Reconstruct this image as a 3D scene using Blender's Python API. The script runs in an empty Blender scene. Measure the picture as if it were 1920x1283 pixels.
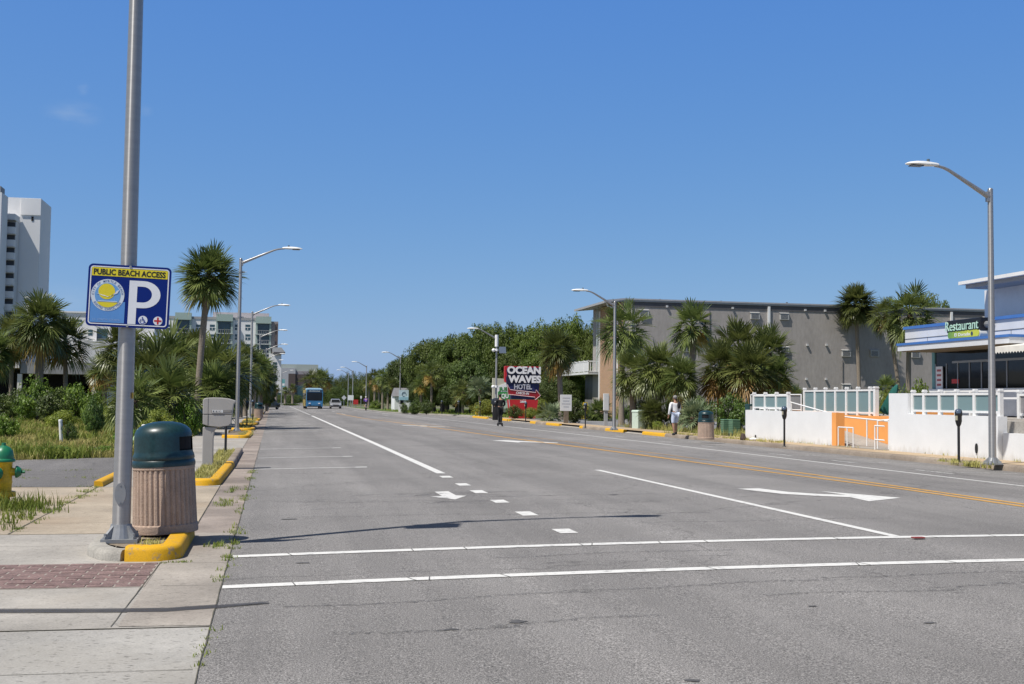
import bpy, bmesh, math, random
from mathutils import Vector, Matrix, Euler
R_ = random.Random(7)
PI = math.pi
scene = bpy.context.scene
col = scene.collection
# ------------------------------------------------------------------ camera model (metres; road runs along +Y)
FPX, CAMH, VX, VY, SL = 2200.0, 1.5, 512.0, 746.0, .012
_d = Vector(((VX-960)/FPX, (VY-641.5)/FPX, 1)).normalized()
_u = Vector((1, SL, 0)).cross(_d).normalized()
if _u.y > 0: _u = -_u
_r = _d.cross(_u).normalized()
if _r.x < 0: _r = -_r
def _ray(x, y):
    v = Vector(((x-960)/FPX, (y-641.5)/FPX, 1))
    return Vector((v.dot(_r), v.dot(_d), v.dot(_u)))
def G(x, y, z=0.0):
    q = _ray(x, y); t = (z-CAMH)/q.z
    return Vector((q.x*t, q.y*t, z))
def AY(x, y, Y):
    q = _ray(x, y); t = Y/q.y
    return Vector((q.x*t, Y, q.z*t+CAMH))
def AX(x, y, X):
    q = _ray(x, y); t = X/q.x
    return Vector((X, q.y*t, q.z*t+CAMH))
cam = bpy.data.cameras.new('camera'); co = bpy.data.objects.new('camera', cam); col.objects.link(co)
cam.sensor_width = 36; cam.lens = FPX/1920*36; cam.clip_start = .1; cam.clip_end = 6000
# camera axes in world: columns are world components of cam x, y(up), -z
cx = Vector((_r.x, _d.x, _u.x)); cy = -Vector((_r.y, _d.y, _u.y)); cz = -Vector((_r.z, _d.z, _u.z))
co.matrix_world = Matrix(((cx.x, cy.x, cz.x, 0), (cx.y, cy.y, cz.y, 0), (cx.z, cy.z, cz.z, CAMH), (0, 0, 0, 1)))
scene.camera = co
# ------------------------------------------------------------------ light
SUN = Vector((-.53, -.265, 1)).normalized()
sun = bpy.data.lights.new('sun', 'SUN'); so = bpy.data.objects.new('sun', sun); col.objects.link(so)
sun.energy = 5.0; sun.angle = math.radians(.53); sun.color = (1, .955, .89)
so.rotation_euler = SUN.to_track_quat('Z', 'Y').to_euler()
w = bpy.data.worlds.new('World'); scene.world = w; w.use_nodes = True
nt = w.node_tree; nt.nodes.clear()
sky = nt.nodes.new('ShaderNodeTexSky'); sky.sky_type = 'NISHITA'; sky.sun_disc = False
sky.sun_elevation = math.asin(SUN.z); sky.sun_rotation = math.atan2(SUN.x, SUN.y)
sky.altitude = 0; sky.air_density = .5; sky.dust_density = 1.0; sky.ozone_density = 6.0
bg = nt.nodes.new('ShaderNodeBackground'); bg.inputs[1].default_value = .112
ow = nt.nodes.new('ShaderNodeOutputWorld')
tc = nt.nodes.new('ShaderNodeTexCoord')
# clear summer blue: grade the sky's three channels so it pales slowly towards the horizon and deepens overhead
sep = nt.nodes.new('ShaderNodeSeparateColor'); cmb = nt.nodes.new('ShaderNodeCombineColor'); nt.links.new(sky.outputs[0], sep.inputs[0])
geoz = nt.nodes.new('ShaderNodeSeparateXYZ'); nt.links.new(tc.outputs['Generated'], geoz.inputs[0])
ov = nt.nodes.new('ShaderNodeMapRange'); ov.interpolation_type = 'SMOOTHSTEP'; ov.inputs[1].default_value = .36; ov.inputs[2].default_value = .72; ov.inputs[3].default_value = 0; ov.inputs[4].default_value = 1
nt.links.new(geoz.outputs[2], ov.inputs[0])
for i, (a_, g_, ze) in enumerate(((.985, .93, -.72), (.745, .55, -.78), (.745, .09, -.84))):
    m0 = nt.nodes.new('ShaderNodeMath'); m0.operation = 'MULTIPLY'; m0.inputs[1].default_value = .13; nt.links.new(sep.outputs[i], m0.inputs[0])
    m1 = nt.nodes.new('ShaderNodeMath'); m1.operation = 'POWER'; m1.inputs[1].default_value = g_; nt.links.new(m0.outputs[0], m1.inputs[0])
    m2_ = nt.nodes.new('ShaderNodeMath'); m2_.operation = 'MULTIPLY'; m2_.inputs[1].default_value = a_/.13; nt.links.new(m1.outputs[0], m2_.inputs[0])
    mz = nt.nodes.new('ShaderNodeMath'); mz.operation = 'MULTIPLY_ADD'; mz.inputs[1].default_value = ze; mz.inputs[2].default_value = 1; nt.links.new(ov.outputs[0], mz.inputs[0])
    m3 = nt.nodes.new('ShaderNodeMath'); m3.operation = 'MULTIPLY'; nt.links.new(m2_.outputs[0], m3.inputs[0]); nt.links.new(mz.outputs[0], m3.inputs[1]); nt.links.new(m3.outputs[0], cmb.inputs[i])
last = cmb.outputs[0]
# paler aureole of the sky round the (unseen) sun
dt = nt.nodes.new('ShaderNodeVectorMath'); dt.operation = 'DOT_PRODUCT'; dt.inputs[1].default_value = SUN; nt.links.new(tc.outputs['Generated'], dt.inputs[0])
au = nt.nodes.new('ShaderNodeMapRange'); au.interpolation_type = 'SMOOTHSTEP'; au.inputs[1].default_value = .35; au.inputs[2].default_value = 1; au.inputs[4].default_value = .22; nt.links.new(dt.outputs['Value'], au.inputs[0])
am = nt.nodes.new('ShaderNodeMixRGB'); am.inputs[2].default_value = (6.2, 6.4, 6.6, 1); nt.links.new(au.outputs[0], am.inputs[0]); nt.links.new(last, am.inputs[1]); last = am.outputs[0]
for (px, py, rad, sx, amt, sc) in ((138, 213, .019, .7, .20, 60), (155, 166, .010, 1.6, .16, 90), (272, 206, .010, 1.2, .10, 90), (130, 560, .022, .6, .12, 50)):
    v = _ray(px, py).normalized()
    sub = nt.nodes.new('ShaderNodeVectorMath'); sub.operation = 'SUBTRACT'; sub.inputs[1].default_value = v
    nt.links.new(tc.outputs['Generated'], sub.inputs[0])
    scl = nt.nodes.new('ShaderNodeVectorMath'); scl.operation = 'MULTIPLY'; scl.inputs[1].default_value = (sx, sx, 1.35)
    nt.links.new(sub.outputs[0], scl.inputs[0])
    ln = nt.nodes.new('ShaderNodeVectorMath'); ln.operation = 'LENGTH'; nt.links.new(scl.outputs[0], ln.inputs[0])
    mr = nt.nodes.new('ShaderNodeMapRange'); mr.interpolation_type = 'SMOOTHSTEP'
    mr.inputs[1].default_value = rad; mr.inputs[2].default_value = 0; mr.inputs[3].default_value = 0; mr.inputs[4].default_value = 1
    nt.links.new(ln.outputs['Value'], mr.inputs[0])
    nz = nt.nodes.new('ShaderNodeTexNoise'); nz.inputs['Scale'].default_value = sc; nz.inputs['Detail'].default_value = 5
    mp = nt.nodes.new('ShaderNodeMapping'); mp.inputs['Rotation'].default_value = (0, .5, 0); mp.inputs['Scale'].default_value = (.6, .6, 1.8)
    nt.links.new(tc.outputs['Generated'], mp.inputs[0]); nt.links.new(mp.outputs[0], nz.inputs['Vector'])
    m2 = nt.nodes.new('ShaderNodeMapRange'); m2.inputs[1].default_value = .35; m2.inputs[2].default_value = .7; m2.inputs[4].default_value = amt
    nt.links.new(nz.outputs[0], m2.inputs[0])
    mu = nt.nodes.new('ShaderNodeMath'); mu.operation = 'MULTIPLY'
    nt.links.new(mr.outputs[0], mu.inputs[0]); nt.links.new(m2.outputs[0], mu.inputs[1])
    mx = nt.nodes.new('ShaderNodeMixRGB'); mx.inputs[2].default_value = (4.5, 5.2, 5.9, 1)
    nt.links.new(mu.outputs[0], mx.inputs[0]); nt.links.new(last, mx.inputs[1]); last = mx.outputs[0]
nt.links.new(last, bg.inputs[0]); nt.links.new(bg.outputs[0], ow.inputs[0])
scene.view_settings.view_transform = 'Standard'; scene.view_settings.look = 'None'
scene.view_settings.exposure = .13; scene.view_settings.gamma = 1
scene.render.engine = 'CYCLES'
scene.cycles.max_bounces = 6; scene.cycles.transparent_max_bounces = 8
# ------------------------------------------------------------------ materials
MATS = {}
def mat(name, c, rough=.7, metal=0, var=.12, vs=3.0, bump=0, bs=40, spec=.5, var2=0, vs2=60, obj=True, trans=0, stretch=None, coat=0):
    """principled with two octaves of colour variation and a bump"""
    if name in MATS: return MATS[name]
    m = bpy.data.materials.new(name); m.use_nodes = True; n = m.node_tree.nodes; l = m.node_tree.links
    b = n['Principled BSDF']; b.inputs['Roughness'].default_value = rough; b.inputs['Metallic'].default_value = metal
    b.inputs['Specular IOR Level'].default_value = spec
    if coat: b.inputs['Coat Weight'].default_value = coat; b.inputs['Coat Roughness'].default_value = .08
    t = n.new('ShaderNodeTexCoord'); vec = t.outputs['Object']
    if not obj:
        g = n.new('ShaderNodeNewGeometry'); vec = g.outputs['Position']
    if stretch:
        mp = n.new('ShaderNodeMapping'); mp.inputs['Scale'].default_value = stretch; l.new(vec, mp.inputs[0]); vec = mp.outputs[0]
    nz = n.new('ShaderNodeTexNoise'); nz.inputs['Scale'].default_value = vs; nz.inputs['Detail'].default_value = 6; nz.inputs['Roughness'].default_value = .65
    l.new(vec, nz.inputs['Vector'])
    mr = n.new('ShaderNodeMapRange'); mr.inputs[1].default_value = .25; mr.inputs[2].default_value = .75; mr.inputs[3].default_value = 1-var; mr.inputs[4].default_value = 1+var
    l.new(nz.outputs[0], mr.inputs[0]); fac = mr.outputs[0]
    if var2:
        n2 = n.new('ShaderNodeTexNoise'); n2.inputs['Scale'].default_value = vs2; n2.inputs['Detail'].default_value = 3
        l.new(vec, n2.inputs['Vector'])
        r2 = n.new('ShaderNodeMapRange'); r2.inputs[1].default_value = .3; r2.inputs[2].default_value = .7; r2.inputs[3].default_value = 1-var2; r2.inputs[4].default_value = 1+var2
        l.new(n2.outputs[0], r2.inputs[0])
        mm = n.new('ShaderNodeMath'); mm.operation = 'MULTIPLY'; l.new(fac, mm.inputs[0]); l.new(r2.outputs[0], mm.inputs[1]); fac = mm.outputs[0]
    sc = n.new('ShaderNodeVectorMath'); sc.operation = 'SCALE'; sc.inputs[0].default_value = c
    l.new(fac, sc.inputs['Scale']); l.new(sc.outputs[0], b.inputs['Base Color'])
    if bump:
        nb = n.new('ShaderNodeTexNoise'); nb.inputs['Scale'].default_value = bs; nb.inputs['Detail'].default_value = 5; l.new(vec, nb.inputs['Vector'])
        bp = n.new('ShaderNodeBump'); bp.inputs['Strength'].default_value = bump; bp.inputs['Distance'].default_value = .02
        l.new(nb.outputs[0], bp.inputs['Height']); l.new(bp.outputs[0], b.inputs['Normal'])
    m['colnode'] = sc.name
    MATS[name] = m; return m
def leafmat(name, c1, c2, rough=.45, trans=.3, spec=.4, vs=.6):
    """leaf: every leaf (island) takes its own tint between c1 and c2; some light passes through"""
    if name in MATS: return MATS[name]
    m = bpy.data.materials.new(name); m.use_nodes = True; n = m.node_tree.nodes; l = m.node_tree.links
    b = n['Principled BSDF']; b.inputs['Roughness'].default_value = rough; b.inputs['Specular IOR Level'].default_value = spec
    g = n.new('ShaderNodeNewGeometry'); oi = n.new('ShaderNodeObjectInfo')
    t = n.new('ShaderNodeTexCoord'); nz = n.new('ShaderNodeTexNoise'); nz.inputs['Scale'].default_value = vs; nz.inputs['Detail'].default_value = 2
    l.new(t.outputs['Object'], nz.inputs['Vector'])
    a = n.new('ShaderNodeMath'); a.operation = 'MULTIPLY_ADD'; a.inputs[1].default_value = 1.6; a.inputs[2].default_value = -.55; l.new(nz.outputs[0], a.inputs[0])
    s = n.new('ShaderNodeMath'); s.operation = 'MULTIPLY_ADD'; s.inputs[1].default_value = .55; l.new(g.outputs['Random Per Island'], s.inputs[0]); l.new(a.outputs[0], s.inputs[2])
    mx = n.new('ShaderNodeMixRGB'); mx.inputs[1].default_value = (*c1, 1); mx.inputs[2].default_value = (*c2, 1); mx.use_clamp = True
    l.new(s.outputs[0], mx.inputs[0])
    hs = n.new('ShaderNodeHueSaturation'); l.new(mx.outputs[0], hs.inputs['Color'])
    r1 = n.new('ShaderNodeMapRange'); r1.inputs[3].default_value = .78; r1.inputs[4].default_value = 1.22; l.new(oi.outputs['Random'], r1.inputs[0]); l.new(r1.outputs[0], hs.inputs['Value'])
    r2 = n.new('ShaderNodeMapRange'); r2.inputs[3].default_value = .485; r2.inputs[4].default_value = .51; l.new(oi.outputs['Random'], r2.inputs[0]); l.new(r2.outputs[0], hs.inputs['Hue'])
    l.new(hs.outputs[0], b.inputs['Base Color'])
    tr = n.new('ShaderNodeBsdfTranslucent'); l.new(hs.outputs[0], tr.inputs[0])
    ms = n.new('ShaderNodeMixShader'); ms.inputs[0].default_value = trans
    l.new(b.outputs[0], ms.inputs[1]); l.new(tr.outputs[0], ms.inputs[2]); l.new(ms.outputs[0], n['Material Output'].inputs['Surface'])
    MATS[name] = m; return m
# ------------------------------------------------------------------ mesh builder
class MB:
    def __init__(s): s.v = []; s.f = []; s.m = []; s.k = 0
    def add(s, vs, fs):
        o = len(s.v); s.v += [tuple(p) for p in vs]
        for f in fs: s.f.append(tuple(i+o for i in f)); s.m.append(s.k)
        return s
    def box(s, c, d, rz=0, M=None):
        x, y, z = d[0]/2, d[1]/2, d[2]/2
        vs = [Vector(p) for p in ((-x,-y,-z),(x,-y,-z),(x,y,-z),(-x,y,-z),(-x,-y,z),(x,-y,z),(x,y,z),(-x,y,z))]
        if rz: vs = [Matrix.Rotation(rz, 3, 'Z') @ p for p in vs]
        if M is not None: vs = [M @ p for p in vs]
        return s.add([p+Vector(c) for p in vs], [(0,3,2,1),(4,5,6,7),(0,1,5,4),(1,2,6,5),(2,3,7,6),(3,0,4,7)])
    def bx(s, x0, x1, y0, y1, z0, z1): return s.box(((x0+x1)/2, (y0+y1)/2, (z0+z1)/2), (abs(x1-x0), abs(y1-y0), abs(z1-z0)))
    def tube(s, pts, rs, n=8, caps=True):
        pts = [Vector(p) for p in pts]
        if not hasattr(rs, '__len__'): rs = [rs]*len(pts)
        vs = []; ref = None
        for i, p in enumerate(pts):
            d = (pts[min(i+1, len(pts)-1)] - pts[max(i-1, 0)])
            if d.length < 1e-9: d = Vector((0,0,1))
            d.normalize()
            if ref is None: ref = Vector((1,0,0)) if abs(d.x) < .9 else Vector((0,1,0))
            a = (ref - d*ref.dot(d)).normalized(); ref = a; b = d.cross(a)
            for k in range(n):
                t = 2*PI*k/n; vs.append(p + (a*math.cos(t)+b*math.sin(t))*rs[i])
        fs = []
        for i in range(len(pts)-1):
            for k in range(n):
                k2 = (k+1) % n; fs.append((i*n+k, i*n+k2, (i+1)*n+k2, (i+1)*n+k))
        if caps: fs.append(tuple(range(n-1, -1, -1))); fs.append(tuple((len(pts)-1)*n+k for k in range(n)))
        return s.add(vs, fs)
    def cyl(s, a, b, r, n=12, r2=None): return s.tube([a, b], [r, r if r2 is None else r2], n)
    def lathe(s, prof, n=24, c=(0,0,0), fr=None, skip=None, caps=True):
        vs = []; fs = []; c = Vector(c)
        for (r, z) in prof:
            for k in range(n):
                t = 2*PI*k/n; rr = r if fr is None else fr(r, z, t)
                vs.append(c + Vector((rr*math.cos(t), rr*math.sin(t), z)))
        for i in range(len(prof)-1):
            for k in range(n):
                if skip and skip(i, k): continue
                k2 = (k+1) % n; fs.append((i*n+k, i*n+k2, (i+1)*n+k2, (i+1)*n+k))
        if caps: fs.append(tuple(range(n-1, -1, -1))); fs.append(tuple((len(prof)-1)*n+k for k in range(n)))
        return s.add(vs, fs)
    def prism(s, pts, vec, cap=True):
        """planar outline (3-D points) swept by vec"""
        n = len(pts); vec = Vector(vec); a = [Vector(p) for p in pts]; b = [p+vec for p in a]
        fs = [(i, (i+1) % n, n+(i+1) % n, n+i) for i in range(n)]
        if cap: fs += [tuple(range(n-1, -1, -1)), tuple(range(n, 2*n))]
        return s.add(a+b, fs)
    def ball(s, c, r, n=12, m=8, M=None):
        if not hasattr(r, '__len__'): r = (r, r, r)
        vs = []
        for i in range(m+1):
            ph = PI*i/m-PI/2
            for k in range(n):
                t = 2*PI*k/n; p = Vector((r[0]*math.cos(ph)*math.cos(t), r[1]*math.cos(ph)*math.sin(t), r[2]*math.sin(ph)))
                vs.append((M @ p if M is not None else p)+Vector(c))
        fs = [(i*n+k, i*n+(k+1) % n, (i+1)*n+(k+1) % n, (i+1)*n+k) for i in range(m) for k in range(n)]
        return s.add(vs, fs)
    def quad(s, a, b, c, d): return s.add([a, b, c, d], [(0,1,2,3)])
    def mesh(s, name, mats, smooth=False):
        me = bpy.data.meshes.new(name); me.from_pydata(s.v, [], s.f)
        for m in (mats if isinstance(mats, (list, tuple)) else [mats]): me.materials.append(m)
        if max(s.m, default=0): me.polygons.foreach_set('material_index', s.m)
        if smooth:
            me.shade_smooth(); me.set_sharp_from_angle(angle=math.radians(smooth if smooth is not True else 38))
        me.update(); return me
    def build(s, name, mats, parent=None, smooth=False, bevel=0, fix=True):
        me = s.mesh(name, mats, smooth)
        if fix and len(s.f) < 40000:
            bm = bmesh.new(); bm.from_mesh(me); bmesh.ops.recalc_face_normals(bm, faces=bm.faces); bm.to_mesh(me); bm.free()
            if smooth: me.set_sharp_from_angle(angle=math.radians(smooth if smooth is not True else 38))
        o = bpy.data.objects.new(name, me); col.objects.link(o)
        if parent: o.parent = parent
        if bevel:
            b = o.modifiers.new('bevel', 'BEVEL'); b.width = bevel; b.segments = 2; b.limit_method = 'ANGLE'; b.angle_limit = math.radians(40)
        return o
def tag(o, label, cat, group=None):
    o['label'] = label; o['category'] = cat
    if group: o['group'] = group
    return o
def thing(name, label, cat, loc=(0,0,0), rz=0, group=None, tilt=None):
    o = bpy.data.objects.new(name, None); col.objects.link(o); o.location = loc
    o.rotation_euler = tilt if tilt else (0, 0, rz); o.empty_display_size = .2
    return tag(o, label, cat, group)
def struct(name, mb, m, smooth=False, kind='structure', bevel=0):
    o = mb.build(name, m, None, smooth, bevel); o['kind'] = kind; return o
def kids(o): return [c for c in bpy.data.objects if c.parent == o]
def dup(root, loc, rz=None, label=None, group=None, scale=None):
    r = root.copy(); col.objects.link(r); r.location = loc
    if rz is not None: r.rotation_euler = (root.rotation_euler.x, root.rotation_euler.y, rz)
    if scale: r.scale = scale if hasattr(scale, '__len__') else (scale,)*3
    if label: r['label'] = label
    if group: r['group'] = group
    for ch in kids(root):
        c = ch.copy(); col.objects.link(c); c.parent = r
        for g in kids(ch):
            d = g.copy(); col.objects.link(d); d.parent = c
    return r
# text as real mesh letters
def text_geo(s, bold=.012):
    cu = bpy.data.curves.new('lettering', 'FONT'); cu.body = s; cu.size = 1; cu.offset = bold; cu.resolution_u = 3
    o = bpy.data.objects.new('lettering_tmp', cu); col.objects.link(o)
    bpy.context.view_layer.update()
    me = bpy.data.meshes.new_from_object(o.evaluated_get(bpy.context.evaluated_depsgraph_get()))
    vs = [v.co.copy() for v in me.vertices]; fs = [tuple(p.vertices) for p in me.polygons]
    bpy.data.objects.remove(o); bpy.data.curves.remove(cu); bpy.data.meshes.remove(me)
    return vs, fs
def put_text(mb, s, o, xd, ud, h, wdt=None, bold=.012, depth=.004, align='c'):
    """letters s laid with their lower left (or centre) at o, reading along xd, up along ud, cap height h"""
    vs, fs = text_geo(s, bold)
    if not vs: return mb
    x0 = min(v.x for v in vs); x1 = max(v.x for v in vs); y0 = min(v.y for v in vs); y1 = max(v.y for v in vs)
    k = h/(y1-y0); kx = (wdt/(x1-x0)) if wdt else k
    xd = Vector(xd).normalized(); ud = Vector(ud).normalized(); nd = xd.cross(ud); o = Vector(o)
    ox = (x0+x1)/2 if align == 'c' else x0
    def P(v, d): return o + xd*((v.x-ox)*kx) + ud*((v.y-y0)*k) + nd*d
    n = len(vs)
    mb.add([P(v, depth) for v in vs], fs)
    if depth > .006:                                        # side walls along boundary edges
        cnt = {}
        for f in fs:
            for i in range(len(f)):
                e = (f[i], f[(i+1) % len(f)]); cnt[e] = 1
        sv = []; sf = []
        for (a, b) in cnt:
            if (b, a) in cnt: continue
            i = len(sv); sv += [P(vs[a], 0), P(vs[b], 0), P(vs[b], depth), P(vs[a], depth)]; sf.append((i, i+1, i+2, i+3))
        mb.add(sv, sf)
    return mb
# ------------------------------------------------------------------ ground surfaces
def nodes_of(m): return m.node_tree.nodes, m.node_tree.links
def asphalt(name, c, speck=.35, cracks=1.0):
    m = bpy.data.materials.new(name); m.use_nodes = True; n, l = nodes_of(m); b = n['Principled BSDF']
    b.inputs['Roughness'].default_value = .85; b.inputs['Specular IOR Level'].default_value = .35
    g = n.new('ShaderNodeNewGeometry'); P = g.outputs['Position']
    def noise(scale, det=4, st=None, rough=.6):
        v = P
        if st:
            mp = n.new('ShaderNodeMapping'); mp.inputs['Scale'].default_value = st; l.new(P, mp.inputs[0]); v = mp.outputs[0]
        q = n.new('ShaderNodeTexNoise'); q.inputs['Scale'].default_value = scale; q.inputs['Detail'].default_value = det; q.inputs['Roughness'].default_value = rough
        l.new(v, q.inputs['Vector']); return q.outputs[0]
    def rng(s, a, b_, lo, hi):
        q = n.new('ShaderNodeMapRange'); q.inputs[1].default_value = a; q.inputs[2].default_value = b_; q.inputs[3].default_value = lo; q.inputs[4].default_value = hi
        l.new(s, q.inputs[0]); return q.outputs[0]
    def mul(a, b_):
        q = n.new('ShaderNodeMath'); q.operation = 'MULTIPLY'; l.new(a, q.inputs[0]); l.new(b_, q.inputs[1]); return q.outputs[0]
    big = rng(noise(.3, 6, None, .65), .3, .7, .84, 1.15)
    lanes = rng(noise(1.0, 4, (.8, .035, 1)), .3, .7, .76, 1.17)           # wheel-track bands along the road
    sp = rng(noise(120, 2, None, .5), .3, .7, 1-speck, 1+speck)
    sp2 = rng(noise(62, 3), .3, .7, 1-speck*.42, 1+speck*.42)
    f = mul(mul(big, lanes), mul(sp, sp2))
    if cracks:
        # short open cracks and tears, long across the road
        ck = rng(noise(3.6, 7, (.3, 3.0, 1), .78), .61, .67, 1, 1-.42*cracks)
        ck2 = rng(noise(.35, 2), .48, .6, 0, 1)
        q = n.new('ShaderNodeMixRGB'); q.inputs[1].default_value = (1, 1, 1, 1); l.new(ck2, q.inputs[0]); l.new(ck, q.inputs[2])
        f = mul(f, q.outputs[0])
        vo = n.new('ShaderNodeTexVoronoi'); vo.feature = 'DISTANCE_TO_EDGE'; vo.inputs['Scale'].default_value = .16
        wv = n.new('ShaderNodeVectorMath'); wv.operation = 'MULTIPLY_ADD'; nn = n.new('ShaderNodeTexNoise'); nn.inputs['Scale'].default_value = 1.1; nn.inputs['Detail'].default_value = 6
        l.new(P, nn.inputs['Vector']); l.new(nn.outputs['Color'], wv.inputs[0]); wv.inputs[1].default_value = (1.6, 1.6, 0); l.new(P, wv.inputs[2]); l.new(wv.outputs[0], vo.inputs['Vector'])
        f = mul(f, rng(vo.outputs['Distance'], .0012, .004, .72, 1))
    s = n.new('ShaderNodeVectorMath'); s.operation = 'SCALE'; s.inputs[0].default_value = c; l.new(f, s.inputs['Scale'])
    # dark oily spots and pale chips
    vs = n.new('ShaderNodeTexVoronoi'); vs.inputs['Scale'].default_value = 30; vs.feature = 'F1'; l.new(P, vs.inputs['Vector'])
    chip = rng(vs.outputs['Distance'], .10, .16, 1, 0)
    rnd = n.new('ShaderNodeSeparateColor'); l.new(vs.outputs['Color'], rnd.inputs[0]); ch2 = mul(chip, rng(rnd.outputs[0], .86, .88, 0, 1))
    mx = n.new('ShaderNodeMixRGB'); mx.inputs[2].default_value = (.5, .49, .47, 1); l.new(ch2, mx.inputs[0]); l.new(s.outputs[0], mx.inputs[1])
    l.new(mx.outputs[0], b.inputs['Base Color'])
    bp = n.new('ShaderNodeBump'); bp.inputs['Strength'].default_value = .55; bp.inputs['Distance'].default_value = .006
    l.new(noise(110, 3), bp.inputs['Height']); l.new(bp.outputs[0], b.inputs['Normal'])
    return m
def concrete(name, c, pits=0, stain=.18, tint=(.3, .22, .15), speck=.12):
    m = bpy.data.materials.new(name); m.use_nodes = True; n, l = nodes_of(m); b = n['Principled BSDF']
    b.inputs['Roughness'].default_value = .88; b.inputs['Specular IOR Level'].default_value = .3
    g = n.new('ShaderNodeNewGeometry'); P = g.outputs['Position']
    def noise(scale, det=4, st=None):
        v = P
        if st:
            mp = n.new('ShaderNodeMapping'); mp.inputs['Scale'].default_value = st; l.new(P, mp.inputs[0]); v = mp.outputs[0]
        q = n.new('ShaderNodeTexNoise'); q.inputs['Scale'].default_value = scale; q.inputs['Detail'].default_value = det; l.new(v, q.inputs['Vector']); return q.outputs[0]
    def rng(s, a, b_, lo, hi):
        q = n.new('ShaderNodeMapRange'); q.inputs[1].default_value = a; q.inputs[2].default_value = b_; q.inputs[3].default_value = lo; q.inputs[4].default_value = hi
        l.new(s, q.inputs[0]); return q.outputs[0]
    def mul(a, b_):
        q = n.new('ShaderNodeMath'); q.operation = 'MULTIPLY'; l.new(a, q.inputs[0]); l.new(b_, q.inputs[1]); return q.outputs[0]
    f = mul(rng(noise(.9, 6), .3, .7, 1-stain, 1+stain), mul(rng(noise(60, 3), .3, .7, 1-speck, 1+speck), rng(noise(9, 5), .3, .7, .93, 1.07)))
    if pits:
        f = mul(f, rng(noise(17, 5, (1, 2.2, 1)), .60, .66, 1, .4 if pits > .5 else .6))
        f = mul(f, rng(noise(30, 2, (1, 2, 1)), .68, .74, 1, .6))
    s = n.new('ShaderNodeVectorMath'); s.operation = 'SCALE'; s.inputs[0].default_value = c; l.new(f, s.inputs['Scale'])
    mx = n.new('ShaderNodeMixRGB'); mx.inputs[2].default_value = (*tint, 1); l.new(rng(noise(.55, 5), .5, .75, 0, .55), mx.inputs[0]); l.new(s.outputs[0], mx.inputs[1])
    l.new(mx.outputs[0], b.inputs['Base Color'])
    bp = n.new('ShaderNodeBump'); bp.inputs['Strength'].default_value = .4; bp.inputs['Distance'].default_value = .006; l.new(noise(45, 5), bp.inputs['Height']); l.new(bp.outputs[0], b.inputs['Normal'])
    return m
def worn(name, c, wear=.25, sc=22, st=(1, 1, 1), lo=.62, hi=.72, under=(.16, .16, .16)):
    """paint worn through to what lies under it"""
    m = bpy.data.materials.new(name); m.use_nodes = True; n, l = nodes_of(m); b = n['Principled BSDF']; b.inputs['Roughness'].default_value = .7
    b.inputs['Specular IOR Level'].default_value = .3
    g = n.new('ShaderNodeNewGeometry'); mp = n.new('ShaderNodeMapping'); mp.inputs['Scale'].default_value = st; l.new(g.outputs['Position'], mp.inputs[0])
    q = n.new('ShaderNodeTexNoise'); q.inputs['Scale'].default_value = sc; q.inputs['Detail'].default_value = 7; q.inputs['Roughness'].default_value = .7; l.new(mp.outputs[0], q.inputs['Vector'])
    r = n.new('ShaderNodeMapRange'); r.inputs[1].default_value = lo-wear*.3; r.inputs[2].default_value = hi-wear*.3; r.inputs[3].default_value = 0; r.inputs[4].default_value = .9; l.new(q.outputs[0], r.inputs[0])
    q2 = n.new('ShaderNodeTexNoise'); q2.inputs['Scale'].default_value = 90; l.new(g.outputs['Position'], q2.inputs['Vector'])
    r2 = n.new('ShaderNodeMapRange'); r2.inputs[1].default_value = .3; r2.inputs[2].default_value = .7; r2.inputs[3].default_value = .86; r2.inputs[4].default_value = 1.06; l.new(q2.outputs[0], r2.inputs[0])
    s = n.new('ShaderNodeVectorMath'); s.operation = 'SCALE'; s.inputs[0].default_value = c; l.new(r2.outputs[0], s.inputs['Scale'])
    mx = n.new('ShaderNodeMixRGB'); mx.inputs[2].default_value = (*under, 1); l.new(r.outputs[0], mx.inputs[0]); l.new(s.outputs[0], mx.inputs[1]); l.new(mx.outputs[0], b.inputs['Base Color'])
    return m
A_ROAD = asphalt('road_asphalt', (.205, .196, .188), .8)
A_LOT = asphalt('old_lot_asphalt', (.15, .143, .138), .9, 1.6)
C_NEAR = concrete('pitted_concrete', (.33, .318, .295), .6, .16, (.32, .295, .25))
C_SIDE = concrete('pavement_concrete', (.335, .315, .285), .3, .2, (.30, .255, .20))
C_BUFF = concrete('buff_concrete', (.36, .305, .235), .3, .2, (.33, .24, .16))
C_GUT = concrete('gutter_concrete', (.265, .225, .195), .3, .3, (.17, .13, .11))
C_KERB = concrete('kerb_concrete', (.27, .225, .18), .3, .3, (.17, .125, .095))
C_RIGHT = concrete('right_pavement_concrete', (.42, .32, .21), .2, .16, (.40, .29, .18))
SOIL = mat('soil', (.20, .16, .115), .95, var=.35, vs=2, bump=.6, bs=30, var2=.3, vs2=45, obj=False)
TURF = mat('turf_soil', (.10, .105, .038), .95, var=.45, vs=.7, bump=.5, bs=25, var2=.3, vs2=14, obj=False)
LAWN = mat('lawn', (.085, .12, .03), .95, var=.35, vs=.5, bump=.5, bs=30, var2=.25, vs2=20, obj=False)
YEL = worn('yellow_kerb_paint', (.66, .36, .012), .22, 11, under=(.27, .22, .15))
P_WHITE = worn('white_road_paint', (.66, .655, .63), .12, 9, lo=.56, hi=.80)
P_WORN = worn('worn_white_paint', (.58, .575, .55), .5, 12)
P_YEL = worn('yellow_road_paint', (.62, .33, .05), .25, 9)
P_YOLD = worn('old_yellow_road_paint', (.42, .25, .09), .5, 6)
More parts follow.
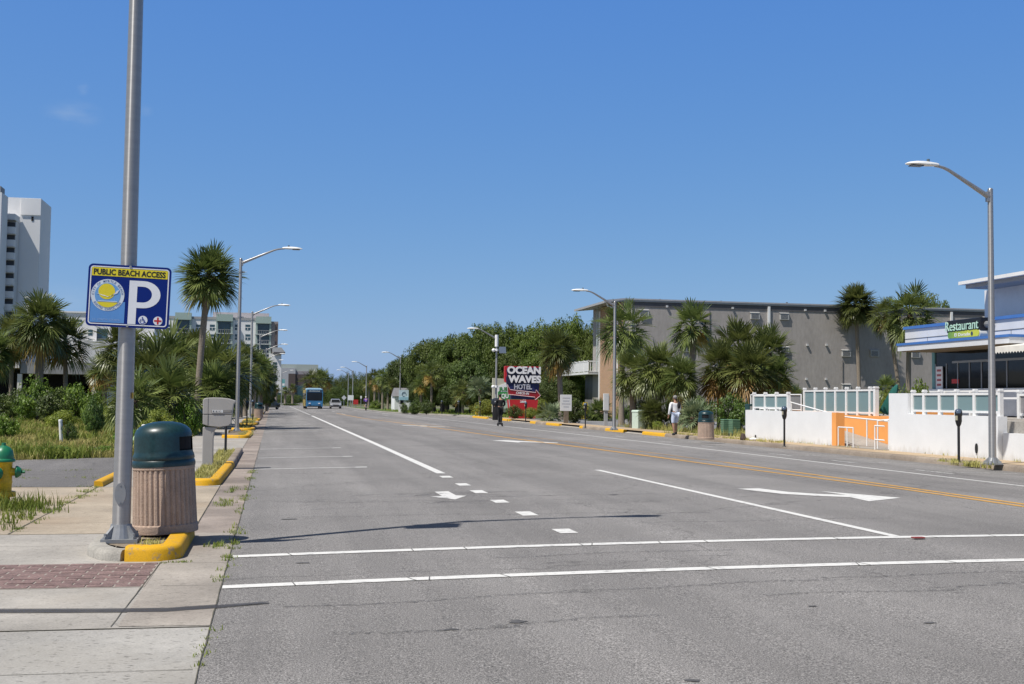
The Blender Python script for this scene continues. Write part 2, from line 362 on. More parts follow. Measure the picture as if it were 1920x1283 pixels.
def sheet(name, pts, z, m, kind='structure'):
    b = MB(); b.add([(x, y, z) for x, y in pts], [tuple(range(len(pts)))]); return struct(name, b, m)
def zr(x): return max(0, .11*(1-((x-8)/8.4)**2)) if -.4 <= x <= 16.4 else 0.0
sheet('ground', [(-2500, -60), (2500, -60), (2500, 4000), (-2500, 4000)], -.012, TURF)
# road: crowned, kerb to kerb, narrowing far off and meeting a cross street
b = MB(); RY = [-6, 20, 60, 100, 112, 118, 132, 150, 205]; RE = [16.82, 16.82, 16.82, 16.82, 15.95, 13.2, 11.8, 11.8, 11.8]
NX = 34; vs = []; fs = []
for y, xe in zip(RY, RE):
    for i in range(NX+1):
        x = -.37 + (xe+.37)*i/NX; vs.append((x, y, zr(x)))
for j in range(len(RY)-1):
    for i in range(NX): a = j*(NX+1)+i; fs.append((a, a+1, a+NX+2, a+NX+1))
b.add(vs, fs); struct('road', b, A_ROAD, smooth=True)
sheet('cross_street', [(-90, 205), (120, 205), (120, 226), (-90, 226)], .02, A_ROAD)
sheet('far_road', [(-.3, 226), (10.5, 226), (8, 420), (-2, 420)], .01, A_ROAD)
# paint on the road ---------------------------------------------------------
def strip(mb, x0, x1, y0, y1, x0b=None, x1b=None, dz=.005):
    """paint from (x0..x1, y0) to (x0b..x1b, y1), following the crown"""
    x0b = x0 if x0b is None else x0b; x1b = x1 if x1b is None else x1b
    nx = max(1, int(abs(x1-x0)/.35)+1); ny = max(1, int(abs(y1-y0)/6)+1); vs = []; fs = []
    for j in range(ny+1):
        t = j/ny; a = x0+(x0b-x0)*t; c = x1+(x1b-x1)*t; y = y0+(y1-y0)*t
        for i in range(nx+1): x = a+(c-a)*i/nx; vs.append((x, y, zr(x)+dz))
    for j in range(ny):
        for i in range(nx): k = j*(nx+1)+i; fs.append((k, k+1, k+nx+2, k+nx+1))
    mb.add(vs, fs)
def pline(mb, pts, wd, dz=.005):
    for (xa, ya), (xb, yb) in zip(pts, pts[1:]): strip(mb, xa-wd/2, xa+wd/2, ya, yb, xb-wd/2, xb+wd/2, dz)
def poly(mb, pts, dz=.005):
    bm = bmesh.new(); vsx = [bm.verts.new((x, y, 0)) for x, y in pts]; bm.faces.new(vsx); bmesh.ops.triangulate(bm, faces=bm.faces)
    bmesh.ops.subdivide_edges(bm, edges=bm.edges, cuts=2, use_grid_fill=True)
    bm.verts.index_update(); mb.add([(v.co.x, v.co.y, zr(v.co.x)+dz) for v in bm.verts], [[v.index for v in f.verts] for f in bm.faces]); bm.free()
def paint(name, fn, m):
    mb = MB(); fn(mb); return struct(name, mb, m)
paint('crosswalk_line', lambda q: strip(q, -.34, 16.5, 11.33, 11.49), P_WHITE)
paint('crosswalk_line', lambda q: strip(q, -.36, 16.5, 9.52, 9.68), P_WHITE)
paint('turn_lane_line', lambda q: strip(q, 6.45, 6.57, 11.5, 23.2), P_WHITE)
paint('lane_line', lambda q: pline(q, [(3.22, 22.6), (3.22, 38), (3.17, 62), (3.12, 97)], .17), P_WHITE)
paint('lane_line', lambda q: pline(q, [(3.12, 101), (2.95, 160), (2.82, 204)], .15), P_WORN)
paint('lane_dashes', lambda q: [strip(q, 3.07, 3.27, y, y2) for y, y2 in ((12.39, 12.8), (14.32, 14.84), (16.14, 16.6), (17.82, 18.38), (19.39, 19.91), (21.38, 21.85))], P_WHITE)
def stalls(q):
    for y in (25.1, 29.75, 34.87, 52.5, 59.5, 65.8, 73, 80, 95): strip(q, -.33, 1.98, y-.05, y+.05); strip(q, 1.74, 1.99, y-.11, y-.055); strip(q, 1.74, 1.99, y+.055, y+.11)
paint('parking_bay_lines', stalls, P_WHITE)
paint('right_lane_line', lambda q: pline(q, [(13.36, 12), (13.32, 19), (13.16, 41), (12.7, 57), (12.1, 80), (11.2, 112), (9.2, 140)], .12), P_WHITE)
def rstalls(q):
    for y in (23.45, 27.5, 31.4, 37.0, 41.4, 47.2, 53, 59): strip(q, 14.2, 16.35, y-.05, y+.05); strip(q, 14.16, 14.28, y-.75, y+.75)
paint('right_parking_bay_lines', rstalls, P_WORN)
paint('centre_line', lambda q: pline(q, [(10.33, 11.5), (10.33, 18), (9.85, 24), (9.3, 33), (8.8, 39.5), (7.8, 60.4), (6.3, 86), (5.9, 112)], .11), P_YEL)
paint('centre_line', lambda q: pline(q, [(10.6, 11.5), (10.6, 18.3), (10.5, 26.2)], .11), P_YEL)
paint('centre_line', lambda q: pline(q, [(10.5, 26.2), (10.2, 33), (9.98, 39.7), (9.55, 48.2), (8.68, 61), (7.4, 84)], .12), P_YOLD)
paint('old_centre_line', lambda q: pline(q, [(9.8, 27), (9.2, 36), (8.6, 44), (7.2, 72)], .16, .003), P_YOLD)
def arrow_l(q):        # curved turn arrow nearest the crosswalk
    poly(q, [(7.35, 18.15), (7.75, 18.2), (7.93, 17.55), (8.2, 17.1), (8.62, 16.62), (8.62, 16.32), (8.0, 16.72), (7.6, 17.25)])
    poly(q, [(8.55, 17.45), (8.72, 16.75), (9.3, 16.1), (8.5, 15.72), (8.52, 16.25), (8.1, 16.6)])
paint('turn_arrow', lambda q: poly(q, [(7.42, 18.05), (7.82, 18.1), (8.0, 17.35), (8.3, 16.95), (8.66, 16.74), (8.6, 17.5), (9.28, 16.2), (8.44, 15.62), (8.52, 16.33), (8.1, 16.6), (7.72, 17.0)]), P_WHITE)
paint('turn_arrow', lambda q: poly(q, [(7.45, 40.0), (8.0, 40.4), (8.35, 39.6), (9.4, 38.3), (9.25, 37.9), (8.2, 38.7), (8.0, 38.2)]), P_WHITE)
paint('turn_arrow', lambda q: (strip(q, 6.8, 8.1, 62.2, 62.9), strip(q, 7.4, 8.9, 59.6, 60.2)), P_WHITE)
paint('lane_arrow', lambda q: poly(q, [(2.5, 18.25), (2.72, 18.3), (2.72, 17.5), (2.86, 17.4), (2.6, 16.8), (2.32, 17.4), (2.5, 17.45)]), worn('scuffed_white_paint', (.62, .61, .59), .30, 7))
paint('far_lane_marks', lambda q: [strip(q, x, x+.14, y, y+6) for x, y in ((6.2, 104), (6.2, 122), (6.1, 142), (9.4, 98), (10.6, 90), (10.3, 108))], P_WORN)
# reddish marker at the end of the turn lane line
tag(MB().box((6.62, 11.22, .125), (.13, .07, .015)).build('road_marker', mat('red_marker', (.22, .04, .03), .5), bevel=.005), 'small red reflective marker on the road at the end of the turn lane line', 'road marker')
# tyre marks, tar and patches: thin ragged films lying on the ground
def film(name, c, lo=.5, hi=.66, sc=7, st=(.35, 2.2, 1)):
    m = bpy.data.materials.new(name); m.use_nodes = True; n, l = nodes_of(m); bb = n['Principled BSDF']; bb.inputs['Base Color'].default_value = (*c, 1); bb.inputs['Roughness'].default_value = .8
    g = n.new('ShaderNodeNewGeometry'); mp = n.new('ShaderNodeMapping'); mp.inputs['Scale'].default_value = st; l.new(g.outputs['Position'], mp.inputs[0])
    q = n.new('ShaderNodeTexNoise'); q.inputs['Scale'].default_value = sc; q.inputs['Detail'].default_value = 8; q.inputs['Roughness'].default_value = .75; l.new(mp.outputs[0], q.inputs['Vector'])
    r = n.new('ShaderNodeMapRange'); r.inputs[1].default_value = lo; r.inputs[2].default_value = hi; r.inputs[4].default_value = .85; l.new(q.outputs[0], r.inputs[0]); l.new(r.outputs[0], bb.inputs['Alpha']); return m
TAR = film('tar_film', (.055, .055, .06)); TYRE = film('tyre_rubber', (.045, .045, .05), .25, .52, 6, (.5, 14, 1))
b = MB()
for x0, x1, y, wd in ((1.2, 3.9, 18.0, .22), (1.7, 3.5, 17.45, .25), (2.1, 3.2, 17.75, .3), (3.0, 5.8, 17.2, .08), (.2, 1.2, 17.0, .08), (2.2, 4.6, 16.5, .10), (.5, 1.4, 15.9, .1)):
    strip(b, x0, x1, y-wd/2, y+wd/2, x0+.1, x1-.15, .0035)
struct('tar_streaks', b, TAR)
b = MB(); rg_ = random.Random(21)                            # hairline cracks through the crosswalk paint
for y0, y1 in ((11.32, 11.50), (9.51, 9.69)):
    x = .2
    while x < 16:
        k_ = rg_.uniform(-.06, .06); b.add([(x, y0, zr(x)+.0068), (x+.011, y0, zr(x)+.0068), (x+.011+k_, y1, zr(x)+.0068), (x+k_, y1, zr(x)+.0068)], [(0, 1, 2, 3)]); x += rg_.choice((.15, .4, .7, 1.1, 1.6))*rg_.uniform(.6, 1.3)
struct('paint_cracks', b, mat('crack_dark', (.12, .118, .115), .9, obj=False))
CRK = film('crack_tar', (.06, .06, .06), .50, .62, 13, (1.4, 5, 1)); b = MB()
for x0, x1, y, sl in ((.1, 2.4, 8.55, .05), (2.2, 4.6, 8.75, .03), (4.4, 7.6, 8.95, -.02), (1.4, 2.6, 7.55, .06), (.4, 1.6, 7.5, 0), (3.6, 5.2, 8.2, .02), (2.0, 4.4, 10.7, .03), (5, 8.6, 8.35, .04), (.2, 5.5, 14.9, -.12), (0.4, 2.5, 16.6, .1), (4.2, 7.5, 13.2, .05)):
    q0 = None
    for i in range(13):
        t_ = i/12; x = x0+(x1-x0)*t_; yy = y+sl*(x-x0)+.05*math.sin(x*3.1+y)
        if q0: strip(b, q0[0], x, q0[1]-.035, q0[1]+.035, q0[0], x, .0032)
        q0 = (x, yy)
struct('road_cracks', b, CRK)
b = MB()
for px, py, r in ((970, 1166, .045), (845, 1181, .035), (1525, 1137, .025), (1300, 1277, .03), (570, 1056, .045), (545, 974, .07), (1150, 928, .06), (1745, 1168, .03)):
    p_ = G(px, py, .04); z_ = zr(p_.x); p_ = G(px, py, z_); b.add([(p_.x+1.3*r*math.cos(a)*(1+.4*math.sin(3*a+px)), p_.y+r*math.sin(a)*(1+.45*math.cos(2*a+py)), zr(p_.x+r*math.cos(a))+.0042) for a in [2*PI*i/12 for i in range(12)]], [tuple(range(12))])
struct('road_spots', b, mat('tar_spot', (.085, .083, .082), .8, var=.4, vs=20, obj=False))
b = MB(); pts = [(-4, 8.75), (-2.2, 8.78), (-1.2, 8.66), (-.7, 8.62), (-.36, 8.72)]
for (xa, ya), (xb, yb) in zip(pts, pts[1:]): b.add([(xa, ya-.075, .008), (xb, yb-.075, .008), (xb, yb+.075, .008), (xa, ya+.075, .008)], [(0, 1, 2, 3)])
b.add([(-.36, 8.65, .006), (.0, 8.74, .022), (.0, 8.79, .022), (-.36, 8.78, .006)], [(0, 1, 2, 3)]); struct('tyre_mark', b, TYRE)
# long curved skid mark in the middle lane
b = MB(); pr = None
for i in range(25):
    t = i/24; x = 2.9+3.2*t; y = 17.1+.2*t+2.4*t**5
    if pr: strip(b, pr[0], x, pr[1]-.03, pr[1]+.05, pr[0], x, .004)
    pr = (x, y)
struct('skid_mark', b, TAR)
# covers
b = MB().lathe([(.0, zr(5)-.0), (.17, zr(5)+.004), (.17, zr(5)+.008), (0, zr(5)+.009)], 20, (5.0, 61, 0), caps=False)
tag(b.build('manhole_cover', mat('cast_iron', (.11, .10, .095), .7)), 'dark iron cover set in the road far down the middle lane', 'manhole cover')
# ------------------------------------------------------------------ left side
sheet('corner_pavement', [(-14, -3), (-.37, -3), (-.37, 7.98), (-14, 8.1)], .0, C_NEAR)
sheet('corner_pavement', [(-14, 8.12), (-.37, 8.0), (-.37, 13.45), (-14, 13.45)], .001, C_SIDE)
sheet('gutter', [(-.84, 13.46), (-.37, 13.46), (-.37, 206), (-.84, 206)], .0, C_GUT)
sheet('gutter', [(-.955, 8.06), (-.375, 8.02), (-.375, 13.44), (-.955, 13.44)], .0045, concrete('stained_gutter_concrete', (.315, .285, .25), .2, .22, (.22, .18, .15)))
sheet('driveway_apron', [(-12, 13.47), (-.85, 13.47), (-.85, 20.3), (-12, 20.3)], .002, C_BUFF)
sheet('left_pavement', [(-2.9, 20.32), (-.85, 20.32), (-.85, 206), (-2.9, 206)], .003, C_SIDE)
sheet('old_parking_lot', [(-13, 20.33), (-2.92, 20.33), (-2.92, 30.5), (-6, 28.6), (-13, 26.5)], .004, A_LOT)
BRICK = mat('brick_paver', (.185, .122, .112), .9, var=.45, vs=5, var2=.3, vs2=50, bump=.3, bs=40, obj=False)
b = MB(); rr = random.Random(3)
x = -9.0; row = 0
bm_rows = 12
for r in range(bm_rows):
    y0 = 9.72+r*.112; xx = -9.0 - (.11 if r % 2 else 0)
    while xx < -1.0:
        wx = .205; x1 = min(xx+wx, -.975)
        if x1-xx > .04: b.bx(xx+.006, x1-.006, y0+.006, y0+.106, -.03, .006+rr.uniform(-.002, .003))
        xx += wx+.006
struct('brick_paving', b, BRICK)
sheet('brick_bed', [(-9.1, 9.70), (-.96, 9.70), (-.96, 11.08), (-9.1, 11.08)], .0035, mat('mortar', (.30, .26, .23), .95, obj=False))
SEAM = mat('seam_dirt', (.085, .08, .06), .95, var=.4, obj=False)
b = MB()
def seam(xa, ya, xb, yb, wd=.012, z=.006, jit=.003):
    n = max(2, int(math.hypot(xb-xa, yb-ya)/.25)); d = Vector((xb-xa, yb-ya)).normalized(); nn = Vector((-d.y, d.x)); pr = None
    for i in range(n+1):
        t = i/n; p = Vector((xa+(xb-xa)*t, ya+(yb-ya)*t)) + nn*rr.uniform(-jit, jit); wv = wd*rr.uniform(.3, .8)
        cur = (p-nn*wv/2, p+nn*wv/2)
        if pr: b.add([(*pr[0], z), (*cur[0], z), (*cur[1], z), (*pr[1], z)], [(0, 1, 2, 3)])
        pr = cur
seam(-14, 8.1, -.37, 7.98, .02); seam(-.96, 11.1, -1.0, 8.05, .014); seam(-14, 6.93, -.4, 6.75, .014, .003); seam(-14, 13.46, -1.75, 13.46, .015)
seam(-2.75, 13.5, -2.78, 20.3, .03); seam(-12, 16.9, -2.75, 16.9, .02); seam(-2.75, 14.6, -.84, 14.6); seam(-.96, 11.05, -.37, 11.0, .012); seam(-.84, 9.72, -.37, 9.7); seam(-14, 12.4, -1.8, 12.4, .012)
seam(-2.75, 17.2, -.4, 17.2, .015); seam(-.4, 20.3, -12, 20.31, .03); seam(-.37, 6.2, -.37, 13.5, .014, .007, .006); seam(-.37, 13.5, -.37, 40, .02, .006, .006)
for y in range(22, 60, 2): seam(-2.9, y, -1.26, y, .012)
for y in range(15, 45, 2): seam(-.84, y+.3, -.37, y+.3, .012)
seam(-.84, 13.46, -.84, 20.3, .012)
struct('pavement_seams', b, SEAM)
# kerbs
def sweep(mb, path, prof):
    """closed profile (offset to the right of travel, z) swept along a plan path"""
    P2 = [Vector(p) for p in path]; rings = []
    for i, p in enumerate(P2):
        d1 = (P2[i]-P2[i-1]).normalized() if i else (P2[1]-P2[0]).normalized(); d2 = (P2[i+1]-P2[i]).normalized() if i < len(P2)-1 else d1
        n1 = Vector((d1.y, -d1.x)); n2 = Vector((d2.y, -d2.x)); nn = n1+n2
        nn = nn.normalized()/max(.5, math.sqrt((1+n1.dot(n2))/2))
        rings.append([(p.x+nn.x*o, p.y+nn.y*o, z) for o, z in prof])
    k = len(prof); vs = [q for r in rings for q in r]; fs = []
    for i in range(len(rings)-1):
        for j in range(k): fs.append((i*k+j, i*k+(j+1) % k, (i+1)*k+(j+1) % k, (i+1)*k+j))
    fs.append(tuple(range(k-1, -1, -1))); fs.append(tuple((len(rings)-1)*k+j for j in range(k)))
    mb.add(vs, fs)
def kprof(wd, h, lo=-.03): return [(0, lo), (wd, lo), (wd-.01, h-.04), (wd-.025, h-.014), (wd-.05, h), (0, h)]
def kerb(name, path, m, wd=.17, h=.12):
    q = MB(); sweep(q, path, kprof(wd, h)); return struct(name, q, m, smooth=50)
def rnd(pts, r, n=5):
    """round the inner corners of a plan path"""
    P2 = [Vector(p) for p in pts]; out = [P2[0]]
    for a, p, c in zip(P2, P2[1:], P2[2:]):
        u = (a-p).normalized(); v = (c-p).normalized(); k = min(r, (a-p).length*.45, (c-p).length*.45)
        for i in range(n+1):
            t = i/n; out.append((p+u*k)*(1-t)**2 + p*2*t*(1-t) + (p+v*k)*t*t)
    out.append(P2[-1]); return [tuple(p) for p in out]
# island with the near lamp and bin (kerb faces outward: travel anticlockwise, offset to the right)
kerb('kerb', rnd([(-1.56, 12.45), (-1.54, 11.75), (-1.38, 11.40), (-1.27, 11.36)], .3), mat('grey_kerb_concrete', (.30, .285, .255), .9, var=.25, vs=6, var2=.15, vs2=60, bump=.4, obj=False), .17, .10)
kerb('yellow_kerb', rnd([(-1.27, 11.36), (-.97, 11.33), (-.97, 13.15)], .2, 7), YEL, .18, .135)
sheet('island_soil', [(-1.55, 12.4), (-1.5, 11.8), (-1.2, 11.37), (-.98, 11.37), (-.98, 13.15), (-1.5, 13.15)], .085, SOIL)
# island with the mailbox
kerb('yellow_kerb', rnd([(-1.42, 20.75), (-1.02, 20.62), (-.95, 26.2)], .5, 7), YEL, .17, .12)
kerb('kerb', [(-.95, 26.2), (-.95, 33.2)], C_KERB, .17, .12)
sheet('island_soil', [(-1.4, 20.85), (-1.0, 20.7), (-.96, 33), (-1.4, 33)], .075, mat('island_turf', (.17, .155, .06), .95, var=.4, vs=2, obj=False, var2=.3, vs2=40, bump=.5))
q = MB(); q.bx(-1.42, -1.4, 20.9, 33, -.02, .08); struct('island_edge', q, C_SIDE)
kerb('yellow_kerb', [(-2.86, 20.4), (-2.86, 23.6)], YEL, .15, .09)
def isl(y0, y1, yel0, yel1):
    kerb('yellow_kerb', rnd([(-1.75, y0+.35), (-1.0, y0), (-.95, yel0)], .4), YEL, .17, .12)
    if yel1 > yel0: kerb('kerb', [(-.95, yel0), (-.95, yel1)], C_KERB, .17, .12)
    kerb('yellow_kerb', rnd([(-.95, yel1), (-1.0, y1), (-1.75, y1-.3)], .4), YEL, .17, .12)
    sheet('island_soil', [(-1.7, y0+.4), (-1.0, y0+.1), (-.96, y1-.1), (-1.7, y1-.4)], .08, SOIL if y0 < 50 else TURF)
isl(44.2, 50.9, 48, 48.2); isl(54.5, 60.8, 56.0, 58.6); isl(65, 73.5, 67.5, 71); isl(77, 101, 80, 98); isl(108, 200, 111, 198)
# ------------------------------------------------------------------ right side
sheet('right_ground', [(17.9, -20), (120, -20), (120, 204), (11.9, 204), (11.9, 132), (13.3, 118), (16.0, 112), (17.9, 100)], .125, TURF)
sheet('right_pavement', [(16.95, -6), (18.35, -6), (18.35, 100), (16.95, 100)], .15, C_RIGHT)
def rk(y0, y1, m=C_KERB, n='kerb', x=16.98):
    q = MB(); sweep(q, [(x, y0), (x, y1)], [(0, -.03), (-.2, -.03), (-.19, .1), (-.165, .135), (-.13, .15), (0, .15)]); return struct(n, q, m, smooth=50)
for y0, y1, m in ((-6, 49.0, C_KERB), (49.0, 52.2, YEL), (55.2, 58.4, YEL), (58.4, 62.9, C_KERB), (62.9, 63.6, YEL), (68.4, 71.8, YEL), (71.8, 74.8, C_KERB), (74.8, 76.5, YEL), (83.5, 87.5, YEL), (92.6, 99.5, YEL)):
    rk(y0, y1, m, 'yellow_kerb' if m is YEL else 'kerb')
q = MB(); sweep(q, [(16.98, 99.6), (16.1, 112), (13.35, 118.2), (11.95, 132), (11.95, 204)], [(0, -.03), (-.18, -.03), (-.16, .12), (-.12, .14), (0, .14)]); struct('kerb', q, C_SIDE, smooth=50)
for y0, y1 in ((52.2, 55.2), (63.6, 68.4), (76.5, 83.5), (87.5, 92.6)):       # driveway ramps down to the road
    q = MB(); q.add([(16.78, y0, .006), (16.78, y1, .006), (17.5, y1, .153), (17.5, y0, .153)], [(0, 3, 2, 1)]); struct('driveway_ramp', q, C_SIDE)
sheet('motel_driveway', [(18.36, 56.5), (34, 63), (30, 92), (18.36, 88)], .146, asphalt('driveway_asphalt', (.20, .20, .205), .25, .5))
sheet('lawn', [(18.36, 90), (40, 92), (40, 150), (13.5, 200), (12.2, 200), (12.2, 133), (13.7, 119), (16.4, 113), (17.1, 100), (18.36, 100)], .14, LAWN)
sheet('lawn_path', [(16.97, 100.5), (20.5, 100.5), (20.5, 107), (16.2, 107)], .144, C_SIDE)
sheet('lawn_path', [(14.5, 120), (19, 120), (19, 123), (14.5, 123)], .144, C_SIDE)
# ------------------------------------------------------------------ street furniture
GALV = mat('brushed_aluminium', (.37, .365, .36), .38, .62, var=.12, vs=2.5, var2=.06, vs2=120, stretch=(.3, .3, 6))
n, l = nodes_of(GALV); tg = n.new('ShaderNodeTangent'); tg.direction_type = 'RADIAL'; tg.axis = 'Z'; bg_ = n['Principled BSDF']; bg_.inputs['Anisotropic'].default_value = .85; bg_.inputs['Anisotropic Rotation'].default_value = .25; l.new(tg.outputs[0], bg_.inputs['Tangent'])
GALV2 = mat('grey_cast_metal', (.30, .31, .32), .55, .6, var=.15, vs=8)
LAMPW = mat('white_lamp_housing', (.72, .73, .72), .4, var=.06)
DARKL = mat('dark_lens', (.06, .06, .06), .2)
BLACK = mat('black_painted_metal', (.012, .012, .013), .45, var=.2)
WHITE = mat('white_paint', (.80, .80, .79), .5, var=.05, vs=1.2)
def lamp(loc, side, h=6.5, label='', brackets=True, group='street lamps along the road', al=0.0):
    """side +1: arm towards +X"""
    t = thing('street_lamp', label, 'street lamp', loc, 0, group)
    m = MB(); m.tube([(0, 0, .13), (0, 0, .5), (0, 0, h)], [.087, .086, .062], 20); m.tube([(0, 0, h-.005), (0, 0, h+.03)], [.068, .05], 16)
    m.build('pole', GALV, t, smooth=50)
    m = MB(); m.box((0, 0, .0), (.34, .34, .035)); m.lathe([(.135, .01), (.13, .03), (.105, .12), (.098, .15), (.088, .15)], 20, caps=False)
    for a in range(4):
        c, s_ = math.cos(PI/4+a*PI/2), math.sin(PI/4+a*PI/2)
        m.prism([(c*.09-s_*.015, s_*.09+c*.015, .015), (c*.20-s_*.015, s_*.20+c*.015, .015), (c*.20-s_*.015, s_*.20+c*.015, .04), (c*.10-s_*.015, s_*.10+c*.015, .14)], (s_*.03, -c*.03, 0))
        m.cyl((c*.185, s_*.185, .015), (c*.185, s_*.185, .07), .014, 6)
    m.build('base_plate', GALV2, t)
    X = side; z0 = h-.17
    pts = [(X*.05, 0, z0)]
    for i in range(1, 13):
        u = i/12; pts.append((X*(.05+(1.40+al)*u), 0, z0+.74*(u*1.06 if u < .7 else .742+.258*(1-((1-u)/.3)**2)*.62+0)))
    zt = pts[-1][2]
    m = MB(); m.tube(pts, [.062-.032*i/12 for i in range(13)], 10); m.box((X*.07, 0, z0), (.06, .1, .24)); m.build('arm', GALV, t, smooth=50)
    m = MB()
    prof = [(1.36, .05, .045), (1.42, .065, .06), (1.56, .075, .075), (1.75, .12, .085), (1.95, .15, .075), (2.10, .12, .05), (2.19, .05, .02)]
    n = 12; vs = []; fs = []
    for (x, wy, hz) in prof:
        for k in range(n):
            a = 2*PI*k/n; vs.append((X*(x+al), wy*math.cos(a), zt+.015+(hz if math.sin(a) > 0 else hz*.45)*math.sin(a)))
    for i in range(len(prof)-1):
        for k in range(n): fs.append((i*n+k, i*n+(k+1) % n, (i+1)*n+(k+1) % n, (i+1)*n+k))
    fs += [tuple(range(n)), tuple((len(prof)-1)*n+k for k in range(n))]
    m.add(vs, fs)
    hd = m.build('lamp_head', LAMPW, t, smooth=50)
    m = MB(); m.box((X*(1.93+al), 0, zt-.026), (.3, .19, .016)); m.build('lens', DARKL, hd)
    m = MB(); m.cyl((X*(1.62+al), 0, zt+.08), (X*(1.62+al), 0, zt+.15), .036, 10); m.build('photocell', mat('photocell', (.10, .13, .15), .4), hd)
    if brackets:
        for z in (h-.55, h-2.45):
            m = MB(); m.tube([(0, 0, z-.03), (0, 0, z+.03)], [.084, .084], 14); m.box((X*.12, 0, z), (.1, .05, .05)); m.cyl((X*.17, 0, z), (X*.26, 0, z+.01), .012, 6); m.build('banner_bracket', GALV2, t)
    return t
def handhole(t):
    m = MB(); vs = []; n = 20
    for j, dy in ((0, 0), (1, -.014)):
        for k in range(n):
            a = 2*PI*k/n; vs.append((.056*math.cos(a)*(1-.06*j)-.008, -.078+dy-(.0 if j else -.02)-.0*abs(math.cos(a)), .45+.108*math.sin(a)*(1-.03*j)))
    m.add(vs, [tuple(range(n, 2*n))]+[(k, (k+1) % n, n+(k+1) % n, n+k) for k in range(n)])
    m.cyl((-.008, -.09, .53), (-.008, -.097, .53), .008, 8); m.cyl((-.008, -.09, .37), (-.008, -.097, .37), .008, 8)
    m.build('access_cover', GALV2, t)
near = lamp((-1.42, 12.02, .105), 1, 7.0, 'near tall aluminium street lamp carrying the blue parking sign, beside the fluted bin', False)
handhole(near)
# solar panel and box high on the near pole (out of frame, they throw the broken shadow on the road)
m = MB(); m.box((.0, -.2, 6.15), (.55, .42, .03), M=Matrix.Rotation(.5, 3, 'X')); m.box((.05, -.16, 5.75), (.24, .2, .36)); m.cyl((0, 0, 6.1), (0, -.2, 6.12), .025, 8); m.build('equipment_box', GALV2, near)
m = MB(); m.add([(.072, -.06, 1.37), (.083, -.03, 1.37), (.083, -.03, 1.43), (.072, -.06, 1.43)], [(0, 1, 2, 3)]); m.build('sticker', mat('yellow_sticker', (.55, .36, .03), .6), near)
base = lamp((-1.45, 50.3, .10), 1, 7.2, 'aluminium street lamp on the yellow kerbed island just behind the grey mailbox', al=.34)
LL = [(-1.5, 81.3, 'second smaller aluminium street lamp beyond the mailbox, in front of the far dark bin'), (-1.3, 111.5, 'third aluminium street lamp beyond the mailbox, rising beside the pale grey sign board'),
      (-.9, 141, 'far left street lamp overlapping the white hotel wing, higher of the small arms there'), (-.9, 171, 'far left street lamp overlapping the white hotel wing, second of the small arms there'),
      (-.9, 200, 'far left street lamp overlapping the white hotel wing, lowest of the small arms there')]
for x, y, lb in LL: dup(base, (x, y, .1), 0, lb)
rbase = lamp((16.62, 24.9, .15), -1, 6.5, 'large aluminium street lamp in front of the white restaurant wall', False)
r2 = lamp((16.2, 54.8, .15), -1, 6.2, 'aluminium street lamp on the kerb in front of the brick end of the motel', False)
r3 = lamp((15.55+.25, 83.5, .15), -1, 6.0, 'street lamp with a white cylinder and small cameras behind the black clad rider', False)
m = MB(); m.cyl((0, 0, 5.25), (0, 0, 6.1), .13, 14); m.build('antenna', WHITE, r3, smooth=50)
for z in (5.0, 2.35):
    m = MB(); m.cyl((0, 0, z-.08), (0, 0, z+.08), .14, 12); m.ball((-.24, -.1, z-.02), .13, 12, 8); m.box((-.12, -.05, z+.03), (.2, .06, .05)); m.build('camera', WHITE, r3, smooth=40)
m = MB(); m.box((.42, -.1, 5.0), (.5, .04, .5), M=Matrix.Rotation(-.35, 3, 'X')); m.cyl((0, 0, 5.0), (.4, -.05, 5.0), .03, 8); m.build('solar_panel', mat('solar_panel', (.12, .15, .2), .25), r3)
for x, y, lb, k in ((14.2, 134, 'far right street lamp in front of the row of far palm trunks', 1), (13.2, 171, 'far right street lamp just right of the cyclist in purple', 1), (13.3, 202, 'taller of two overlapping far street lamps behind the grey car', 1), (12.9, 208, 'shorter of two overlapping far street lamps behind the grey car', .95)):
    o = dup(r2, (x, y, .12), 0, lb); o.scale = (k, k, k)
fl = dup(base, (1.6, 236, .02), 0, 'far street lamp with a teal banner left of the bus'); fl.scale = (.9, .9, .9)
m = MB(); m.box((.38, 0, 4.9), (.62, .03, 1.7)); m.build('banner', mat('teal_banner', (.15, .38, .38), .7), fl)
m = MB(); m.box((.38, -.02, 4.55), (.5, .01, .5)); m.build('banner_print', WHITE, fl)
# ---- parking sign
BLUE = mat('sign_blue', (.002, .018, .17), .45, var=.04, spec=.2); SKYB = mat('sign_light_blue', (.10, .27, .60), .4, var=.08); YELS = mat('sign_yellow', (.72, .60, .02), .4, var=.05)
REFW = mat('sign_white', (.74, .75, .78), .35, var=.05); BLK = mat('sign_black', (.01, .01, .012), .4); REDC = mat('sign_red', (.45, .01, .012), .4)
SW, SH = .775, .605
ps = thing('parking_sign', 'blue and yellow public beach access parking sign on the near lamp pole', 'sign', (-1.405, 11.905, 2.165), 0, tilt=(0, math.radians(1.6), 0))
def rrect(w_, h_, r, cx_=0, cz_=0, n=6):
    out = []
    for ax_, az_, a0 in ((w_/2-r, h_/2-r, 0), (-w_/2+r, h_/2-r, PI/2), (-w_/2+r, -h_/2+r, PI), (w_/2-r, -h_/2+r, 1.5*PI)):
        for i in range(n+1): a = a0+PI/2*i/n; out.append((cx_+ax_+r*math.cos(a), cz_+az_+r*math.sin(a)))
    return out
def plate(mb, pts, y, d=.003): mb.prism([(x, y, z) for x, z in pts], (0, -d, 0))
def ring(mb, outer, inner, y, d=.003):
    n = len(outer); vs = [(x, y-d, z) for x, z in outer]+[(x, y-d, z) for x, z in inner]; mb.add(vs, [(i, (i+1) % n, n+(i+1) % n, n+i) for i in range(n)])
CZ = SH/2
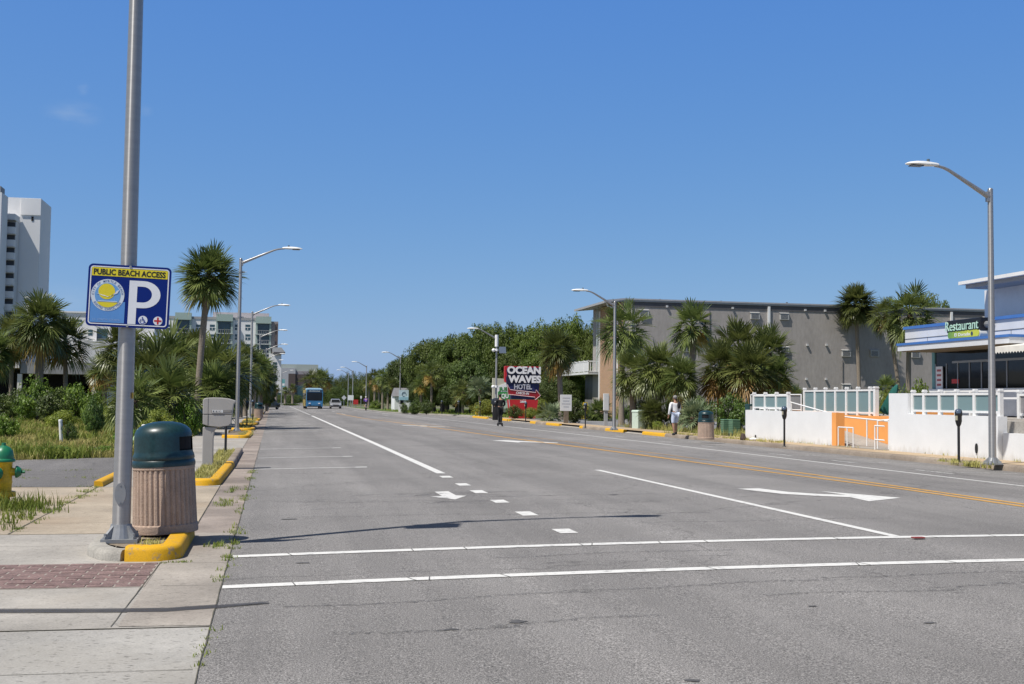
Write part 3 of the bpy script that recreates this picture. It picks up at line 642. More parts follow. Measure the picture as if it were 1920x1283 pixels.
m = MB(); plate(m, rrect(SW, SH, .045, 0, CZ), .004, .008); pan = m.build('panel', BLUE, ps)
m = MB(); m.box((0, .02, CZ+.25), (.12, .03, .03)); m.box((0, .02, CZ-.25), (.12, .03, .03)); m.build('mounting_bracket', GALV2, ps)
m = MB(); m.cyl((0, -.006, SH-.012), (0, -.012, SH-.012), .012, 10); m.cyl((0, -.006, .014), (0, -.012, .014), .012, 10); m.build('bolt', GALV2, ps)
m = MB(); ring(m, rrect(SW-.04, SH-.04, .03, 0, CZ), rrect(SW-.06, SH-.06, .022, 0, CZ), -.004, .002); m.build('border', REFW, ps)
m = MB(); plate(m, [(-SW/2+.034, SH-.034), (-SW/2+.034, SH-.115), (SW/2-.034, SH-.115), (SW/2-.034, SH-.034)], -.004, .002); m.build('yellow_band', YELS, ps)
m = MB(); put_text(m, 'PUBLIC BEACH ACCESS', (-.002, -.0065, SH-.104), (1, 0, 0), (0, 0, 1), .058, .672, .034, .001); m.build('lettering', BLK, ps)
m = MB(); plate(m, [(-SW/2+.036, SH-.36), (-SW/2+.036, .038), (-.032, .038), (-.032, SH-.36)], -.004, .0015); m.build('light_blue_field', SKYB, ps)
def circ(r, cx_, cz_, n=40, a0=0, a1=2*PI): return [(cx_+r*math.cos(a0+(a1-a0)*i/n), cz_+r*math.sin(a0+(a1-a0)*i/n)) for i in range(n if a1-a0 > 6.2 else n+1)]
ex, ez = -.197, .305; er = .155
m = MB(); plate(m, circ(er, ex, ez), -.004, .003); em = m.build('emblem', mat('emblem_white', (.62, .68, .74), .4), ps)
m = MB(); plate(m, circ(er*.77, ex, ez), -.006, .0025); m.build('emblem_sky', mat('emblem_sky', (.14, .33, .62), .4), em)
m = MB(); plate(m, circ(.077, ex-.01, ez+.035), -.0075, .0025); plate(m, circ(er*.77, ex, ez, 16, PI+.62, 2*PI-.62), -.0075, .0025); m.build('emblem_sun', YELS, em)
m = MB(); plate(m, [(ex-.105, ez+.012), (ex-.03, ez-.002), (ex-.008, ez-.008), (ex-.03, ez-.012)], -.009, .0025); plate(m, [(ex-.02, ez-.012), (ex+.03, ez-.012), (ex+.085, ez+.045), (ex+.105, ez+.055), (ex+.09, ez+.022), (ex+.03, ez-.006), (ex+.0, ez-.02)], -.009, .0025); plate(m, [(ex-.085, ez-.058), (ex+.09, ez-.058), (ex+.09, ez-.063), (ex-.085, ez-.063)], -.009, .0025); m.build('emblem_gull', REFW, em)
m = MB()
def arc_text(mb, s, r, a_mid, step, h, flip):
    n = len(s)
    for i, ch in enumerate(s):
        if ch == ' ': continue
        a = a_mid + (i-(n-1)/2)*step*(1 if flip else -1); p = Vector((ex+r*math.cos(a), -.0075, ez+r*math.sin(a)))
        up = Vector((math.cos(a), 0, math.sin(a))) * (-1 if flip else 1); xd = Vector((0, 1, 0)).cross(up); xd = up.cross(Vector((0, -1, 0))) * -1
        xd = Vector((up.z, 0, -up.x)); put_text(mb, ch, p, xd, up, h, None, .02, .001)
arc_text(m, 'CITY OF MYRTLE BEACH', er*.81, PI/2+.05, .155, .022, False); arc_text(m, 'SOUTH CAROLINA', er*.955, -PI/2, .155, .022, True); m.build('emblem_lettering', mat('emblem_letter', (.10, .17, .35), .5), em)
m = MB(); put_text(m, 'S.C. COASTAL COUNCIL', (-.197, -.0058, .058), (1, 0, 0), (0, 0, 1), .018, .255, .012, .001); m.build('small_lettering', mat('pale_letter', (.26, .42, .68), .5), ps)
# the big P
m = MB(); px_, pz_ = .0, .035; PH = .425
oc = [(.0, 0), (.074, 0), (.074, .155)] ; 
out = [(0, 0), (.075, 0), (.075, .16), (.135, .16)] + [(.135+.16*math.cos(a), .2925+.1325*math.sin(a)) for a in [-PI/2+PI*i/14 for i in range(1, 14)]] + [(.135, PH), (0, PH)]
inn = [(.075, .215), (.13, .215)] + [(.13+.085*math.cos(a), .2925+.0775*math.sin(a)) for a in [-PI/2+PI*i/14 for i in range(1, 14)]] + [(.13, .37), (.075, .37)]
bm = bmesh.new(); loops = []
for lp in (out, inn):
    vv = [bm.verts.new((px_+x, -.0055, pz_+z)) for x, z in lp]; loops.append(vv)
    for i in range(len(vv)): bm.edges.new((vv[i], vv[(i+1) % len(vv)]))
bmesh.ops.triangle_fill(bm, use_beauty=True, use_dissolve=False, edges=bm.edges[:]); bm.verts.index_update()
m.add([v.co for v in bm.verts], [[v.index for v in f.verts] for f in bm.faces]); bm.free(); m.build('letter_p', REFW, ps)
for cx_, nm in ((.143, 'wheelchair_symbol'), (.283, 'medical_cross')):
    m = MB(); plate(m, circ(.043, cx_, .078, 28), -.004, .0025); dsk = m.build('symbol_disc', REFW, ps); m = MB()
    if nm == 'medical_cross': plate(m, [(cx_-.034, .070), (cx_-.008, .070), (cx_-.008, .044), (cx_+.008, .044), (cx_+.008, .070), (cx_+.034, .070), (cx_+.034, .086), (cx_+.008, .086), (cx_+.008, .112), (cx_-.008, .112), (cx_-.008, .086), (cx_-.034, .086)], -.0067, .0015); m.build(nm, REDC, dsk)
    else:
        Y_ = -.0085
        m.tube([(cx_-.006+.022*math.cos(a), Y_, .068+.022*math.sin(a)) for a in [2.0+4.4*i/14 for i in range(15)]], .003, 6); m.tube([(cx_-.006, Y_, .100), (cx_-.004, Y_, .078), (cx_+.014, Y_, .076), (cx_+.022, Y_, .054), (cx_+.03, Y_, .058)], .0036, 6); m.ball((cx_-.006, Y_, .106), (.006, .003, .006), 8, 6); m.tube([(cx_-.004, Y_, .088), (cx_+.01, Y_, .088)], .003, 6)
        m.build(nm, mat('symbol_blue', (.02, .05, .3), .5), dsk)
# ---- fluted litter bins
BINC = mat('bin_concrete', (.385, .285, .222), .9, var=.2, vs=4, var2=.16, vs2=90, bump=.4, bs=70); LIDG = mat('bin_lid', (.009, .033, .038), .36, var=.3, vs=7, spec=.5, var2=.2, vs2=40); LIDG2 = mat('bin_hole', (.004, .004, .005), .9)
def litter_bin(loc, label, face, tilt=(0, 0, 0), group='fluted concrete litter bins', faded=None):
    t = thing('litter_bin', label, 'litter bin', loc, 0, group, tilt)
    nfl = 34; n = nfl*6
    def fr(r, z, a):
        if z < .085 or z > .605: return r
        p = (a*nfl/(2*PI)) % 1.0; return r - .016*max(0, (abs(p-.5)-.22)/.28)
    prof = [(.27, 0), (.312, .0), (.315, .012), (.313, .075), (.306, .086), (.3055, .0861), (.292, .60), (.2918, .606), (.296, .612), (.294, .65), (.28, .65)]
    m = MB(); m.lathe(prof, n, fr=fr); m.build('body', BINC, t, smooth=28)
    n = 48; a0 = face
    lp = [(.30, .635), (.302, .665), (.294, .69), (.289, .697), (.296, .71), (.291, .74), (.280, .765), (.278, .785), (.275, .915), (.271, .95), (.256, .985), (.222, 1.018), (.165, 1.045), (.09, 1.062), (.0, 1.067)]
    def sk(i, k):
        a = (2*PI*(k+.5)/n - a0 + PI) % (2*PI) - PI
        return i == 7 and abs(a) < .46
    m = MB(); m.lathe(lp, n, skip=sk, caps=False); m.build('lid', LIDG, t, smooth=45)
    m = MB(); m.lathe([(.262, .79), (.262, .93)], 24, caps=True); m.build('opening', LIDG2, t)
    return t
nb = litter_bin((-1.055, 12.60, .115), 'near fluted concrete litter bin with a dark green dome lid, leaning on the yellow kerb', -.42, (0, -.045, 0)); nb.scale = (1.045, 1.045, 1.06)
litter_bin((15.75, 41.3, .15), 'fluted concrete litter bin with a dark green lid near the man in white', -2.05, group='fluted concrete litter bins')
litter_bin((-.95, 82.5, .1), 'fluted litter bin with a dark lid in front of the parked black vehicle', -1.2)
litter_bin((15.0, 141, .15), 'far litter bin on the lawn right of the cyclist', -1.6)
db = thing('dark_litter_bin', 'dark litter bin at the foot of the lamp beside the black clad rider', 'litter bin', (15.1, 79.5, .15))
m = MB(); m.lathe([(.27, 0), (.29, .05), (.29, 1.0), (.32, 1.02), (.32, 1.1), (.0, 1.1)], 20); m.build('body', BLACK, db, smooth=40)
m = MB(); m.lathe([(.36, 1.08), (.38, 1.3), (.34, 1.42), (.2, 1.5), (0, 1.52)], 20); lid = m.build('lid', mat('dark_navy_lid', (.015, .018, .025), .4), db, smooth=40)
m = MB(); m.box((-.1, -.375, 1.27), (.22, .02, .07)); m.build('label_plate', WHITE, lid)
# ---- mailbox
MBX = mat('mailbox_plastic', (.36, .345, .325), .55, var=.08, vs=3, var2=.05, vs2=80)
mb_ = thing('mailbox', 'grey plastic kerbside mailbox on a thick post with house numbers', 'mailbox', (-1.3, 25.3, .075), 0)
def rprof(mb, pts, y0, y1): mb.prism([(x, y0, z) for x, z in pts], (0, y1-y0, 0))
m = MB(); rprof(m, [(-.115, 0), (.105, 0), (.10, .55), (.12, .72), (.19, .80), (-.115, .80)], -.11, .11); m.build('post', MBX, mb_, bevel=.012)
m = MB(); rprof(m, [(-.118, .86), (.0, .82), (.22, .80), (.40, .83), (.455, .88), (.475, 1.06), (-.12, 1.06)], -.145, .145); m.build('lower_body', MBX, mb_, bevel=.012)
m = MB(); rprof(m, [(-.12, 1.064), (.475, 1.064), (.50, 1.28), (.548, 1.335), (.52, 1.36), (.40, 1.395), (.24, 1.412), (.08, 1.415), (-.06, 1.405), (-.11, 1.385), (-.125, 1.35)], -.15, .15); m.build('door_box', MBX, mb_, bevel=.014)
m = MB(); rprof(m, [(.055, 1.10), (.445, 1.115), (.455, 1.165), (.055, 1.15)], -.158, -.150); m.build('number_rail', mat('mailbox_dark', (.22, .21, .20), .6), mb_)
m = MB()
for i in range(4): m.box((.095+i*.056, -.160, 1.1285), (.046, .006, .052))
npl = m.build('number_plate', WHITE, mb_)
m = MB(); 
for i, ch in enumerate('8801'): put_text(m, ch, (.095+i*.056, -.1635, 1.109), (1, 0, 0), (0, 0, 1), .038, None, .03, .001)
m.build('number', BLK, npl)
m = MB(); rprof(m, [(-.02, .83), (-.012, .83), (-.012, 1.395), (-.02, 1.395)], -.153, -.148); m.build('seam', mat('mailbox_seam', (.12, .115, .11), .7), mb_)
m = MB(); m.box((-.13, .0, 1.27), (.03, .05, .02)); m.build('hinge', MBX, mb_)
# ---- parking meters
METB = mat('meter_black', (.016, .016, .018), .4, var=.2)
def meter(loc, label, head=True, group='parking meters along the kerbs', h=1.22):
    t = thing('parking_meter', label, 'parking meter', loc, 0, group)
    m = MB(); m.tube([(0, 0, 0), (0, 0, .9)], [.032, .032], 10); m.tube([(0, 0, 0), (0, 0, .03)], [.06, .045], 10); m.build('pole', METB, t, smooth=50)
    if head:
        m = MB(); pr = [(.04, .86), (.062, .90), (.085, .98), (.085, 1.10), (.098, 1.12), (.098, 1.2), (.085, 1.245), (.05, 1.275), (.0, 1.285)]
        m.lathe(pr, 16, fr=lambda r, z, a: r*(1 if abs(math.cos(a)) > .01 else 1)); 
        m.v = [(x*.95, y*.78, z) for x, y, z in m.v]; hd = m.build('head', METB, t, smooth=45)
        m = MB(); m.box((-.075, -.035, 1.06), (.03, .05, .11)); m.build('coin_plate', mat('meter_plate', (.45, .42, .30), .5), hd)
        m = MB(); m.lathe([(.093, 1.17), (.088, 1.23), (.055, 1.266), (0, 1.276)], 14, c=(-.004, -.006, .004)); m.v = [(x*.95, y*.8, z) for x, y, z in m.v]; m.build('dome', mat('meter_dome', (.08, .11, .16), .15), hd, smooth=50)
    else:
        m = MB(); m.box((0, 0, 1.0), (.1, .09, .34)); m.build('head', METB, t, bevel=.02)
    return t
meter((-1.18, 31.4, .08), 'black post of a parking meter hidden behind the grey mailbox')
meter((-1.25, 60.0, .08), 'black parking meter just right of the lamp behind the mailbox')
meter((-1.2, 74, .08), 'small black parking meter in front of the far left litter bin')
meter((15.85, 34.7, .15), 'black parking meter in front of the left white wall')
meter((16.25, 25.7, .15), 'black parking meter in front of the right white wall, beside the lamp')
meter((15.6, 57.9, .15), 'black parking meter on the kerb left of the motel lamp')
meter((15.6, 72.3, .15), 'black parking meter in front of the red motel sign base')
for x, y, lb in ((16.3, 104, 'leftmost but two of the far meters on the lawn, in front of the low hedge'), (17.1, 97.5, 'far parking meter right of the low hedge on the lawn'), (15.2, 116.5, 'far parking meter below the pale blue board'), (15.7, 110.5, 'far parking meter in front of the middle of the low hedge')): meter((x, y, .15), lb)
# ---- hydrants
HY = mat('hydrant_yellow', (.62, .40, .012), .5, var=.25, vs=6, var2=.15, vs2=40, bump=.2, bs=50); HG = mat('hydrant_green', (.012, .16, .075), .4, var=.15, vs=8)
def hydrant(loc, label, s=1):
    t = thing('fire_hydrant', label, 'fire hydrant', loc, 0, 'yellow fire hydrants'); t.scale = (s, s, s)
    m = MB(); m.lathe([(.10, -.05), (.10, .13), (.165, .13), (.17, .15), (.17, .185), (.16, .20), (.115, .2), (.118, .30), (.124, .32), (.118, .34), (.118, .58), (.128, .6), (.0, .6)], 24); m.lathe([(.0, 0), (.062, 0), (.075, .05), (.075, .12), (.0, .12)], 12, (0, 0, 0))
    for sx in (1, -1): m.cyl((sx*.08, 0, .46), (sx*.165, 0, .46), .062, 14, .05)
    m.cyl((-.04, -.06, .45), (-.05, -.175, .45), .085, 16)
    m.build('barrel', HY, t, smooth=40)
    m = MB(); m.lathe([(.148, .595), (.155, .61), (.15, .63), (.132, .64), (.13, .68), (.118, .735), (.085, .785), (.04, .81), (.03, .815), (.028, .85), (0, .85)], 24, fr=lambda r, z, a: r*(1+.025*max(0, math.cos(8*a)) if .64 < z < .80 else 1)); m.build('bonnet', HG, t, smooth=35)
    for p, q, r in (((.165, 0, .46), (.235, 0, .46), .082), ((-.165, 0, .46), (-.235, 0, .46), .082), ((-.05, -.175, .45), (-.055, -.245, .45), .095)):
        m = MB(); P_, Q_ = Vector(p), Vector(q); m.tube([P_, P_+(Q_-P_)*.3, Q_], [r, r, r*.55], 16); m.cyl(Q_, Q_+(Q_-P_).normalized()*.045, .022, 6); m.build('nozzle_cap', HG, t, smooth=35)
    return t
hydrant((-3.54, 16.9, .0), 'yellow fire hydrant with green caps in the weeds at the left edge')
hydrant((17.6, 102, .14), 'small far yellow fire hydrant on the lawn beside the round green bush')
# ---- small things on the left lot
PVC = mat('white_pvc', (.75, .75, .73), .5, var=.06)
p = G(115, 829, .02)
t = thing('marker_pipe', 'leaning white marker pipe standing in the weedy lot', 'marker post', (p.x, p.y, 0), 0, tilt=(0, .07, 0)); t.rotation_euler = (0, -.07, 0)
m = MB(); m.tube([(0, 0, -.1), (0, 0, .68)], [.055, .055], 12); m.build('pipe', PVC, t, smooth=50)
m = MB(); m.lathe([(.06, .66), (.062, .7), (.05, .735), (0, .74)], 12); m.build('cap', PVC, t, smooth=50)
t = thing('utility_post', 'short white post among the shrubs above the near bin lid', 'post', (-3.9, 48, .0)); m = MB(); m.tube([(0, 0, -.1), (0, 0, .95)], [.11, .11], 12); m.build('tube', PVC, t, smooth=50); m = MB(); m.lathe([(.12, .93), (.12, 1.0), (0, 1.05)], 12); m.build('cap', PVC, t, smooth=50)
t = thing('utility_pedestal', 'white utility pedestal with an open hatch between lamp pole and bin', 'utility box', (-3.0, 30, .0)); m = MB(); m.box((0, 0, .38), (.26, .22, .86)); m.box((.17, .05, .42), (.1, .16, .8)); m.build('cabinet', PVC, t, bevel=.02); m = MB(); m.cyl((.06, -.112, .62), (.06, -.118, .62), .055, 14); m.build('hatch', BLK, t)
t = thing('cable_pedestal', 'pale green cable pedestal leaning over behind the lamp pole', 'utility box', (-4.05, 36.5, .0)); t.rotation_euler = (0, .5, .3)
m = MB(); m.box((0, 0, .22), (.22, .22, .5)); m.box((0, 0, .5), (.26, .26, .08)); m.build('cabinet', mat('pale_green_plastic', (.33, .45, .27), .6, var=.15), t, bevel=.02); m = MB(); m.cyl((0, 0, -.2), (0, 0, .05), .05, 8); m.build('stake', GALV2, t)
# ---- right side boxes
UTG = mat('pale_green_box', (.50, .60, .52), .55, var=.12, vs=4, var2=.06)
t = thing('transformer_box', 'pale green steel utility box on the verge right of the motel lamp', 'utility box', (18.6, 58.2, .12), .25)
m = MB(); m.box((0, 0, .42), (.62, .6, .86)); m.build('cabinet', UTG, t, bevel=.02); m = MB(); m.prism([(-.33, -.32, .85), (.33, -.32, .85), (.33, -.32, .93), (.27, -.32, .97), (-.27, -.32, .97), (-.33, -.32, .93)], (0, .64, 0)); m.build('lid', UTG, t, bevel=.01)
m = MB(); m.box((.1, -.306, .3), (.06, .012, .16)); m.build('handle', GALV2, t)
ACG = mat('green_air_unit', (.13, .24, .15), .5, var=.12)
for i, (px, py) in enumerate(((1362, 817), (1378, 818))):
    q = G(px, py, .13); t = thing('condenser_unit', ('left' if i == 0 else 'right')+' of two green louvred condenser units beside the left white wall', 'air conditioner', (q.x+.3, q.y+.8, .13), .12*i, 'green condenser units')
    m = MB()
    for k in range(7): m.box((0, 0, .12+k*.075), (.36, .36, .045)); m.box((0, 0, .16+k*.075), (.325, .325, .04))
    m.build('louvres', ACG, t); m = MB(); m.box((0, 0, .04), (.38, .38, .1)); m.build('base', mat('dark_base', (.05, .06, .055), .7), t); m = MB(); m.box((0, 0, .655), (.37, .37, .05)); m.build('top', ACG, t, bevel=.015)
t = thing('electric_meter_box', 'tall narrow grey meter box on a post behind the motel lamp', 'utility box', (18.3, 63.5, .13))
m = MB(); m.box((0, 0, 1.35), (.3, .14, .95)); m.build('cabinet', mat('light_grey_box', (.62, .64, .65), .5), t, bevel=.015); m = MB(); m.box((0, .03, .45), (.2, .1, .95)); m.build('post', mat('post_grey', (.35, .36, .37), .6), t); m = MB(); m.cyl((.16, -.02, .9), (.16, -.02, 1.7), .03, 8); m.build('conduit', GALV2, t)
t = thing('payphone_pedestal', 'dark teal phone pedestal in the shade at the left end of the white wall', 'phone stand', (18.55, 43.6, .13))
m = MB(); m.box((0, 0, .03), (.5, .5, .06)); m.tube([(0, 0, .05), (0, 0, .55)], [.12, .1], 12); m.build('stand', mat('teal_metal', (.03, .12, .13), .5), t, smooth=40)
m = MB(); m.box((0, 0, .95), (.45, .4, .8)); m.build('housing', mat('dark_teal', (.012, .05, .05), .5), t, bevel=.02); m = MB(); m.box((-.05, -.205, 1.05), (.24, .02, .42)); m.build('face_plate', mat('grey_plate', (.35, .36, .33), .5), t)
# ---- signs on the right
t = thing('notice_board', 'small white notice board on a short post in front of the trimmed bush', 'sign', (17.75, 70.5, .15), .12)
m = MB(); m.box((0, 0, 1.25), (.75, .04, 1.0)); bd = m.build('board', WHITE, t, bevel=.01); m = MB(); m.box((.02, .03, .45), (.3, .09, .9)); m.build('post', mat('weathered_wood', (.20, .16, .12), .9, var=.3), t)
m = MB()
for k, wd_ in enumerate((.5, .42, .55, .35)): m.box((0, -.0225, 1.55-k*.18), (wd_, .004, .06))
m.build('faded_print', mat('faded_print', (.52, .53, .55), .7), bd)
# big motel sign
OW = thing('motel_sign', 'red and navy motel sign with big white letters and a check-in arrow', 'sign', (19.02, 89.4, .125))
NAVY = mat('sign_navy', (.016, .02, .095), .45, var=.1); RED = mat('sign_bright_red', (.50, .022, .026), .45, var=.08); DRED = mat('sign_dark_red', (.30, .012, .02), .45, var=.1); LW = mat('sign_letter_white', (.82, .80, .80), .4, var=.05)
m = MB(); m.prism([(-.98, -.32, 0), (.98, -.32, 0), (1.18, -.32, 1.46), (-1.18, -.32, 1.46)], (0, .64, 0)); m.build('base', RED, OW)
m = MB(); m.prism([(-1.17, -.34, 1.46), (-1.12, -.34, 1.46), (-.93, -.34, 0), (-.97, -.34, 0)], (0, .02, 0)); m.build('base_edge', mat('silver_trim', (.6, .6, .6), .4), OW)
m = MB(); m.box((-.02, 0, 1.8), (1.85, .5, .62)); m.build('neck', NAVY, OW)
m = MB(); m.prism([(-1.46, -.1, 2.85), (-1.46, -.1, 3.98), (-1.40, -.1, 4.06), (1.34, -.1, 4.06), (1.34, -.1, 3.5), (1.30, -.1, 2.1), (1.1, -.1, 2.1), (-1.0, -.1, 2.6)], (0, .3, 0)); m.build('back_panel', RED, OW)
m = MB(); m.prism([(-1.2, -.22, 2.06), (-1.33, -.22, 2.75), (-1.36, -.22, 3.1), (-1.28, -.22, 3.4), (-1.35, -.22, 3.7), (-1.2, -.22, 3.98), (1.28, -.22, 3.96), (1.33, -.22, 3.2), (1.22, -.22, 2.06)], (0, .12, 0)); m.build('navy_panel', NAVY, OW)
m = MB(); m.prism([(-1.30, -.225, 2.7), (-1.34, -.225, 3.2), (-1.25, -.225, 3.45), (-1.32, -.225, 3.8), (-1.1, -.225, 3.93), (-.5, -.225, 3.8), (.2, -.225, 3.95), (.8, -.225, 3.82), (1.27, -.225, 3.9), (1.30, -.225, 2.72)], (0, -.05, 0)); m.build('letter_backing', mat('navy_black', (.01, .012, .04), .5), OW)
m = MB(); put_text(m, 'OCEAN', (.03, -.30, 3.44), (1, 0, 0), (0, 0, 1), .60, 2.66, .05, .05); m.build('lettering', LW, OW)
m = MB(); put_text(m, 'WAVES', (.08, -.30, 2.76), (1, 0, 0), (0, 0, 1), .58, 2.62, .05, .05); m.build('lettering', LW, OW)
m = MB(); put_text(m, 'HOTEL', (-.03, -.28, 2.25), (1, 0, 0), (0, 0, 1), .42, 1.42, .04, .02); m.build('small_lettering', mat('letter_grey', (.45, .45, .5), .5), OW)
arrow = [(-1.32, 2.62), (-1.12, 2.2), (1.0, 1.98), (1.02, 2.22), (1.36, 1.77), (.92, 1.40), (.90, 1.62), (-1.24, 1.85)]
arrow = [(-1.28, 2.62), (-1.05, 2.22), (.98, 2.02), (1.0, 2.24), (1.36, 1.80), (.93, 1.44), (.92, 1.66), (-1.22, 1.86)]
m = MB(); m.prism([(x, -.25, z) for x, z in arrow], (0, -.06, 0)); ar = m.build('arrow', DRED, OW)
m = MB(); m.tube([(x, -.318, z) for x, z in arrow+arrow[:1]], .025, 6); m.build('arrow_outline', mat('outline_pink', (.75, .55, .55), .5), ar)
m = MB(); put_text(m, 'CHECK-IN', (-.08, -.318, 1.86), (1, 0, -.05), (.05, 0, 1), .20, 1.02, .03, .004); m.build('arrow_lettering', LW, ar)
m = MB(); put_text(m, '2808', (-.02, -.325, 1.22), (1, 0, 0), (0, 0, 1), .17, .48, .04, .006); m.build('house_number', LW, OW)
# sign board behind it
JS = thing('golf_sign', 'cream and green sign board half hidden behind the navy and red sign', 'sign', (18.9, 96.5, .125))
m = MB(); m.prism([(-.95, -.15, .4), (1.9, -.15, .4), (1.9, -.15, 3.1), (-.95, -.15, 3.25)], (0, .3, 0)); m.build('board', mat('cream_board', (.52, .50, .40), .6, var=.08), JS)
m = MB(); m.prism([(-.62, -.18, 1.3), (1.7, -.18, 1.3), (1.7, -.18, 2.6), (.2, -.18, 2.85), (-.62, -.18, 2.55)], (0, .03, 0)); m.build('white_field', LW, JS)
m = MB(); m.prism([(-.52, -.2, 1.38), (1.6, -.2, 1.38), (1.6, -.2, 2.1), (-.52, -.2, 2.1)], (0, .02, 0)); m.build('green_field', mat('sign_green', (.05, .26, .07), .5), JS)
m = MB(); put_text(m, 'JUB', (-.02, -.205, 2.08), (1, 0, 0), (0, 0, 1), .42, .9, .04, .01); m.build('lettering', mat('sign_green_dark', (.04, .22, .06), .5), JS)
m = MB(); put_text(m, 'QU', (.08, -.205, 1.5), (1, 0, 0), (0, 0, 1), .45, .62, .04, .01); m.build('lettering', LW, JS)
m = MB(); m.box((.3, -.2, .95), (2.1, .06, .5)); m.build('lower_board', mat('pale_green_board', (.42, .5, .42), .6), JS)
# far small signs
def post_sign(name, label, px, py, Y, wd_, hh, m_, gz=.14, diamond=False, ph=None, thick=.05):
    q = AY(px, py, Y); t = thing(name, label, 'sign', (q.x, Y, gz)); zc = q.z-gz
    m = MB(); m.cyl((0, .05, 0), (0, .05, zc+hh*.4), .05, 8); m.build('post', GALV2, t, smooth=50)
    m = MB()
    if diamond: m.prism([(0, 0, zc-hh/2), (wd_/2, 0, zc), (0, 0, zc+hh/2), (-wd_/2, 0, zc)], (0, -thick, 0))
    else: m.box((0, 0, zc), (wd_, thick, hh))
    m.build('board', m_, t); return t
post_sign('diamond_sign', 'far diamond shaped grey sign right of the grey car', 645, 746, 200, .85, .85, mat('sign_back_grey', (.55, .56, .57), .5), diamond=True)
post_sign('street_sign', 'white double sign plate low on the two overlapping far lamps', 657.5, 746, 199, .95, .85, WHITE)
post_sign('red_sign', 'small red sign on a post beyond the cyclist', 667, 754, 185, .75, .75, mat('red_board', (.50, .03, .03), .5))
post_sign('small_white_sign', 'tiny white sign plate above the red sign', 677, 745, 180, .25, .4, WHITE)
post_sign('grey_sign_board', 'pale grey square sign board behind the third left lamp', 492, 728, 118, .72, .9, mat('pale_grey_board', (.38, .37, .37), .6), gz=.05)
post_sign('round_sign', 'small round topped white sign left of the parked black vehicle', 504, 739, 135, .25, .5, WHITE, gz=.05)
t = post_sign('pale_blue_sign', 'pale blue and white sign board in front of the white cottage', 757, 741, 121, 1.0, 1.05, mat('pale_blue_board', (.50, .62, .66), .5, var=.2, vs=3))
m = MB(); zc = AY(757, 741, 121).z-.14; m.tube([(.22*math.cos(a), -.05, zc+.12+.22*math.sin(a)) for a in [i*.5 for i in range(11)]], .03, 6); m.build('swirl', mat('grey_blue_print', (.25, .33, .38), .6), t); m = MB(); m.box((0, -.04, zc-.36), (.95, .04, .3)); m.build('lower_plate', mat('teal_print', (.30, .50, .58), .5), t)
t = thing('yellow_trolley', 'yellow plastic stand on the motel drive left of the brick corner', 'stand', (AY(1097, 770, 88).x, 88, .14)); m = MB(); m.prism([(-.3, -.2, 0), (.3, -.2, 0), (.22, -.2, 1.1), (-.22, -.2, 1.1)], (0, .4, 0)); m.build('body', mat('bright_yellow', (.72, .52, .02), .5), t, bevel=.03); m = MB(); m.box((.0, .0, 1.2), (.3, .3, .2)); m.build('top', mat('bright_yellow2', (.6, .42, .02), .5), t)
# ------------------------------------------------------------------ plants
PALM_G = leafmat('palm_leaf', (.033, .060, .013), (.21, .245, .070), .38, .32, .45)
PALM_D = leafmat('palm_leaf_dry', (.30, .165, .04), (.42, .30, .08), .5, .32, .3)
PALM_S = leafmat('palm_leaf_grey', (.09, .14, .07), (.28, .33, .18), .4, .22, .5)
OAK1 = leafmat('oak_leaf', (.046, .078, .015), (.155, .205, .040), .5, .3, .3, .35)
OAK2 = leafmat('bright_tree_leaf', (.062, .106, .015), (.19, .25, .04), .5, .32, .3, .35)
OAK3 = leafmat('dark_tree_leaf', (.033, .057, .013), (.115, .157, .034), .5, .25, .3, .35)
SHR1 = leafmat('shrub_leaf', (.060, .125, .014), (.22, .33, .04), .45, .28, .4, 1.2)
SHR2 = leafmat('dark_shrub_leaf', (.032, .065, .012), (.13, .19, .035), .45, .22, .4, 1.2)
SHR3 = leafmat('yellow_shrub_leaf', (.10, .15, .02), (.30, .33, .05), .5, .28, .35, 1.5)
GRASS = leafmat('grass_blade', (.21, .22, .05), (.50, .43, .16), .6, .25, .25, .9)
GRASS2 = leafmat('green_grass_blade', (.10, .17, .022), (.30, .34, .07), .6, .28, .25, .9)
BARK = mat('palm_bark', (.235, .195, .155), .95, var=.25, vs=9, var2=.3, vs2=30, bump=.8, bs=22, stretch=(1, 1, 3.5))
BOOT = mat('palm_boots', (.16, .11, .07), .95, var=.4, vs=7, bump=.8, bs=18)
OBARK = mat('tree_bark', (.12, .10, .08), .95, var=.3, vs=6, bump=.7, bs=18)
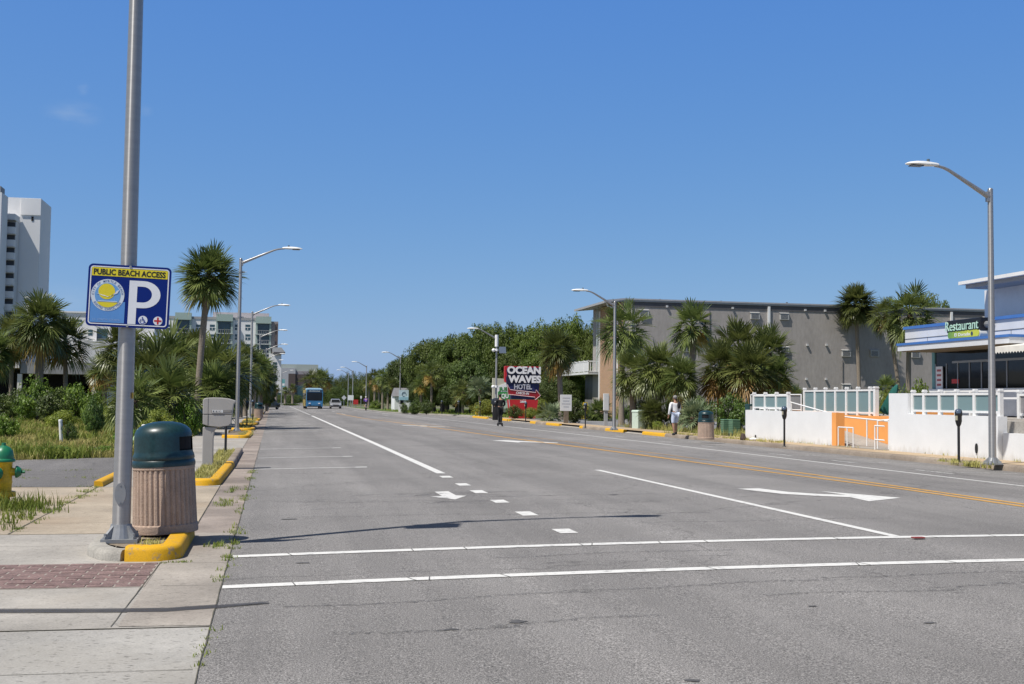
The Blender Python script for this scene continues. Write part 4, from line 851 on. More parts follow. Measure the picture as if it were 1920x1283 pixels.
def frond(mb, o, az, el, Lp, Lb, nl, droop, rg, wd=.055, dry=False):
    d = Vector((math.cos(az)*math.cos(el), math.sin(az)*math.cos(el), math.sin(el))); s = Vector((-math.sin(az), math.cos(az), 0))
    roll = rg.uniform(-.5, .5); p = Vector(o); pts = [p.copy()]
    for i in range(3):
        p = p+d*(Lp/3); pts.append(p.copy()); d = (d+Vector((0, 0, -droop*.22*max(.15, math.cos(el))**1.5))).normalized()
    n0 = s.cross(d); s = (s*math.cos(roll)+n0*math.sin(roll)).normalized(); nn = s.cross(d)
    w0 = .022
    for a, b_ in zip(pts, pts[1:]): mb.add([a-s*w0, a+s*w0, b_+s*w0, b_-s*w0], [(0, 1, 2, 3)])
    h = pts[-1]; d0 = (d+Vector((0, 0, -droop*.25))).normalized()
    for i in range(nl):
        u = -1+2*i/(nl-1); th = u*1.95+rg.uniform(-.05, .05); c = math.cos(th); sn = math.sin(th)
        L = Lb*(.62+.38*math.cos(th*.75))*rg.uniform(.85, 1.08)
        hb = h + d0*Lb*.28*max(0, c)*abs(c)                 # the midrib runs on into the blade
        e = (d0*c+s*sn - nn*(.32*abs(sn)+.05)).normalized(); f = e.cross(nn).normalized()
        g = Vector((0, 0, -1)); dr = droop*rg.uniform(.5, 1.3)
        p1 = hb+e*L*.45+g*L*.015*dr; p2 = hb+e*L*.78+g*L*.08*dr; p3 = hb+e*L*.99+g*L*.22*dr
        w1 = wd*rg.uniform(.8, 1.15)
        mb.add([hb, p1-f*w1/2, p1+f*w1/2, p2-f*w1*.32, p2+f*w1*.32, p3], [(0, 1, 2), (1, 3, 4, 2), (3, 5, 4)])
def crown_mesh(seed, nf=44, nl=22, Lp=.52, Lb=.62, elmin=-55, old=.06, droop=1.0, wd=.046, nm='palm_crown', wind=0, leaf=None):
    """unit palm crown: about 1 m from heart to leaf tip"""
    rg = random.Random(seed); mb = MB()
    for i in range(nf):
        t = (i+.5)/nf; el = math.asin(max(-1, min(1, .99-(.99-math.sin(math.radians(elmin)))*t**.92)))+rg.uniform(-.12, .12); az = i*2.39996+rg.uniform(-.25, .25)
        mb.k = 1 if (t > (.50 if old > .5 else .72) and rg.random() < old*(1.3 if old > .5 else 3)) else 0
        k = rg.uniform(.85, 1.1)
        frond(mb, (0, 0, .05-.16*t), az+wind*rg.uniform(.3, 1), el, Lp*k*(.9+.25*t), Lb*k, nl, droop*(.22+1.05*t*t), rg, wd)
    for i in range(26):                                     # old boots under the heart
        a = i*2.4; z = -.12-.42*i/26; mb.k = 2; dd = Vector((math.cos(a), math.sin(a), .9)); q = Vector((math.cos(a)*.12, math.sin(a)*.12, z)); s_ = Vector((-math.sin(a), math.cos(a), 0))*.035
        mb.add([q-s_, q+s_, q+dd*.14+s_*.6, q+dd*.14-s_*.6], [(0, 1, 2, 3)])
    return mb.mesh(nm, [leaf or PALM_G, PALM_D, BOOT])
CR = {'a': crown_mesh(1, 46, 22, .46, .62, -40, .05, 1.4, .056), 'b': crown_mesh(2, 80, 28, .40, .62, -44, .04), 'c': crown_mesh(3, 52, 24, .55, .6, -40, .05, 1.9, wind=.9), 'd': crown_mesh(4, 48, 22, .46, .66, -40, .5, 1.5, .056),
      'e': crown_mesh(5, 34, 20, .58, .76, -14, .02, 1.5, .075), 'f': crown_mesh(6, 34, 16, .5, .62, -42, .1, 1.0, .075), 'g': crown_mesh(8, 30, 18, .5, .66, -8, 0, .8, .07, leaf=PALM_S), 'h': crown_mesh(9, 72, 26, .44, .66, -46, .07, 1.6),
      'k': crown_mesh(10, 66, 24, .40, .64, -52, .12, 1.9), 'm': crown_mesh(12, 44, 22, .50, .62, -32, .04, 1.5, .058, wind=.4)}
def palm(label, cpx, cpy, Y, R, kind='a', tpx=None, gz=None, r=.19, group=None, name='palm_tree', trunk=True, flat=1):
    if kind in 'eg': cpy += R*.35
    """crown heart at pixel (cpx, cpy) at distance Y; R = crown radius in pixels of the photo"""
    c = AY(cpx, cpy, Y); k = R/FPX*Y*1.02; X0 = c.x if tpx is None else AY(tpx, cpy+60, Y).x
    if gz is None: gz = .13 if c.x > 14 else 0
    t = thing(name, label, 'palm tree', (X0, Y, gz), R_.uniform(0, .0), group)
    hx = c.x-X0; hz = c.z-gz
    if trunk:
        m = MB(); n = 14; pts = []; rs = []
        for i in range(n+1):
            u = i/n; pts.append((hx*(u**1.6), .06*math.sin(u*3), -.1+(hz+.1)*u)); rs.append(r*(1.18-.3*min(1, u*5) if u < .2 else .9)*(1+.035*(i % 2)))
        m.tube(pts, rs, 12); m.build('trunk', BARK, t, smooth=60, fix=False)
        m = MB(); m.tube([(hx, 0, hz-.55*k), (hx, 0, hz-.25*k), (hx, 0, hz)], [r*.95, r*1.35, r*.9], 10); m.build('boot_sheath', BOOT, t, smooth=60, fix=False)
    o = bpy.data.objects.new('crown', CR[kind]); col.objects.link(o); o.parent = t; o.location = (hx, 0, hz); o.scale = (k, k, k*flat); o.rotation_euler = (0, 0, R_.uniform(0, 6.28))
    return t
# left
palm('tall lone palm with a round crown leaning right beside the mailbox lamp', 392, 516, 56, 58, 'b', 373, r=.155)
palm('leftmost palm in front of the low car park, cut by the frame edge', 22, 628, 85, 44, 'a', 22, r=.16)
palm('tallest palm of the car park group, thick trunk in the middle', 78, 603, 82, 54, 'k', 74, r=.29)
palm('third palm of the car park group, right of the thick trunk', 122, 640, 84, 46, 'm', 124, r=.16)
palm('short palm in front of the white walls left of the lamp pole', 196, 692, 80, 32, 'd', 196, r=.17)
palm('dark palm half hidden behind the lamp pole under the parking sign', 232, 650, 74, 48, 'h', 236)
palm('palm just outside the left edge with drooping leaves', -14, 660, 80, 40, 'h')
PG = 'palmettos behind the litter bin and mailbox'
for lb, x, y, Y, R, kd in (('highest bushy palmetto left of the tall lone palm', 318, 668, 62, 62, 'e'), ('palmetto right of the tall palm trunk, reaching over to the lamp', 408, 682, 60, 56, 'e'), ('bushy palmetto straight behind the tall palm trunk', 365, 672, 66, 54, 'm'),
                         ('palmetto with long pale leaves above the bin lid', 285, 694, 50, 62, 'e'), ('palmetto low in front between bin lid and tall palm trunk', 322, 725, 48, 55, 'e'), 
                         ('low palmetto close behind the lamp pole', 250, 735, 46, 45, 'e'), ('dark low palmetto between tall palm trunk and mailbox', 402, 730, 57, 50, 'h')):
    palm(lb, x, y, Y, R, kd, group=PG, r=.16)
for lb, x, y, Y, R, kd in (('palm with bright leaves between the first two mailbox lamps', 462, 672, 96, 30, 'a'), ('low palm behind the second lamp beyond the mailbox', 478, 690, 104, 32, 'a'), ('dark palm right of the second lamp beyond the mailbox', 490, 708, 112, 28, 'h'), ('palm left of the second lamp, low', 452, 705, 90, 34, 'h')):
    palm(lb, x, y, Y, R, kd, r=.17)
for lb, x, y, Y, R in (('large far palm behind the bus, left one', 583, 715, 232, 20), ('large far palm behind the bus, right one', 604, 712, 236, 20), ('tiny palm left of the far lamp with teal banner', 518, 729, 225, 8), ('tiny palm beside the far lamp with teal banner', 535, 733, 240, 8), ('tiny palm right of the far lamp with teal banner', 549, 728, 245, 8)):
    palm(lb, x, y, Y, R, 'f', gz=.02, r=.2 if R > 10 else .25)
for i, (x, y, Y, R) in enumerate(((692, 716, 178, 15), (703, 708, 172, 15), (711, 718, 165, 15), (718, 706, 160, 15), (728, 714, 152, 16), (737, 722, 146, 15))):
    palm(('first', 'second', 'third', 'fourth', 'fifth', 'sixth')[i]+' from the left in the far row of slim palms right of the cyclist', x, y, Y, R, 'f', group='far row of palms on the lawn', r=.16)
# right
for lb, x, y, Y, R, kd, tp, r in (
    ('palm right of the motel sign, its leaves covering the last letter', 1046, 655, 83, 42, 'k', 1053, .21),
    ('windswept palm in front of the brick end of the motel', 1168, 618, 66, 54, 'c', 1166, .18),
    ('tall palm in front of the grey wall, highest of the clump by the man', 1298, 612, 68, 48, 'm', 1300, .2),
    ('tall slim palm casting its shadow on the grey motel wall', 1605, 570, 92.8, 43, 'b', 1612, .18),
    ('palm with a wide crown rising behind the restaurant roof', 1706, 590, 84, 58, 'c', 1703, .21),
    ('palm crown between the slim palm and the restaurant palm', 1662, 590, 87, 34, 'c', 1690, .17)): palm(lb, x, y, Y, R, kd, tp, r=r)
CG = 'palm clump in front of the grey motel wall'
for lb, x, y, Y, R, kd in (('left palm of the clump, touching the motel lamp', 1188, 700, 60, 48, 'm'), ('second palm of the clump, behind the transformer box', 1235, 690, 58, 52, 'h'), ('middle palm of the clump above the man in white', 1278, 708, 56, 44, 'k'),
                          ('big palm with orange skirt left of the litter bin top', 1352, 690, 56, 56, 'd'), ('highest bushy palm above the litter bin', 1385, 655, 58, 58, 'm'), ('big palm with orange skirt above the condenser units', 1408, 695, 54, 56, 'd'), ('right palm of the clump, top right of the condenser units', 1440, 662, 57, 54, 'a'), ('low right palm of the clump with orange skirt beside the wall', 1455, 705, 55, 42, 'd')):
    palm(lb, x, y, Y, R, kd, group=CG, r=.2)
for lb, x, y, Y, R, kd in (('small palmetto at the foot of the red sign base', 1032, 772, 77, 26, 'g'), ('spiky low palmetto between notice board and brick wall', 1122, 775, 80, 28, 'h'), ('small fan palm above the glass fence on the left', 1492, 738, 62, 20, 'e'),
                          ('small palm at the shaded grey wall beside the slim trunk', 1665, 722, 80, 22, 'e'), ('silvery palmetto left of the lamp with cameras', 900, 722, 108, 24, 'g'), ('palm among the dark trees above the far hydrant', 868, 735, 112, 22, 'f'), ('palm among the dark trees left of the silvery palmetto', 810, 700, 118, 22, 'f'), ('lower palm among the dark trees over the low hedge', 790, 722, 120, 18, 'f'), ('pale leaf palmetto deep behind the man in white', 1300, 770, 52, 34, 'g'), ('low palmetto between transformer box and the man', 1225, 775, 57, 28, 'h')):
    palm(lb, x, y, Y, R, kd, r=.14)
# ---- leafy crowns
def cloud_mesh(nm, seed, m, ncl, nleaf, ls, shape='oak', clr=.26, hollow=.62):
    """unit crown (radius about 1, base at z=0, top near 1): leaf sized faces gathered in clumps with gaps between"""
    rg = random.Random(seed); mb = MB()
    lump = [(Vector((rg.gauss(0, 1), rg.gauss(0, 1), rg.gauss(0, .7))).normalized(), rg.uniform(.12, .38)) for _ in range(7)]
    for c in range(ncl):
        v = Vector((rg.gauss(0, 1), rg.gauss(0, 1), rg.gauss(0, 1))).normalized()
        rad = rg.uniform(hollow, 1.0)
        for q, a in lump: rad *= 1+a*max(0, v.dot(q))**3-.04
        p = Vector((v.x*rad, v.y*rad, .5+v.z*rad*.5))
        if shape == 'oak' and p.z < .12: p.z = .12+rg.uniform(0, .15)
        if shape == 'bush': p.z = max(p.z, .06)
        cr = clr*rg.uniform(.65, 1.25)
        for k in range(nleaf):
            u = Vector((rg.gauss(0, 1), rg.gauss(0, 1), rg.gauss(0, 1))).normalized()
            q = p+Vector((u.x, u.y, u.z*.55))*cr*rg.uniform(.35, 1.0)**.6
            nr = (u*.7+v*.4+Vector((0, 0, .5))+Vector((rg.gauss(0, .55), rg.gauss(0, .55), rg.gauss(0, .55)))).normalized()
            a = nr.orthogonal().normalized(); b_ = nr.cross(a); th = rg.uniform(0, 6.28); a, b_ = a*math.cos(th)+b_*math.sin(th), b_*math.cos(th)-a*math.sin(th)
            s = ls*rg.uniform(.6, 1.3)
            mb.add([q-a*s, q+b_*s*.45+nr*s*.1, q+a*s, q-b_*s*.45], [(0, 1, 2, 3)])
    return mb.mesh(nm, m)
OAKS = [cloud_mesh('oak_crown', 11, OAK1, 210, 115, .028, clr=.19), cloud_mesh('oak_crown', 12, OAK2, 210, 115, .028, clr=.19), cloud_mesh('oak_crown', 13, OAK3, 210, 110, .029, clr=.19), cloud_mesh('oak_crown', 14, OAK1, 200, 120, .028, clr=.2, hollow=.55)]
BUSH = [cloud_mesh('foliage', 21, SHR1, 70, 75, .050, 'bush', .30, .5), cloud_mesh('foliage', 22, SHR2, 70, 75, .055, 'bush', .30, .5), cloud_mesh('foliage', 23, SHR3, 60, 75, .055, 'bush', .32, .5), cloud_mesh('foliage', 24, SHR1, 60, 70, .06, 'bush', .34, .45)]
def tree(label, px, ytop, hw, Y, k=0, base=.22, name='broadleaf_tree', gz=.13, dens=1):
    c = AY(px, ytop, Y); W_ = hw/FPX*Y; H_ = c.z-gz
    t = thing(name, label, 'tree', (c.x, Y, gz))
    z0 = H_*base; rg = random.Random(int(px*7+ytop)); r = .045*H_
    m = MB(); m.tube([(0, 0, -.2), (.05, 0, z0*.6), (rg.uniform(-.3, .3), 0, z0+.15*H_), (rg.uniform(-.5, .5), rg.uniform(-.4, .4), H_*.7)], [r*1.25, r, r*.7, r*.2], 8); m.build('trunk', OBARK, t, smooth=60, fix=False)
    m = MB()
    for i in range(5):
        a = i*1.3+rg.random(); l = W_*rg.uniform(.5, .8); m.tube([(0, 0, z0*.8+.1*i), (math.cos(a)*l*.5, math.sin(a)*l*.5, z0+.2*H_), (math.cos(a)*l, math.sin(a)*l, z0+(.35+.08*i)*H_*.8)], [r*.55, r*.35, r*.08], 6)
    m.build('limbs', OBARK, t, smooth=60, fix=False)
    o = bpy.data.objects.new('crown', OAKS[k]); col.objects.link(o); o.parent = t; o.location = (0, 0, z0*.75); o.scale = (W_, W_, (H_-z0*.75)/.98); o.rotation_euler = (0, 0, rg.uniform(0, 6.28))
    return t
def bush(label, px, ytop, hw, Y, k=0, name='shrub', gz=None, dy=1, cat='shrub', group=None):
    c = AY(px, ytop, Y); W_ = hw/FPX*Y
    if gz is None: gz = .13 if c.x > 14 else 0
    H_ = max(.15, c.z-gz); t = thing(name, label, cat, (c.x, Y, gz), 0, group); rg = random.Random(int(px*3+ytop*5))
    m = MB()
    for i in range(7): a = i*.9; m.tube([(0, 0, -.05), (math.cos(a)*W_*.25, math.sin(a)*W_*.25, H_*.4), (math.cos(a)*W_*.5, math.sin(a)*W_*.5, H_*.75)], [.03, .02, .008], 5)
    m.build('stems', OBARK, t, fix=False)
    o = bpy.data.objects.new('foliage', BUSH[k]); col.objects.link(o); o.parent = t; o.location = (0, 0, 0); o.scale = (W_*.86, W_*.86*dy, H_*.95); o.rotation_euler = (0, 0, rg.uniform(0, 6.28))
    return t
# right hand trees, far to near
for i, a in enumerate((
    ('dark oak standing over the pale cottage at the end of the right tree line', 758, 664, 44, 152, 2, .15), ('dark oak with a rounded dome, first high crown from the left', 808, 634, 52, 132, 0), ('dark oak crown behind the top of the camera lamp, left part', 862, 624, 56, 128, 0),
    ('oak crown with sky gaps behind the camera lamp head', 912, 608, 58, 134, 0), ('oak crown right of the camera lamp head', 962, 612, 54, 130, 3), ('bright oak behind the motel sign, left peak', 1005, 598, 58, 128, 1),
    ('tallest bright oak above the palm by the motel sign', 1062, 594, 58, 130, 1), ('oak meeting the roof corner of the motel', 1115, 604, 44, 126, 3), ('low bright tree filling behind the motel sign', 1020, 655, 60, 116, 1),
    ('low dark tree behind the cream and green board', 950, 665, 50, 118, 0), ('low dark tree over the far hydrant', 885, 672, 52, 118, 2), ('low dark tree behind the low hedge', 830, 682, 48, 122, 0), ('shady tree under the balcony of the motel', 1090, 680, 46, 112, 1), ('dark small tree right of the motel sign base', 1005, 722, 34, 101, 2),
    ('dark undergrowth tree beside the round bush', 925, 715, 40, 110, 2), ('dark undergrowth tree left of the far hydrant', 858, 718, 42, 116, 2), ('small dark tree beside the pale cottage', 790, 712, 34, 130, 2), ('back row dark oak left of the camera lamp', 838, 650, 54, 142, 2), ('back row dark oak behind the camera lamp pole', 935, 636, 58, 144, 2), ('back row dark oak right of the motel sign top', 1035, 626, 62, 142, 2), ('back row oak left of the motel roof', 1090, 622, 50, 140, 0), ('shaded low tree behind the round bush', 965, 705, 46, 108, 2), ('shaded low tree between motel sign and balcony', 1045, 705, 48, 106, 2), ('shaded low tree over the low hedge', 815, 715, 44, 126, 2), ('shaded low tree left of the pale blue board', 745, 716, 24, 156, 2))):
    tree(*a)
tree('treetop showing behind the motel roof by the restaurant palm', 1748, 550, 52, 125, 1, .3)
# left dark trees along the pavement
for a in (('dark leafy tree between the first two mailbox lamps', 458, 662, 34, 108, 2), ('dark tree behind the second lamp beyond the mailbox', 490, 668, 30, 116, 2), ('dark tree behind the bushy palmettos', 425, 690, 40, 86, 2), ('dark tree far behind the mailbox', 380, 700, 50, 84, 2), ('dark tree behind the pole and low palmetto', 290, 700, 50, 82, 2), ('small dark tree left of the parked black vehicle', 500, 712, 16, 132, 2)):
    tree(*a[:6], .15, gz=0)
# far wood across the end of the road: one mass
m = MB(); rg = random.Random(5)
def wood(seed, x0, x1, ya, Y, hw, k, nm):
    rg = random.Random(seed); src = OAKS[k]; vs = [v.co.copy() for v in src.vertices]; fs = [tuple(p.vertices) for p in src.polygons][::3]
    mb = MB(); x = x0
    while x < x1:
        yt = ya(x)+rg.uniform(-4, 5); c = AY(x, yt, Y+rg.uniform(-15, 25)); W_ = hw/FPX*Y*rg.uniform(.8, 1.2); H_ = c.z; a = rg.uniform(0, 6.28); ca, sa = math.cos(a), math.sin(a); o = len(mb.v)
        used = {}
        for f in fs:
            q = []
            for i in f:
                if i not in used: v = vs[i]; used[i] = len(mb.v); mb.v.append((c.x+(v.x*ca-v.y*sa)*W_, c.y+(v.x*sa+v.y*ca)*W_, v.z*H_/1.05))
                q.append(used[i])
            mb.f.append(tuple(q)); mb.m.append(0)
        x += hw*rg.uniform(.55, .8)
    o = mb.build(nm, src.materials[0], fix=False); o['kind'] = 'stuff'; return o
wood(31, 598, 700, lambda x: 697+abs(x-655)*.06, 330, 20, 3, 'far_wood')
wood(32, 596, 740, lambda x: 722, 270, 18, 2, 'far_wood')
wood(33, 690, 760, lambda x: 702-(x-690)*.15, 250, 20, 0, 'far_wood')
wood(34, 455, 560, lambda x: 738, 262, 12, 2, 'far_wood')
wood(35, -60, 250, lambda x: 728, 130, 30, 2, 'far_wood')
# shrubs on the left lot
for a in (('leftmost dark green shrub under the car park palms', 28, 735, 42, 74, 1), ('bright round shrub in front of the dark car park opening', 70, 716, 45, 70, 0), ('tall bright shrub right of the thick palm trunk', 138, 712, 44, 68, 3), ('dark shrub behind the marker pipe', 100, 735, 40, 64, 1), ('shrub between marker pipe and lamp pole', 180, 735, 34, 60, 0),
          ('tall dark weed bush left of the lamp pole', 178, 750, 22, 44, 1), ('pale feathery weed bush at the left edge', 12, 772, 30, 43, 3), ('bright shrub behind the utility pedestal', 232, 745, 38, 58, 2), ('low bright shrub right of the white post', 350, 755, 34, 47, 0), ('pale weedy shrub below the palmettos', 300, 762, 34, 44, 2), ('shrub at the foot of the tall lone palm', 385, 762, 26, 50, 0),
          ('low creeping vine at the edge of the old asphalt', 112, 838, 46, 30.5, 0), ('creeping vine beside the cable pedestal', 190, 834, 26, 32, 3), ('small weed bush right of the marker pipe', 132, 795, 14, 39, 1), ('low weeds behind the lamp pole', 240, 800, 30, 38, 3), ('pale shrub in the middle of the lot behind the pipe', 120, 765, 30, 55, 2)):
    bush(*a)
# shrubs on the right
for a in (('trimmed dense bush behind the white notice board', 1077, 752, 32, 71.5, 1), ('round bright bush by the far hydrant', 912, 746, 28, 100, 2), ('left part of the low dark hedge on the lawn', 778, 752, 16, 112, 1), ('right part of the low dark hedge on the lawn', 800, 752, 16, 111, 1), ('small dark shrub below the pale blue board', 758, 757, 8, 118, 1),
          ('left flowering shrub at the red sign base', 965, 762, 18, 86.5, 1), ('right yellow green shrub at the red sign base', 995, 762, 16, 86.5, 2), ('bright bush behind the red sign base, right', 1015, 745, 22, 97, 2), ('shrub at the foot of the brick wall right of the lamp', 1166, 762, 16, 74, 0), ('dark shrub right behind the transformer box', 1215, 745, 26, 60, 1),
          ('dark undergrowth behind the man in white', 1270, 745, 40, 57, 1), ('dark undergrowth left of the litter bin', 1310, 750, 34, 54, 1), ('dark undergrowth behind the condenser units', 1375, 745, 40, 53, 1), ('pale weed clump at the pavement left of the man', 1233, 788, 12, 55.5, 2), ('dark undergrowth beside the teal phone pedestal', 1440, 740, 34, 52, 1), ('dark undergrowth beside the left end of the grey wall', 1190, 755, 24, 66, 1),
          ('glossy broad leaf shrub behind the right white wall', 1716, 702, 42, 36.5, 3), ('low shrub on the patio near the folded umbrella', 1660, 728, 16, 44, 2), ('weed plants on the low white wall by the lamp', 1899, 806, 10, 26.6, 2), ('dark leafy hedge right of the parked grey car', 705, 752, 18, 162, 0), ('low hedge at the far corner left of the bus', 545, 757, 20, 232, 1), ('low green hedge behind the grey car', 640, 752, 22, 238, 0)):
    bush(*a)
# ---- grass: nobody could count it
def blades(nm, m, spots, h0, h1, w_, seed=1, lean=.5, per=5, spread=.07):
    rg = random.Random(seed); mb = MB()
    for (x, y, z, s) in spots:
        for k in range(per):
            a = rg.uniform(0, 6.28); h = rg.uniform(h0, h1)*s; l = h*rg.uniform(.1, lean); px, py = x+rg.gauss(0, spread), y+rg.gauss(0, spread); c, sn = math.cos(a), math.sin(a); ww = w_*rg.uniform(.7, 1.3)
            mb.add([(px-sn*ww, py+c*ww, z), (px+sn*ww, py-c*ww, z), (px+c*l*.4+sn*ww*.6, py+sn*l*.4-c*ww*.6, z+h*.6), (px+c*l*.4-sn*ww*.6, py+sn*l*.4+c*ww*.6, z+h*.6), (px+c*l, py+sn*l, z+h)], [(0, 1, 2, 3), (3, 2, 4)])
    o = mb.build(nm, m, fix=False); o['kind'] = 'stuff'; return o
rg = random.Random(77); sp = []; sp2 = []
def edge(x): return 26.5+max(0, (x+13))*.3 if x < -6 else 28.6+(x+6)*.62
while len(sp) < 11000:
    y = 25+52*rg.random()**1.5; x = rg.uniform(-.26*y-1, -2.95)
    if y < edge(x)-.1: continue
    n = math.sin(x*1.3+y*.7)+math.sin(x*.5-y*1.1)
    (sp if n < .9 else sp2).append((x, y, -.02, rg.uniform(.5, 1.1)*(1+.25*n)))
blades('lot_grass', GRASS, sp, .06, .26, .012, 3, .9); blades('lot_weeds', GRASS2, sp2, .08, .32, .02, 4, 1.0)
sp = []
for i in range(420): y = rg.uniform(14.0, 17.4); x = rg.uniform(-5.2, -2.85); (abs(x+3.6)+abs(y-16) < 2.2+rg.random()) and sp.append((x, y if x < -3.0 else y, .0, rg.uniform(.4, 1)))
for i in range(200): sp.append((rg.gauss(-3.55, .3), rg.gauss(16.5, .3), 0, rg.uniform(.7, 1.6)))
blades('hydrant_weeds', GRASS2, sp, .05, .2, .007, 6, .9)
# tufts in the joints
sp = []
def tufts(xa, ya, xb, yb, n, s=1, w_=.05):
    for i in range(n): t = rg.random(); cl = .5+.5*math.sin(t*37+ya); (cl > .55 and rg.random() < .75) and sp.append((xa+(xb-xa)*t+rg.gauss(0, w_), ya+(yb-ya)*t+rg.gauss(0, w_), .003, s*rg.uniform(.5, 1.2)))
tufts(-2.75, 13.8, -2.78, 20.3, 420, 1, .07); tufts(-13, 20.35, -2.9, 20.33, 260, 1, .08); tufts(-.39, 6.6, -.37, 8, 50, .7, .025); tufts(-.38, 9.5, -.36, 13.4, 150, .8, .035); tufts(-.38, 13.4, -.37, 26, 260, .9, .05)
tufts(-12, 13.46, -3, 13.46, 60, .7, .03); tufts(-8, 22.3, -3.2, 22.6, 160, 1, .12); tufts(-8, 24.6, -3.5, 24.9, 160, 1, .12); tufts(-4.3, 16.9, -3.2, 16.9, 40, .7, .03); tufts(-.6, 16.6, -.62, 17.6, 110, 1.5, .07); tufts(-.65, 19, -.6, 20, 40, 1.3, .05)
tufts(-.62, 12.1, -.35, 12.4, 60, 1.2, .06); tufts(-.9, 11.05, -.7, 11.1, 30, .5, .03)
blades('joint_weeds', GRASS2, sp, .015, .055, .004, 9, 1.3, 6, .02)
sp = []
for i in range(16): sp.append((rg.gauss(-1.12, .06), rg.gauss(11.75, .08), .085, rg.uniform(.4, .9)))
for i in range(420): sp.append((rg.uniform(-1.38, -.98), rg.uniform(20.9, 32.8), .075, rg.uniform(.5, 1.2)))
for i in range(160): sp.append((rg.gauss(-1.0, .15), rg.uniform(44.5, 50.5), .08, rg.uniform(.6, 1)))
for i in range(700): sp.append((rg.uniform(-1.7, -1.0), rg.uniform(55, 100), .08, rg.uniform(.8, 1.6)))
blades('island_grass', GRASS, sp, .03, .10, .006, 12, 1.0, 6, .03)
sp = []
for i in range(2600): y = rg.uniform(90, 150); x = rg.uniform(17.3 if y < 112 else 13.6, 17.3+12); sp.append((x, y, .14, rg.uniform(.6, 1.3)))
blades('lawn_grass', GRASS2, sp, .1, .22, .03, 14, .6, 4, .25)
sp = []
for i in range(60): sp.append((16.72+rg.gauss(0, .05), rg.gauss(25.9, .35), .03, rg.uniform(1, 2.0)))
for i in range(50): sp.append((16.1+rg.gauss(0, .15), rg.gauss(25.7, .5), .15, rg.uniform(.6, 1)))
for i in range(260): sp.append((rg.uniform(15.3, 16.9) if False else rg.uniform(17.0, 17.5), rg.uniform(38, 50), .15, rg.uniform(.5, 1.2)))
for i in range(900): sp.append((rg.uniform(18.4, 20.5), rg.uniform(44, 62), .13, rg.uniform(1, 3.5)))
for i in range(40): sp.append((rg.uniform(17.9, 18.0), rg.uniform(24, 43), .15, rg.uniform(.5, 1)))
blades('kerb_weeds', GRASS, sp, .04, .13, .008, 15, .9, 6, .05)
# ------------------------------------------------------------------ buildings
WSTUC = mat('white_stucco', (.72, .735, .745), .85, var=.07, vs=.9, var2=.04, vs2=40, bump=.15, bs=60)
n, l = nodes_of(WSTUC)                                      # splashed dirt along the foot of the walls, runs below the copings
bs_ = n['Principled BSDF']; src = bs_.inputs['Base Color'].links[0].from_socket; gp = n.new('ShaderNodeNewGeometry'); sz = n.new('ShaderNodeSeparateXYZ'); l.new(gp.outputs['Position'], sz.inputs[0])
mpn = n.new('ShaderNodeMapping'); mpn.inputs['Scale'].default_value = (2.5, 2.5, .6); l.new(gp.outputs['Position'], mpn.inputs[0]); nq = n.new('ShaderNodeTexNoise'); nq.inputs['Scale'].default_value = 2.2; nq.inputs['Detail'].default_value = 7; nq.inputs['Roughness'].default_value = .7; l.new(mpn.outputs[0], nq.inputs['Vector'])
zz = n.new('ShaderNodeMapRange'); zz.inputs[1].default_value = .15; zz.inputs[2].default_value = .42; zz.inputs[3].default_value = .32; zz.inputs[4].default_value = -.08; l.new(sz.outputs[2], zz.inputs[0])
ad = n.new('ShaderNodeMath'); l.new(nq.outputs[0], ad.inputs[0]); l.new(zz.outputs[0], ad.inputs[1]); rq = n.new('ShaderNodeMapRange'); rq.inputs[1].default_value = .58; rq.inputs[2].default_value = .85; rq.inputs[4].default_value = .42; l.new(ad.outputs[0], rq.inputs[0])
mq = n.new('ShaderNodeMixRGB'); mq.inputs[2].default_value = (.42, .39, .34, 1); l.new(rq.outputs[0], mq.inputs[0]); l.new(src, mq.inputs[1]); l.new(mq.outputs[0], bs_.inputs['Base Color'])
GWALL = mat('grey_motel_stucco', (.335, .307, .286), .9, var=.13, vs=.8, var2=.08, vs2=5, bump=.5, bs=14, stretch=(1, 1, .35))
MBRICK = bpy.data.materials.new('tan_brick'); MBRICK.use_nodes = True
n, l = nodes_of(MBRICK); bt = n.new('ShaderNodeTexBrick'); g_ = n.new('ShaderNodeTexCoord'); mp = n.new('ShaderNodeMapping'); mp.inputs['Rotation'].default_value = (PI/2, 0, PI/2); l.new(g_.outputs['Object'], mp.inputs[0])
sx = n.new('ShaderNodeSeparateXYZ'); cb = n.new('ShaderNodeCombineXYZ'); l.new(g_.outputs['Object'], sx.inputs[0]); l.new(sx.outputs[1], cb.inputs[0]); l.new(sx.outputs[2], cb.inputs[1]); l.new(cb.outputs[0], bt.inputs['Vector'])
bt.inputs['Scale'].default_value = 4; bt.inputs['Color1'].default_value = (.46, .27, .15, 1); bt.inputs['Color2'].default_value = (.34, .20, .12, 1); bt.inputs['Mortar'].default_value = (.42, .36, .30, 1); bt.inputs['Mortar Size'].default_value = .015
l.new(bt.outputs[0], n['Principled BSDF'].inputs['Base Color']); n['Principled BSDF'].inputs['Roughness'].default_value = .9
GLASS = mat('dark_window_glass', (.012, .014, .016), .05, var=.3, vs=.8, spec=.3)
TEALG = mat('teal_window_glass', (.035, .075, .095), .12, var=.3, vs=.5, spec=.6)
DARK = mat('dark_interior', (.008, .008, .009), .9)
TRIM = mat('white_trim', (.74, .74, .73), .5, var=.06)
GTRIM = mat('grey_trim', (.33, .33, .33), .6, var=.1)
DTRIM = mat('dark_grey_trim', (.085, .082, .088), .7, var=.15)
